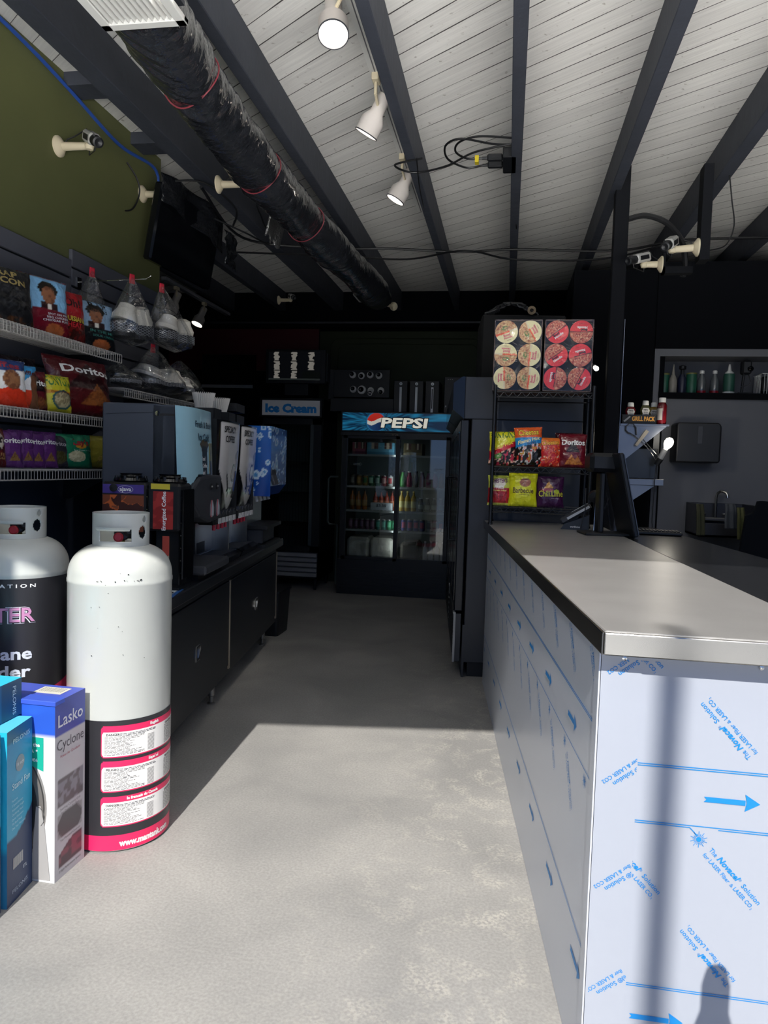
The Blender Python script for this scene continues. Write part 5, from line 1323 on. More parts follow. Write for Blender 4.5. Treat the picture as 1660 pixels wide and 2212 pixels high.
# ================================================================ tall black refrigerators (local x towards the viewer, -y to the aisle)
FA = R(-84.3)
M_FS = mat('fridge_dark_side', '#3b3e44', 0.42, .35)
for k in range(2):
    c, s_ = math.cos(FA), math.sin(FA); x0 = -1.19 * k - 1.18
    root = thing('tall_refrigerator', ('tall black refrigerator nearest the counter, its grey side toward the viewer', 'tall black refrigerator behind the first, next to the drinks cooler')[k], 'refrigerator', (-.305 + x0 * c, 4.82 + x0 * s_, 0), FA, 'tall black refrigerators along the aisle')
    w = 1.175
    b = MB(); b.box((0, .07, .10), (w, .78, 1.70), M_FS, bev=.004); b.box((0, .02, 1.70), (w, .78, 1.972), M_FS, bev=.004); b.box((.02, .1, 0), (w - .03, .76, .10), M_BLKP); b.box((0, .06, .0), (w, .075, .35), M_FS); b.build('body', root)
    b = MB(); b.prism([(-.0, 1.972), (-.055, 1.93), (-.055, 1.76), (.02, 1.70), (.02, 1.972)], lambda y, z: (.01, y, z), lambda y, z: (w - .01, y, z), M_BLKG); b.build('header_sign', root, smooth=0)
    for q in (0, 1):
        xa = .01 + q * .585; d = MB(); d.box((xa, .0, .44), (xa + .575, .055, 1.695), M_BLK, bev=.006); d.box((xa + .06, -.004, .50), (xa + .515, .0, 1.62), M_BLKG); dd = d.build('door', root)
        h = MB(); hx = xa + (.53 if q == 0 else .04); h.tube([(hx, 0, .86), (hx, -.04, .86), (hx, -.04, 1.30), (hx, 0, 1.30)], .010, M_BLK, 8); h.build('handle', dd)
    b = MB(); b.box((.01, .0, .10), (w - .01, .05, .42), M_FS, bev=.004)
    for q in range(6): b.box((.05, -.004, .15 + q * .04), (w - .05, .002, .165 + q * .04), M_BLKP)
    b.build('base_grille', root)
    b = MB(); b.box((w - .06, -.004, .422), (w + .004, .01, .432), M_WHT); b.box((w - .004, -.002, .10), (w + .004, .012, .432), mat('white_edge', '#9a9c9e', .4)); b.build('hinge_plate', root, smooth=0)
b = MB(); b.box((0, 0, 0), (.55, .5, .43), mat('black_card', '#08090b', .8), bev=.01); o = b.build('storage_box'); o.location = (-.20, 5.0, 1.975); o.rotation_euler = (0, 0, R(5.7)); tag(o, 'large black box on top of the nearest tall refrigerator', 'box')
b = MB(); rnd = random.Random(2)
for k in range(7):
    pts = [(.0 + .3 * i / 8 + .03 * math.sin(i * 1.7 + k), .02 + .05 * rnd.random(), .02 + .075 * math.sin(PI * i / 8) + .012 * rnd.random()) for i in range(9)]; b.tube(pts, .007, mat('black_cable', '#1a1b1e', .5), 6)
o = b.build('cable_bundle'); o.location = (-.16, 5.05, 2.395); tag(o, 'tangle of black straps and cables on the black box', 'cables')
b = MB(); b.lathe([(.012, 0), (.028, 0), (.028, .03), (.012, .03), (.012, 0)], mat('tan_tape', '#7a6648', .5), (0, 0, 0), 24, (0, -1, 0), caps=False); o = b.build('tape_roll'); o.location = (.12, 5.05, 2.433); tag(o, 'small tan tape roll beside the cable tangle', 'tape')

# ================================================================ snack rack on the counter
M_RK = mat('rack_black_wire', '#14161a', .35)
rk = thing('wire_rack', 'black wire rack standing on the far end of the counter', 'rack', (-.085, 4.43, 1.0))
RW, RD = .565, .30
for x, y in ((0, 0), (RW, 0), (0, RD), (RW, RD)):
    b = MB(); b.cyl((x, y, .05), (x, y, .86), .011, M_RK, seg=12); b.lathe([(.012, 0), (.012, .012), (.004, .018)], M_RK, (x, y, .86), 10); b.lathe([(.015, 0), (.015, .012), (.011, .014)], M_RK, (x, y, .05), 10); b.build('post', rk)
for z in (.155, .395, .835):
    b = MB()
    for zz in (z, z - .03):
        b.tube([(0, 0, zz), (RW, 0, zz), (RW, RD, zz), (0, RD, zz)], .004, M_RK, 6, closed=True)
    n = 22
    for k in range(n): b.tube([(RW * k / n, -.004, z - .03 if k % 2 else z), (RW * (k + 1) / n, -.004, z if k % 2 else z - .03)], .002, M_RK, 4)
    for k in range(15): b.tube([(RW * (k + .5) / 15, 0, z), (RW * (k + .5) / 15, RD, z)], .002, M_RK, 4)
    b.build('wire_shelf', rk)
RX, RY, RZ = -.085, 4.43, 1.0
# noodle cartons with six bowls each
M_CB = mat('dark_carton_inside', '#1d1e21', .7); M_CBO = mat('brown_carton_edge', '#54403a', .7)
def noodle_lid(kind):
    def c(x, y):      # unit disc
        if kind == 0:
            if y > .02:
                if inell(x, y, -.05, .36, .30, .18) and vnoise(x * 12, y * 12) > .4: return '#4f7a34'
                return '#c89a6a' if vnoise(x * 9, y * 16) > .5 else ('#9a5a3c' if vnoise(x * 20, y * 7) > .5 else '#dcc08c')
            if y > -.12: return '#e0562c' if x < .25 else '#d8d0b0'
            return '#e6dfae'
        if y > -.02:
            if abs(y - .0) < .04: return '#1a1212'
            return '#c0614a' if vnoise(x * 9, y * 16) > .5 else ('#8c2c24' if vnoise(x * 18, y * 9) > .5 else '#d8a07c')
        return '#e02430'
    return c
def noodle_box(x0, kind, label, rots, labels, gname):
    root = thing('noodle_carton', label, 'carton', (RX + x0, RY + .0, RZ + .842), 0, 'open cartons of noodle bowls'); w, h, d = .275, .412, .26
    b = MB()
    for lo, hi in (((0, 0, 0), (.004, d, h)), ((w - .004, 0, 0), (w, d, h)), ((0, 0, 0), (w, d, .004)), ((0, 0, h - .004), (w, d, h)), ((0, d - .004, 0), (w, d, h))): b.box(lo, hi, M_CBO)
    b.box((.004, .055, .004), (w - .004, .06, h - .004), M_CB); b.build('carton', root, smooth=0)
    b = MB(); b.grid(lambda u, v: (u * w, -.006 - .004 * math.sin(u * 9 + v * 5) * math.sin(PI * u) * math.sin(PI * v), v * h), 20, 26, film('box_shrink_film_%d' % kind, (.95, .95, .95), .04, .1, bump=(9, .6))); b.build('shrink_film', root, fix=False)
    fn = noodle_lid(kind)
    for k in range(6):
        cx, cz = .069 + .137 * (k % 2), .343 - .134 * (k // 2); rot = R(rots[k])
        bw = thing('noodle_bowl', labels[k], 'noodle bowl', (RX + x0 + cx, RY + .004, RZ + .842 + cz), 0, gname)
        r = .0655
        b = MB(); b.lathe([(r * .97, .002), (r, .004), (r * .97, .010), (r * .9, .012), (r * .72, .048), (r * .7, .05)], mat('bowl_side_%d' % kind, ('#d8cf9c', '#c02030')[kind], .4), (0, 0, 0), 40, (0, 1, 0)); b.build('bowl', bw)
        b = MB(); vs = [(0, 0, 0)]; cs = [SC(fn(0, 0)) if False else SC(fn(0.001, 0))]; nr, na = 16, 56
        for i in range(1, nr + 1):
            for j in range(na):
                a = 2 * PI * j / na; q = i / nr; X_, Y_ = q * math.cos(a), q * math.sin(a)
                vs.append((r * X_, -.0015 * (1 - q * q), r * Y_)); ca, sa_ = math.cos(-rot), math.sin(-rot); cs.append(SC(fn(X_ * ca - Y_ * sa_, X_ * sa_ + Y_ * ca)))
        fs = [(0, 1 + j, 1 + (j + 1) % na) for j in range(na)] + [(1 + (i - 1) * na + j, 1 + (i - 1) * na + (j + 1) % na, 1 + i * na + (j + 1) % na, 1 + i * na + j) for i in range(1, nr) for j in range(na)]
        b.add(vs, fs, M_PRINT, cs); ld = b.build('lid', bw, fix=False)
        tx = MB()
        def rt(px, pz): return lambda a, c: (a, -.004, c)
        def T(t, x, y, hh, ww, m, bo=.04):
            vx = x * math.cos(rot) - y * math.sin(rot); vy = x * math.sin(rot) + y * math.cos(rot); put(tx, text2d(t, vx, vy, hh, ww, 'c', rot, bo * .6), rt(0, 0), m)
        if kind == 0: T('Bowl', -.004, -.026, .013, .04, ink('#d8607c'), .05); T('Noodle', 0, -.040, .011, .05, ink('#d8607c'), .05); T('nongshim', 0, -.052, .004, .026, ink('#7a3a30'), .02)
        else: T('Bowl', -.014, -.016, .012, .036, M_K, .08); T('Noodle', -.004, -.030, .013, .056, M_W, .05); T('nongshim', 0, -.048, .004, .03, ink('#5a1018'), .02)
        tx.build('lid_print', ld, smooth=0, fix=False)
pn = ('top left', 'top right', 'middle left', 'middle right', 'bottom left', 'bottom right')
noodle_box(-.018, 0, 'left noodle carton on the rack top, holding cream-lidded bowls', (20, 120, 178, 85, -88, 85), ['cream-lidded noodle bowl, %s in the left carton' % p for p in pn], 'cream noodle bowls')
noodle_box(.272, 1, 'right noodle carton on the rack top, holding red-lidded bowls', (38, 180, 35, -165, -95, 65), ['red-lidded noodle bowl, %s in the right carton' % p for p in pn], 'red noodle bowls')
# snack bags on the rack
G4 = 'snack bags on the rack middle shelf'; G5 = 'snack bags on the rack lowest shelf'
def rb(label, x, z, w, h, t, art, texts, g, seed, y=.06, lean=-8, rz=0, roll=0): return snack(label, (RX + x, RY + y, RZ + z + .004), rz, w, h, t, art, texts, g, seed, lean, roll=roll)
def fun(u, v):
    if v > .15 + .30 * u: return '#d6d226'
    if v > -.20 + .35 * u: return '#c4182c'
    if inell(u, v, -.35, -.45, .3, .2): return '#5a8a34'
    return '#c0304a' if vnoise(u * 8 + 3, v * 8) > .68 else ('#e8b8a0' if vnoise(u * 9, v * 9 + 8) > .76 else '#17120f')
rb('yellow, red and black snack bag at the left end of the rack middle shelf', .055, .398, .165, .205, .06, fun, [('FUNYUNS', .02, .62, .17, .92, '#3c6a28', .06, 3), ('Flamin Hot', -.05, .02, .09, .85, '#f0e040', .04, 22, .3)], G4, 31)
def chh(u, v):
    if v > .42: return '#e0602c'
    if v > .02 + .12 * u: return '#1f86c8' 
    n = vnoise(u * 7 + 9, v * 7); return '#17130f' if n < .52 else ('#d8d6d2' if n < .66 else ('#c82c34' if n < .8 else '#c0902c'))
rb('tallest orange, blue and black snack bag on the rack', .215, .408, .168, .225, .06, chh, [('Cheetos', 0, .55, .15, .72, 'K', .09, 3), ('Cheetos', 0, .555, .14, .70, '#f0d030', .04, 3), ('Flamin Hot', 0, .18, .09, .78, '#f0e8a0', .03, 12, .3), ('PUFFS', .2, .05, .06, .3, '#0c2038', .03, 8)], G4, 32, y=.05, rz=R(4), roll=-3)
def chr_(u, v):
    if v > .55: return '#e0742c'
    n = vnoise(u * 8, v * 9); return '#c01c24' if n < .5 else ('#e05a2c' if n < .72 else ('#a01820' if n < .85 else '#e8b898'))
rb('orange-red snack bag on the rack, left of the maroon one', .335, .398, .135, .175, .055, chr_, [('Cheetos', 0, .48, .15, .75, 'K', .09, 5), ('Cheetos', 0, .485, .14, .73, '#f0b030', .04, 5)], G4, 33, rz=R(2))
dor = art_plain('#6a1020', [('t', -.1, -.55, .62, '#c8803c', '#a8602c'), ('t', .35, -.6, .5, '#c07838', '#a05a28'), ('t', .0, .22, .7, '#1c0a0e', '#1c0a0e')])
rb('maroon chip bag with white lettering at the right end of the rack', .465, .398, .165, .20, .06, dor, [('Doritos', .02, .32, .15, .80, 'W', .06)], G4, 34)
rb('brown-red chip bag peeking out behind the tallest rack bag', .17, .398, .16, .215, .05, art_plain('#7a2a20', None), [], G4, 35, y=.15)
rb('dark chip bag standing behind the maroon one on the rack', .45, .398, .165, .212, .05, art_plain('#3c0c14', None), [], G4, 36, y=.16)
def ches(u, v):
    if v > .15: return '#b8c04a' if not inell(u, v, 0, .45, .55, .34) else '#e0d8c8'
    if v > -.05: return '#a01c2c'
    if v > -.85: return '#b8242c' if vnoise(u * 14, v * 5) > .4 else '#8c1820'
    return '#c8cc5a'
rb("yellow-green and red snack bag on the lowest rack shelf", .045, .158, .14, .182, .055, ches, [("CHESTER'S", 0, .50, .13, .68, '#6a2a5c', .06, 3), ('FRIES', 0, .10, .09, .4, 'W', .03), ('Flamin Hot', 0, -.08, .06, .6, '#f0d878', .02, 0, .3)], G5, 37)
def bbq(u, v):
    if inell(u, v, .15, .42, .40, .26): return '#9a5a44' if vnoise(u * 6, v * 6) > .4 else '#7a4030'
    return '#cfd01c'
rb('bright yellow barbecue chip bag on the lowest rack shelf', .185, .158, .172, .20, .06, bbq, [('Barbecue', .02, -.22, .16, .70, '#4a3410', .03), ('kettle style chips', .1, -.34, .03, .35, '#6a5a20', .01)], G5, 38, y=.05)
def chl(u, v):
    if tri(u, v, -.12, .42, .46): return '#c8943c' if vnoise(u * 9, v * 9) > .4 else '#a8742c'
    if inell(u, v, -.25, .08, .5, .12): return '#8c2c44'
    if inell(u, v, .48, .0, .2, .14): return '#a8b83c'
    return '#3a1440'
rb('dark purple chili and lime chip bag on the lowest rack shelf', .345, .158, .165, .185, .06, chl, [('Chili.Lime', .05, -.32, .19, .85, '#c8c83c', .03, 2), ('yuca chips', .35, -.47, .03, .3, '#b8a8b8', .01)], G5, 39)

# ================================================================ till items
# card reader on its stand
cr = thing('card_reader', 'tilted card reader with white stripe on a black stand on the counter', 'card reader', (.40, 4.33, 1.05), R(-8))
b = MB(); b.prism([(-.08, 0), (.075, 0), (.075, .085), (-.06, .03)], lambda x, z: (x, -.04, z), lambda x, z: (x, .05, z), mat('reader_stand_blue_black', '#28303c', .5)); put(b, text2d('verifone', .0, .012, .010, .055, bold=.02), lambda x, z: (x, -.0415, z), M_W); st = b.build('stand', cr, smooth=0)
bv = st.modifiers.new('b', 'BEVEL'); bv.width = .004; bv.segments = 2; bv.limit_method = 'ANGLE'
b = MB(); M_ = Matrix.Translation((0, 0, .085)) @ Matrix.Rotation(R(-32), 4, 'Y')
b.box((-.095, -.042, -.018), (.095, .042, .022), M_DGR, bev=.012, M=M_); rd = b.build('terminal', cr)
b = MB(); b.box((-.012, -.036, .0225), (.088, .036, .0245), mat('reader_white', '#c8ccd2', .4), M=M_); b.box((-.05, -.044, -.004), (.09, -.0425, .010), MATS['reader_white'], M=M_)
for i in range(4):
    for j in range(3): b.box((-.08 + i * .016, -.028 + j * .02, .0225), (-.069 + i * .016, -.014 + j * .02, .026), M_BLKP, M=M_)
b.build('face', cr)
# till screen leaning with stand
ts = thing('till_screen', 'large black till screen leaning on the counter, seen from its edge', 'till', (.645, 4.02, 1.05), R(8))
b = MB(); Mx = Matrix.Rotation(R(-13), 4, 'Y')
b.box((-.012, -.14, .005), (.012, .17, .44), M_BLK, bev=.006, M=Mx); b.box((.012, -.13, .01), (.018, .16, .43), mat('bezel_edge', '#4a5262', .4), M=Mx); b.build('screen_panel', ts)
b = MB(); b.box((-.22, -.02, .33), (-.06, .13, .43), M_BLKP, bev=.02); b.box((-.16, .0, .01), (-.13, .09, .33), M_BLKP, bev=.008); b.box((-.24, -.06, 0), (.02, .14, .014), M_BLKP, bev=.005); b.build('rear_support', ts)
# barcode scanner on wire tripod
bs = thing('barcode_scanner', 'black barcode scanner on a bent wire stand, in front of the till screen', 'scanner', (.485, 4.13, 1.05), 0)
b = MB(); b.lathe([(.0, 0), (.03, .005), (.034, .03), (.03, .055), (0, .06)], M_BLKP, (0, .05, .205), 20, (-.2, -1, -.25)); b.cyl((0, .04, .20), (.015, .10, .11), .017, M_BLKP, .012); b.build('scanner_head', bs)
b = MB(); b.tube([(-.005, -.0, .0), (.0, .01, .19)], .003, M_CHR, 6); b.tube([(.075, .06, .19), (.01, -.01, .03)], .003, M_DGR, 6); b.tube([(-.05, .06, .24), (-.05, .05, .12), (-.07, .08, 0)], .003, M_DGR, 6); b.tube([(.06, .05, .22), (.08, .07, .10), (.10, .10, 0)], .003, M_DGR, 6)
b.prism([(-.07, -.03), (.03, -.035), (.02, .02), (-.05, .02)], lambda x, y: (x, y, 0), lambda x, y: (x, y, .006), M_BLKP); b.build('wire_stand', bs)
kb = thing('keyboard', 'black keyboard lying on the counter right of the till screen', 'keyboard', (.79, 4.22, 1.05), R(-4))
b = MB(); b.box((-.13, -.06, 0), (.16, .07, .018), M_BLKP, bev=.005); b.build('base', kb)
b = MB()
for i in range(14):
    for j in range(5): b.box((-.12 + i * .0195, -.05 + j * .022, .018), (-.105 + i * .0195, -.033 + j * .022, .024), M_BLKP, bev=.002)
b.build('keys', kb)['kind'] = 'stuff'

# ================================================================ staff side: prep stand, sauces, lamp, sink, niche
M_PREP = mat('prep_stainless', '#7d8086', 0.3, .9)
pp = thing('prep_stand', 'stainless prep stand with slanted side panel behind the till', 'stand', (0, 0, 0))
b = MB()
b.box((.775, 5.40, 1.715), (1.10, 5.75, 1.728), M_PREP); 
b.prism([(.768, 2.45), (.772, 2.45), (.772, 1.40), (.768, 1.40)], lambda x, z: (x, 5.40, z), lambda x, z: (x, 5.404, z), M_PREP)
b.prism([(.775, 1.715), (1.09, 1.715), (.775, 1.44)], lambda x, z: (x, 5.42, z), lambda x, z: (x, 5.428, z), M_PREP)
b.box((.775, 5.40, 1.30), (1.085, 5.75, 1.345), M_PREP, bev=.003)
b.prism([(.775, 1.30), (1.03, 1.30), (.80, 1.13), (.775, 1.13)], lambda x, z: (x, 5.42, z), lambda x, z: (x, 5.428, z), M_PREP)
b.box((1.02, 5.5, .0), (1.06, 5.54, 1.72), M_DGR); b.box((.775, 5.7, .0), (.815, 5.74, 1.72), M_DGR); b.box((1.06, 5.70, .0), (1.085, 5.72, 1.72), M_DGR)
b.build('frame', pp, smooth=0)
b = MB(); b.box((.80, 5.48, 1.346), (1.05, 5.72, 1.56), mat('smoked_panel', '#25282c', .2), bev=.004); b.build('smoked_guard', pp)
# condiment carton with bottles
gp = thing('condiment_carton', 'black carton with orange lettering holding sauce bottles on the prep stand', 'carton', (.785, 5.42, 1.728))
b = MB(); b.box((0, 0, 0), (.235, .003, .065), M_K); b.box((0, .09, 0), (.235, .093, .05), M_K); b.box((0, 0, 0), (.003, .093, .06), M_K); b.box((.232, 0, 0), (.235, .093, .06), M_K); b.box((0, 0, 0), (.235, .093, .003), M_K)
cb = b.build('tray', gp, smooth=0)
b = MB(); put(b, text2d('GRILL PACK', .145, .022, .030, .155, bold=.04), front(-.0015), ink('#c8903c')); b.flat([(.01, .02), (.05, .055), (.06, .05), (.02, .012)], front(-.0015), ink('#8a8c90')); b.build('lettering', cb, smooth=0, fix=False)
def sauce(x, z, col, capc, label, h=.17, y=5.45):
    root = thing('condiment_bottle', label, 'bottle', (x, y, z), 0, 'sauce bottles on the prep stand')
    b = MB(); vs = []; 
    P = [(.030, 0), (.034, .01), (.034, h * .45), (.036, h * .62), (.026, h * .76), (.017, h * .80)]
    b.lathe(P, mat('sauce_' + col, col, .15, coat=.5), (0, 0, 0), 20); o = b.build('bottle', root, smooth=50); o.scale = (1, .62, 1)
    b = MB(); b.lathe([(.021, 0), (.022, .003), (.020, h * .17), (.016, h * .19)], M_WHT, (0, 0, h * .79), 20); b.build('cap', root)
    b = MB(); pts = [(-.024, h * .30), (.024, h * .30), (.020, h * .42), (.026, h * .55), (.018, h * .66), (-.018, h * .66), (-.026, h * .55), (-.020, h * .42)]
    b.flat(pts, front(-.0235), ink('#d8d4cc')); put(b, text2d('HEINZ', 0, h * .555, .008, .030, bold=.03), front(-.0250), M_K); put(b, text2d('TOMATO' if col == '#6a141c' else 'RELISH', 0, h * .46, .007, .030, bold=.02), front(-.0250), M_K); put(b, text2d('KETCHUP' if col == '#6a141c' else 'SWEET', 0, h * .38, .006, .028, bold=.02), front(-.0250), M_K)
    b.build('paper_label', root, smooth=0, fix=False)
    return root
sauce(.845, 1.732, '#6a141c', 'w', 'ketchup bottle at the left end of the black sauce carton', .15)
sauce(.945, 1.732, '#4a4a24', 'w', 'green relish bottle in the middle of the black sauce carton', .165)
sauce(1.02, 1.729, '#8a6a1c', 'w', 'mustard-yellow bottle tucked behind the dark red bottle', .165, 5.55)
root = thing('condiment_bottle', 'tall dark red sauce bottle standing outside the black sauce carton', 'bottle', (1.055, 5.44, 1.729), 0, 'sauce bottles on the prep stand')
b = MB(); b.lathe([(.030, 0), (.033, .01), (.033, .13), (.022, .155), (.018, .16)], MATS['sauce_#6a141c'], (0, 0, 0), 20); b.build('bottle', root, smooth=50)
b = MB(); b.lathe([(.024, 0), (.024, .032), (.022, .034)], M_WHT, (0, 0, .152), 20); b.build('cap', root)
b = MB(); b.grid(lambda a, v: (.0336 * math.cos(R(a)), .0336 * math.sin(R(a)), .03 + .08 * v), 12, 2, ink('#b8b2aa'), u=(-185, -95)); b.build('paper_label', root, fix=False)
# clamp lamp with bare bulb
cl = thing('clamp_lamp', 'bare glowing round bulb in a black clamp lamp on the prep stand', 'lamp', (1.075, 5.36, 1.55))
b = MB(); b.lathe([(.012, 0), (.014, .01), (.028, .035), (.031, .055), (.026, .075), (.012, .088), (0, .090)], mat('glowing_bulb', '#ffffff', .5, emit='#fff4dc', es=9), (.0, 0, 0), 24, (.35, -.15, .9)); b.build('bulb', cl)
b = MB(); b.cyl((-.0, 0, .003), (-.028, .01, -.062), .020, mat('socket_grey', '#6a6c70', .5), .022); b.cyl((-.028, .01, -.06), (-.05, .02, -.105), .024, M_BLKP, .018); b.build('socket', cl)
b = MB(); b.tube([(-.04, .02, -.09), (-.12, .03, .02), (-.19, .04, .085), (-.23, .04, .11)], .004, M_CHR, 6); b.tube([(-.04, .01, -.05), (-.15, .03, .075)], .003, M_CHR, 6)
b.tube([(-.23, .04, .11)] + [(-.23 - .035 * math.sin(t), .04, .145 - .035 * math.cos(t)) for t in (.5, 1.2, 2, 2.8, 3.6, 4.6)] + [(-.19, .04, .10)], .005, M_DGR, 6)
b.prism([(-.20, .03), (-.185, .02), (-.11, .125), (-.13, .14)], lambda x, z: (x, .02, z), lambda x, z: (x, .035, z), mat('clamp_bone', '#8a8478', .4)); b.build('wire_clamp', cl)
b = MB(); b.tube([(-.05, .02, -.10), (-.055, .02, -.20), (-.06, .02, -.5), (-.05, .03, -.56)], .003, M_BLKP, 6); b.build('cord', cl)
PL = bpy.data.lights.new('clamp_bulb_light', 'POINT'); PL.energy = 2.2; PL.color = (1, .93, .8); PL.shadow_soft_size = .03
o = bpy.data.objects.new('clamp_bulb_light', PL); COL.objects.link(o); o.location = (1.10, 5.30, 1.63)
# towel dispenser
td = thing('towel_dispenser', 'large black paper towel dispenser on the grey kitchen wall', 'dispenser', (1.235, 6.0, 1.475))
b = MB(); b.prism([(0, 0), (.31, 0), (.318, .02), (.318, .275), (.30, .298), (.01, .298), (0, .28)], lambda x, z: (x, 0, z), lambda x, z: (x, -.21, z), M_BLKP); o = b.build('case', td, smooth=0); bv = o.modifiers.new('b', 'BEVEL'); bv.width = .02; bv.segments = 4; bv.limit_method = 'ANGLE'
b = MB(); b.box((.15, -.214, .14), (.185, -.211, .27), M_DGR, bev=.001); b.build('level_window', td)
# hand sink
sk = thing('hand_sink', 'dark hand sink with gooseneck faucet and side guards on the grey wall', 'sink', (1.38, 5.6, .94))
M_SK = mat('sink_steel_dim', '#4a4b50', .35, .7)
b = MB()
for lo, hi in (((0, 0, 0), (.42, .4, .02)), ((0, 0, 0), (.02, .4, .235)), ((.40, 0, 0), (.42, .4, .235)), ((0, .38, 0), (.42, .4, .235)), ((0, 0, 0), (.42, .02, .10))): b.box(lo, hi, M_SK, bev=.003)
b.build('basin', sk)
b = MB(); b.tube([(.20, .34, .12), (.20, .34, .28), (.205, .335, .31), (.225, .32, .328), (.255, .30, .32), (.265, .29, .30), (.267, .288, .28)], .010, M_STEEL, 10); b.box((.12, .32, .10), (.28, .37, .125), M_STEEL, bev=.006); b.build('faucet', sk)
for x in (.12, .28): b = MB(); b.cyl((x, .345, .12), (x, .345, .15), .012, M_CHR); b.box((x - .03, .338, .15), (x + .012, .352, .158), M_CHR, bev=.003); b.build('tap_handle', sk)
M_TOW = mat('olive_towel', '#2c2e1e', .9); 
def cloth(label, loc, w, h, m, seed, name='towel', cat='towel'):
    b = MB()
    b.grid(lambda u, v: (w * (u - .5) * (1 + .15 * (1 - v)) + .003 * math.sin(v * 4 + seed), -.03 * math.sin(min(1, (1 - v) * 3) * PI / 2) + .006 * math.sin(u * 12 + seed) - .02 * (1 - v), -h * (1 - v)), 24, 24, m)
    o = b.build(name, fix=False); o.location = loc; o.modifiers.new('t', 'SOLIDIFY').thickness = .006; return tag(o, label, cat)
cloth('olive towel hanging over the left guard of the hand sink', (1.365, 5.52, 1.18), .05, .22, M_TOW, 1)
cloth('yellow-green towel hanging at the right guard of the hand sink', (1.60, 5.40, 1.17), .05, .22, mat('yellow_green_towel', '#47492a', .9), 2)
cloth('grey cloth hanging beside the yellow-green towel', (1.545, 5.46, 1.19), .07, .17, mat('grey_cloth', '#3c4148', .9), 3)
b = MB(); b.grid(lambda u, v: (-.05 + .55 * u - .10 * (1 - v) * (1 - u), .10 * math.sin(u * 6) * .4 - .05, .2 + (1.0 if u > .12 else .93) * v + .03 * math.sin(u * 8) * v), 30, 30, mat('black_cloth', '#0e1218', .95, spec=.1)); o = b.build('draped_jacket', fix=False); o.location = (1.57, 5.05, 0); o.modifiers.new('t', 'SOLIDIFY').thickness = .02
b2 = MB(); b2.cyl((1.8, 5.15, 0), (1.8, 5.15, 1.17), .02, M_BLKP); tag(o, 'black jacket draped over a stand at the right edge', 'jacket')
o = b2.build('coat_stand'); tag(o, 'thin black stand under the draped jacket', 'stand')
# niche contents
NZ = 2.013
g = 'bottles in the wall niche'
def nb(label, x, h, r, prof, m, extra=None, name='cleaning_bottle', y=6.10):
    root = thing(name, label, 'bottle', (x, y, NZ), 0, g); b = MB(); b.lathe([(r * a, h * c) for a, c in prof], m, (0, 0, 0), 18); b.build('bottle', root, smooth=50)
    if extra:
        for nm, pr, mm, zz in extra: c = MB(); c.lathe([(r * a, h * q) for a, q in pr], mm, (0, 0, zz * h), 16); c.build(nm, root, smooth=50)
    return root
CYL = [(1, 0), (1, .95), (.9, 1)]
nb('green tin at the left end of the niche', 1.19, .15, .036, CYL, mat('green_tin', '#1f5a46', .35), [('lid', [(1.03, 0), (1.03, .08), (.9, .1)], mat('tin_rim', '#7a7a40', .4), .96)])
nb('pale squeeze bottle with tall thin nozzle in the niche', 1.245, .14, .03, [(1, 0), (1, .7), (.8, .85), (.5, 1)], mat('pale_squeeze', '#8c8880', .5), [('nozzle', [(.45, 0), (.12, .6), (.1, .62)], MATS['pale_squeeze'], .98)], y=6.06)
nb('dark blue pump bottle in the niche', 1.32, .15, .034, [(1, 0), (1, .75), (.5, 1)], mat('navy_bottle', '#20243c', .3), [('pump', [(.4, 0), (.4, .25), (.8, .3), (.8, .45), (.3, .5)], M_BLKP, .98)])
nb('green tin with gold rim, second one in the niche', 1.39, .155, .04, CYL, MATS['green_tin'], [('lid', [(1.03, 0), (1.03, .06), (.9, .08)], MATS['tin_rim'], .97)])
M_GB = mat('clear_bottle_grey', '#5a6064', .08, coat=.8); M_RL = mat('red_liquid', '#a0202c', .15)
for k, x in enumerate((1.465, 1.56)):
    nb(('left', 'right')[k] + ' of the two clear bottles with red liquid at the bottom in the niche', x, .17, .034, [(1, .15), (.95, .6), (.45, .85), (.4, .95)], M_GB, [('red_liquid', [(.98, 0), (1, .02), (1, .15)], M_RL, 0), ('cap', [(.5, 0), (.5, .12), (.4, .14)], M_WHT, .93)])
nb('white bottle with green label and pointed nozzle in the niche', 1.665, .165, .042, [(1, 0), (1, .85), (.9, .95), (.4, 1)], mat('green_label_bottle', '#2c5a4c', .4), [('nozzle', [(.8, 0), (.75, .12), (.35, .2), (.15, .5)], M_WHT, .9), ('base_band', [(1.03, 0), (1.03, .12)], M_WHT, 0)])
root = thing('web_camera', 'black camera on a cabled stand in the wall niche', 'camera', (1.775, 6.08, NZ))
b = MB(); b.box((-.035, -.04, .15), (.035, .03, .255), M_BLKP, bev=.012); b.lathe([(.02, 0), (.02, .02), (.012, .03)], M_BLKG, (.02, -.035, .19), 14, (.3, -1, 0)); b.build('camera_head', root)
b = MB(); b.cyl((-.02, 0, .01), (-.01, 0, .16), .01, M_BLKP); b.box((-.06, -.05, 0), (.05, .05, .012), M_BLKP, bev=.004); b.tube([(.02, 0, .16), (.035, -.02, .10), (.02, -.02, .07), (-.03, -.01, .06)], .004, M_BLKP, 6); b.build('stand', root)
root = thing('wire_basket', 'white wire basket with dark contents at the right end of the niche', 'basket', (1.88, 6.03, NZ))
b = MB()
for k in range(16): b.tube([(k * .02, 0, 0), (k * .02, 0, .155)], .002, M_WHT, 4)
for z in (0, .155): b.tube([(0, 0, z), (.32, 0, z), (.32, .2, z), (0, .2, z)], .003, M_WHT, 5, closed=True)
for k in range(8): b.tube([(0, k * .025, 0), (0, k * .025, .155)], .002, M_WHT, 4)
b.build('wire_frame', root)
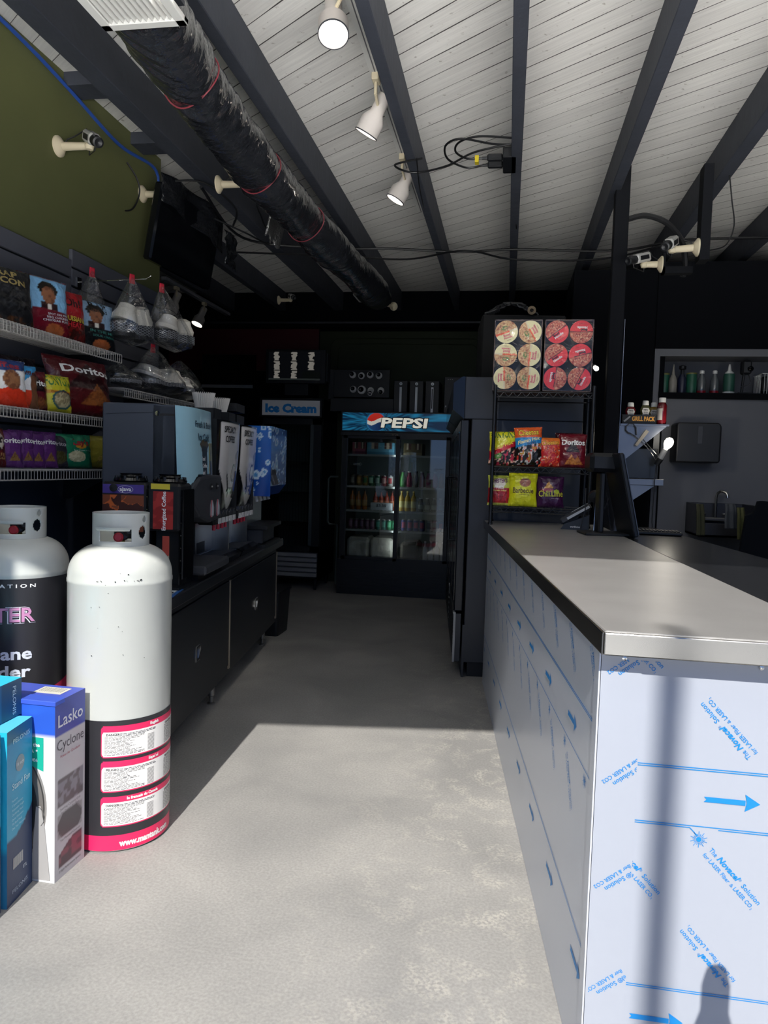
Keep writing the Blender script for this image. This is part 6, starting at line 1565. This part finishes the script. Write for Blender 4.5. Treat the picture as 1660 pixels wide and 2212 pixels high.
b = MB(); b.box((.01, .02, .004), (.12, .18, .14), M_BLKP, bev=.02); b.box((.13, .03, .004), (.3, .17, .12), mat('grey_pouch', '#55585c', .6), bev=.02); b.build('contents', root)['kind'] = 'stuff'
# ================================================================ duct, grilles
M_DUCT = bpy.data.materials.new('crinkled_black_duct_wrap'); M_DUCT.use_nodes = True
nt = M_DUCT.node_tree; b_ = nt.nodes['Principled BSDF']; b_.inputs['Base Color'].default_value = (*S('#2a2c31'), 1); b_.inputs['Roughness'].default_value = .13; b_.inputs['Specular IOR Level'].default_value = .9; b_.inputs['Coat Weight'].default_value = .6
tc = nt.nodes.new('ShaderNodeTexCoord'); mp = nt.nodes.new('ShaderNodeMapping'); mp.inputs['Scale'].default_value = (1, 1.5, 1); n1 = nt.nodes.new('ShaderNodeTexNoise'); n1.inputs['Scale'].default_value = 16; n1.inputs['Detail'].default_value = 2; n1.inputs['Distortion'].default_value = 1.5
nt.links.new(tc.outputs['Object'], mp.inputs[0]); nt.links.new(mp.outputs[0], n1.inputs['Vector']); bp = nt.nodes.new('ShaderNodeBump'); bp.inputs['Strength'].default_value = .22; bp.inputs['Distance'].default_value = .02
nt.links.new(n1.outputs['Fac'], bp.inputs['Height']); nt.links.new(bp.outputs['Normal'], b_.inputs['Normal']); nt.links.new(bp.outputs['Normal'], b_.inputs['Coat Normal'])
dt = thing('flexible_duct', 'crinkled black wrapped air duct hanging below the beams', 'air duct', (0, 0, 0))
PATH = [(2.25, -1.27, 2.95), (2.6, -1.32, 2.95), (3.1, -1.37, 2.95), (3.9, -1.39, 2.95), (4.67, -1.37, 2.95), (5.62, -1.31, 2.95), (6.32, -1.265, 2.95), (6.85, -1.24, 2.94)]
def dpos(y):
    for i in range(len(PATH) - 1):
        if y <= PATH[i + 1][0]:
            t = (y - PATH[i][0]) / (PATH[i + 1][0] - PATH[i][0]); t = max(0, t); break
    else: i = len(PATH) - 2; t = 1
    return tuple(PATH[i][k] + (PATH[i + 1][k] - PATH[i][k]) * t for k in (1, 2))
bands = (2.95, 3.9, 4.75)
def duct(u, v):
    y = 2.42 + 4.43 * v; a = 2 * PI * u + PI / 2; x, z = dpos(y)
    r = .135
    for q in bands: r -= .014 * math.exp(-((y - q) / .05) ** 2)
    r *= 1 + .05 * math.sin(y * 5.1) + .035 * math.sin(a * 3 + y * 4) 
    n1_ = vnoise(u * 4 + .8 * vnoise(u * 3, y * 4), y * 13 + 5 * vnoise(u * 3 + 7, y * 2)); n2_ = vnoise(u * 7, y * 30 + 5 * vnoise(u * 5, y * 6))
    r += .010 * (abs(2 * n1_ - 1) - .5) + .0026 * (abs(2 * n2_ - 1) - .5)
    if y > 6.6: r *= 1 - .15 * (y - 6.6) / .35
    return (x + r * math.cos(a), y, z + r * math.sin(a) * .97)
b = MB(); b.grid(duct, 110, 620, M_DUCT); b.build('duct_wrap', dt, smooth=80, fix=False)
M_RB = mat('dark_red_tie', '#8c3a44', .5)
for q in bands:
    b = MB(); x, z = dpos(q); b.tube([(x + .129 * math.cos(a), q + .03 * math.sin(a * 2), z + .126 * math.sin(a)) for a in [2 * PI * i / 40 for i in range(40)]], .0035, M_RB, 6, closed=True); b.build('tie_band', dt)
b = MB(); b.grid(lambda u, v: (-1.62 - .05 * v + .01 * math.sin(u * 9), 4.85 + .30 * u, 3.12 - .22 * v + .02 * math.sin(u * 14)), 14, 10, mat('silver_mesh_wrap', '#a8a8a8', .3, .9, bump=(60, .8))); 
o = b.build('torn_insulation', dt, fix=False); o.modifiers.new('t', 'SOLIDIFY').thickness = .01
M_GR = mat('white_grille', '#d2d2ce', .45)
def grille(label, x0, x1, y0, y1, z):
    root = thing('air_grille', label, 'air vent', (x0, y0, z), 0, 'white ceiling grilles'); w, d = x1 - x0, y1 - y0; f_ = .035
    b = MB()
    for lo, hi in (((0, 0, 0), (w, f_, .02)), ((0, d - f_, 0), (w, d, .02)), ((0, 0, 0), (f_, d, .02)), ((w - f_, 0, 0), (w, d, .02))): b.box(lo, hi, M_GR, bev=.003)
    b.box((.01, .01, .06), (w - .01, d - .01, .075), M_DGR); b.build('frame', root)
    b = MB(); n = 11
    for k in range(n):
        x = f_ + (w - 2 * f_) * (k + .5) / n; b.prism([(x - .004, .002), (x - .001, .002), (x + .009, .028), (x + .006, .028)], lambda a, c: (a, f_, c), lambda a, c: (a, d - f_, c), M_GR)
    b.build('blades', root, smooth=0)
    b = MB()
    for k in range(12): y = f_ + (d - 2 * f_) * (k + .5) / 12; b.box((f_, y - .0015, .03), (w - f_, y + .0015, .055), M_GR)
    b.build('rear_blades', root, smooth=0)
grille('large white air grille at the top left, on the near end of the duct', -1.405, -1.105, 1.86, 2.40, 2.815)
b = MB(); b.box((-1.375, 1.9, 2.885), (-1.135, 2.40, 3.08), M_DUCT, bev=.03); b.build('boot', dt)
grille('small white air grille at the far end of the duct', -1.50, -1.19, 6.92, 7.22, 2.98)

# ================================================================ track lights
M_HEAD = mat('white_lamp_enamel', '#d5cec8', .45)
def track(label, x, y0, y1, z, m):
    b = MB(); b.box((x - .026, y0, z - .006), (x + .026, y1, z + .02), m, bev=.002); b.box((x - .026, y0, z - .012), (x + .026, y1, z - .006), m); b.box((x - .003, y0, z - .0125), (x + .003, y1, z - .0118), mat('track_groove', '#6c6c70', .5))
    return tag(b.build('lighting_track', smooth=0), label, 'light track')
track('long white lighting track beside the middle beam', -.725, 2.0, 5.72, 3.338, M_WHT)
track('dim lighting track in the dark bay at the back left', -3.30, 6.7, 8.36, 3.10, mat('dim_track', '#8c8f96', .5))
def head(label, tx_, ty, tz, c, d, power=0, spot=42, on=True, grp='track lamp heads', g=1.0):
    """c = head centre, d = pointing direction"""
    root = thing('track_lamp', label, 'spot lamp', c, 0, grp)
    C = Vector(c); d = Vector(d).normalized(); P = lambda v: tuple(Vector(v) - C)
    b = MB(); b.box(P((tx_ - .018, ty - .035, tz - .045)), P((tx_ + .018, ty + .035, tz - .008)), M_CRM, bev=.004); b.cyl(P((tx_, ty, tz - .04)), tuple(Vector((tx_, ty, tz - .105)) - C), .009, M_CRM, seg=10); b.tube([P((tx_, ty, tz - .10)), tuple(-d * .03)], .008, M_CRM, 8); b.build('adapter', root)
    b = MB(); r1, r2 = .036, .062
    b.lathe([(0, -.105), (r1 * .9, -.105), (r1, -.098), (r1, -.012), (r2, .030), (r2, .100), (r2 * 1.02, .102), (r2 * .94, .102), (r2 * .94, .05), (r1, .0)], M_HEAD, (0, 0, 0), 36, tuple(d)); b.lathe([(r2 * 1.025, .098), (r2 * 1.03, .104), (r2 * .97, .104)], M_DGR, (0, 0, 0), 36, tuple(d), caps=False); b.build('shade', root)
    b = MB(); b.lathe([(.02, .01), (.047, .055), (.048, .072), (.03, .080), (0, .082)], M_LAMP if on else M_WHT, (0, 0, 0), 24, tuple(d)); b.build('bulb', root)
    if power:
        L = bpy.data.lights.new('track_spot', 'SPOT'); L.energy = power; L.spot_size = R(spot); L.spot_blend = .6; L.color = (1, .95, .87); L.shadow_soft_size = .04
        o = bpy.data.objects.new('track_spot', L); COL.objects.link(o); o.location = C + d * .11; o.rotation_euler = d.to_track_quat('-Z', 'Y').to_euler()
    return root
TX = -.725; TZ = 3.338
head('nearest track lamp in view, its glowing mouth turned to the viewer', TX, 2.98, TZ, (-.775, 3.05, 3.20), (.12, -.42, -.90), 25)
head('second track lamp in view, mouth turned down to the left', TX, 3.75, TZ, (-.745, 3.87, 3.19), (-.5, .16, -.85), 18)
head('third track lamp in view, at the far part of the track', TX, 4.70, TZ, (-.74, 4.86, 3.20), (-.48, -.02, -.87), 18)
def aim(c, t): return tuple((Vector(t) - Vector(c)).normalized())
c_ = (-.70, 2.3, 3.19); head('unseen track lamp added above the doorway to light the snack rack', TX, 2.22, TZ, c_, aim(c_, (.2, 4.45, 1.75)), RACK_W, 26)  # out-of-view lamp added to brighten the noodle rack
c_ = (-.75, 2.1, 3.19); head('unseen track lamp added above the doorway to light the left shelves', TX, 2.05, TZ, c_, aim(c_, (-2.15, 2.5, 1.72)), SHELF_W, 17)  # out-of-view lamp added to make the bright patch on the shelves
head('unlit-looking lamp of the dim back track, left one', -3.30, 6.98, 3.10, (-3.33, 7.0, 2.94), (-.3, -.2, -.9), 0, on=False, grp='back track lamp heads')
head('glowing lamp of the dim back track, right one', -3.30, 7.66, 3.10, (-3.34, 7.66, 2.94), (-.25, -.35, -.9), 2, grp='back track lamp heads')
b = MB(); b.lathe([(0, 0), (.012, .004), (.016, .03), (.008, .05)], M_LAMP, (0, 0, 0), 14, (.3, -1, -.5)); b.cyl((0, 0, 0), (-.05, .06, .02), .018, M_BLKP); b.tube([(-.05, .06, .02), (-.1, .1, .06), (-.12, .3, .04)], .006, M_BLKP, 6)
o = b.build('small_spot_lamp'); o.location = (.56, 5.2, 2.09); tag(o, 'tiny bright spot lamp right of the noodle cartons', 'lamp')

# ================================================================ security cameras
M_CAMB = mat('camera_light_grey', '#b9b8b4', .45)
def seccam(label, base, nrm, elbow, target, s=1.0, body=True, cable=True):
    root = thing('security_camera', label, 'security camera', base, 0, 'security cameras on cream arms'); B0 = Vector(base); n = Vector(nrm).normalized(); e = Vector(elbow) - B0
    b = MB(); b.lathe([(.052 * s, 0), (.052 * s, .008 * s), (.042 * s, .016 * s), (.03 * s, .026 * s), (.022 * s, .03 * s)], M_CRM, (0, 0, 0), 28, tuple(n)); b.cyl((0, 0, 0), tuple(e), .022 * s, M_CRM, .018 * s, seg=16); b.lathe([(.0, -.024 * s), (.018 * s, -.018 * s), (.025 * s, 0), (.018 * s, .018 * s), (0, .024 * s)], M_CRM, tuple(e), 16); b.build('mount_arm', root)
    if not body: return root
    d = (Vector(target) - Vector(elbow)).normalized(); side = d.cross(Vector((0, 0, 1))).normalized(); up = side.cross(d)
    c = e + Vector((0, 0, .045 * s)) + d * .035 * s
    M_ = Matrix(((d.x, side.x, up.x, c.x), (d.y, side.y, up.y, c.y), (d.z, side.z, up.z, c.z), (0, 0, 0, 1)))
    b = MB(); b.box((-.075 * s, -.028 * s, -.028 * s), (.075 * s, .028 * s, .03 * s), M_CAMB, bev=.01 * s, M=M_); b.box((-.045 * s, -.030 * s, -.012 * s), (.05 * s, .030 * s, .014 * s), M_BLKP, M=M_); b.build('camera_body', root)
    b = MB(); b.lathe([(.026 * s, 0), (.028 * s, .02 * s), (.022 * s, .03 * s), (.024 * s, .06 * s), (.026 * s, .075 * s), (.018 * s, .078 * s), (.0, .07 * s)], M_BLKP, tuple(c + d * .075 * s), 22, tuple(d)); b.cyl(tuple(c + d * .10 * s), tuple(c + d * .10 * s + up * .03 * s + side * .015), .005 * s, M_BLKP, seg=8); b.build('lens', root)
    if cable:
        b = MB(); q0 = c - d * .075 * s; b.tube([tuple(q0), tuple(q0 - d * .03 * s + up * .03 * s), tuple(e * .55 + Vector((0, 0, .05 * s))), tuple(e * .3 + Vector((0, 0, .035 * s))), tuple(n * .02 + Vector((0, 0, -.01)))], .0035, M_BLKP, 6); b.tube([tuple(c + d * .1 * s), tuple(c + d * .08 * s + Vector((0, 0, -.05 * s))), tuple(e + Vector((0, 0, -.045 * s))), tuple(e + Vector((0, 0, -.01)))], .003, M_BLKP, 6); b.build('cable', root)
    return root
seccam('security camera on a cream arm on the green wall at the upper left', (LW, 3.565, 2.965), (1, 0, 0), (-2.17, 3.565, 2.96), (-1.85, 3.25, 2.74), 1.0)
seccam('cream camera arm on the green wall half hidden by the television', (LW, 4.45, 3.045), (1, 0, 0), (-2.22, 4.45, 3.04), (0, 0, 0), 1.0, body=False)
seccam('security camera on a cream arm under the left beams, beside the duct', (-1.80, 4.35, 3.05), (1, 0, 0), (-1.60, 4.35, 3.045), (-1.50, 3.3, 2.75), 1.0)
seccam('small security camera near the back above the freezer, left of the far grille', (-2.40, 7.45, 3.06), (1, 0, 0), (-2.27, 7.45, 3.06), (-2.0, 7.0, 2.9), .85, cable=False)
seccam('tiny cream camera arm just right of the far grille', (-1.19, 7.45, 2.99), (-.2, -1, -.2), (-1.26, 7.35, 2.985), (0, 0, 0), .8, body=False)
seccam('right one of the two security cameras hanging by the timber post', (1.045, 4.60, 2.70), (-1, 0, 0), (.90, 4.60, 2.69), (.72, 4.2, 2.50), 1.0)
seccam('left one of the two security cameras hanging by the timber post', (.885, 4.80, 2.66), (-1, 0, 0), (.78, 4.80, 2.66), (.55, 4.55, 2.55), .95)
M_BD = mat('dark_post_paint', '#181a20', .7)
b = MB(); b.box((1.046, 4.56, 2.62), (1.10, 4.66, 3.16), M_BD); b.box((.886, 4.77, 2.60), (1.06, 4.83, 2.64), M_BD); b.box((.886, 4.77, 2.60), (.90, 4.83, 2.72), M_BD); tag(b.build('mount_bracket', smooth=0), 'short black timber drop that carries the two right-hand cameras', 'bracket')

# ================================================================ television
tv = thing('television', 'black television tilted down on the left wall, a loose black sheet over its top', 'television', (-2.18, 4.72, 2.84), R(90 - 4))
Mt = Matrix.Rotation(R(10), 4, 'X')
b = MB(); b.box((-.40, -.03, -.235), (.40, .03, .235), M_BLKG, bev=.012, M=Mt); b.build('screen_panel', tv)
b = MB(); b.box((-.1, .03, -.1), (.1, .16, .1), M_BLKP); b.build('wall_mount', tv)
b = MB(); b.grid(lambda u, v: (-.40 + .85 * u, -.055 - .02 * vnoise(u * 9, v * 4) - .02 * math.sin(u * 11), .28 - (.17 + .10 * u) * v + .03 * vnoise(u * 5, 2)), 40, 14, mat('loose_black_sheet', '#1a1c20', .2, bump=(16, 1.0, 4))); o = b.build('loose_sheet', tv, fix=False); o.modifiers.new('t', 'SOLIDIFY').thickness = .003
b = MB(); b.grid(lambda u, v: (.40 + .16 * u, -.09 - .03 * vnoise(u * 6, v * 8), .19 - .24 * v - .02 * u), 14, 16, MATS['loose_black_sheet']); o = b.build('loose_sheet', tv, fix=False); o.modifiers.new('t', 'SOLIDIFY').thickness = .003

# ================================================================ cables and conduit
M_CAB = mat('black_cable2', '#141518', .45); M_BLU = mat('blue_network_cable', '#2e55a8', .5)
def wire(name, label, cat, pts, r, m, n=8, grp=None, sag=0):
    P = [Vector(p) for p in pts]; out = []
    for i in range(len(P) - 1):
        p0 = P[max(i - 1, 0)]; p1 = P[i]; p2 = P[i + 1]; p3 = P[min(i + 2, len(P) - 1)]
        for k in range(n):
            t = k / n; out.append(.5 * ((2 * p1) + (-p0 + p2) * t + (2 * p0 - 5 * p1 + 4 * p2 - p3) * t * t + (-p0 + 3 * p1 - 3 * p2 + p3) * t ** 3))
    out.append(P[-1]); b = MB(); b.tube(out, r, m, 7); return tag(b.build(name), label, cat, grp)
wire('network_cable', 'blue cable bundle pinned along the top of the green wall', 'cable', [(LW + .01, 2.4, 3.35), (LW + .012, 3.17, 3.33), (LW + .011, 3.62, 3.29), (LW + .012, 4.14, 3.22), (LW + .01, 4.62, 3.25), (-2.37, 4.66, 3.0)], .010, M_BLU)
wire('power_cable', 'upper black cable strung across the beams near the back', 'cable', [(-2.0, 4.56, 3.12), (-2.1, 5.6, 3.12), (-1.5, 5.86, 3.11), (-.98, 6.0, 3.135), (-.43, 6.1, 3.13), (-.02, 6.07, 3.135), (.78, 6.1, 3.12), (1.3, 5.9, 3.135), (2.4, 5.9, 3.13)], .010, M_CAB, grp='cables strung across the beams')
wire('power_cable', 'lower black cable strung across the beams near the back', 'cable', [(-2.3, 5.9, 3.10), (-1.5, 6.1, 3.115), (-.9, 6.25, 3.12), (-.4, 6.0, 3.11), (.0, 6.2, 3.09), (.7, 6.1, 3.06), (1.3, 5.8, 3.10), (2.4, 5.8, 3.10)], .008, M_CAB, grp='cables strung across the beams')
wire('flexible_conduit', 'thick black flexible conduit arching right from the timber post', 'conduit', [(.69, 4.94, 2.98), (.80, 4.94, 3.0), (.93, 4.94, 2.95), (1.02, 4.94, 2.84), (1.05, 4.94, 2.70), (1.04, 4.94, 2.62)], .018, M_CAB)
wire('thin_cable', 'thin cable looping down from the second beam right of the post', 'cable', [(1.22, 4.7, 3.14), (1.24, 4.7, 3.0), (1.26, 4.7, 2.85), (1.22, 4.7, 2.74), (1.12, 4.66, 2.70)], .004, M_CAB)
wire('thin_cable', 'short v-shaped wire end hanging below a beam at the upper right', 'cable', [(1.30, 4.2, 3.15), (1.33, 4.2, 3.05), (1.35, 4.2, 3.0), (1.38, 4.2, 3.08), (1.38, 4.2, 3.15)], .004, M_CAB)
wire('surface_conduit', 'black conduit running down the left side of the centre beam', 'conduit', [(-.018, 1.8, 3.17), (-.018, 3.2, 3.17), (-.018, 4.42, 3.17)], .012, M_CAB)
wire('surface_conduit', 'thinner black cable continuing below the socket box on the centre beam', 'conduit', [(-.012, 4.60, 3.18), (-.012, 5.0, 3.17), (-.016, 5.3, 3.17), (.0, 5.6, 3.145)], .005, M_CAB)
root = thing('socket_box', 'black socket box with two plugs on the centre beam', 'socket box', (-.055, 4.48, 3.18))
b = MB(); b.box((-.04, -.13, -.03), (.04, .11, .03), M_BLKP, bev=.005); b.build('box', root)
for y, q in ((-.06, .06), (.04, .05)):
    b = MB(); b.box((-.13, y - .02, -.02), (-.04, y + .02, .015), M_BLKP, bev=.008); b.cyl((-.16, y, -.003), (-.13, y, -.003), .008, M_BLKP); b.build('plug', root)
b = MB(); b.box((-.20, -.078, -.03), (-.178, -.035, .008), mat('yellow_tag', '#c8b420', .5)); b.build('yellow_tag', root)
wire('power_cable', 'black cable looping from the upper plug and back over the centre beam', 'cable', [(-.21, 4.42, 3.177), (-.30, 4.40, 3.17), (-.36, 4.30, 3.17), (-.33, 4.18, 3.17), (-.22, 4.12, 3.17), (-.03, 4.16, 3.17)], .006, M_CAB, grp='cables looping at the socket box')
wire('power_cable', 'black cable looping from the lower plug and crossing left to the next beam', 'cable', [(-.21, 4.52, 3.177), (-.31, 4.53, 3.17), (-.41, 4.40, 3.17), (-.41, 4.22, 3.17), (-.32, 4.14, 3.17), (-.15, 4.22, 3.17), (-.03, 4.24, 3.17)], .006, M_CAB, grp='cables looping at the socket box')
wire('power_cable', 'black cable swagged between the socket box beam and the beam to its left', 'cable', [(-.03, 4.20, 3.16), (-.25, 4.27, 3.15), (-.42, 4.42, 3.14), (-.62, 4.50, 3.14), (-.72, 4.38, 3.14), (-.55, 4.32, 3.148)], .006, M_CAB)
wire('thin_cable', 'thin black wire hanging down beside the far end of the white track', 'cable', [(-.58, 4.3, 3.14), (-.60, 4.6, 3.10), (-.63, 5.1, 3.14), (-.70, 5.68, 3.30)], .004, M_CAB)
wire('signal_cable', 'dark cable with bare plug hanging between the television and the beams', 'cable', [(-2.1, 4.4, 3.10), (-1.95, 4.5, 3.12), (-1.84, 4.75, 3.05), (-1.95, 5.0, 3.02), (-2.0, 5.15, 3.10)], .007, M_CAB)
wire('signal_cable', 'dark cable looping from the television to the duct hanger', 'cable', [(-2.15, 4.9, 3.08), (-1.9, 5.1, 3.0), (-1.78, 5.3, 2.98), (-1.74, 5.0, 3.06), (-1.70, 4.8, 3.10), (-1.50, 4.85, 3.11)], .006, M_CAB)
wire('signal_cable', 'short cable dangling in front of the camera arm by the television', 'cable', [(-2.34, 4.25, 3.16), (-2.30, 4.3, 3.08), (-2.30, 4.33, 3.0), (-2.33, 4.3, 2.9), (-2.36, 4.2, 2.86)], .005, M_CAB)
# ================================================================ pole outside and added stand-in for the viewer, casting shadows on the counter front
b = MB(); b.cyl((.527, -2.5, 0), (.527, -2.5, 4.565), .028, M_DGR, seg=20); b.lathe([(.1, 0), (.1, .02), (.04, .04)], M_DGR, (.527, -2.5, 0), 20); tag(b.build('sign_pole'), 'slim pole outside whose shadow falls down the white counter front', 'pole')
b = MB(); b.lathe([(.11, 0), (.10, .44), (.050, .76), (.029, .83), (.029, .89), (.022, .92), (0, .93)], M_DGR, (.512, .90, 0), 28); tag(b.build('head_shadow_caster'), 'unseen stand-in for the viewer, shaped to cast the shadow low on the counter front', 'post')  # unseen stand-in for the viewer's head, shaped only for its shadow
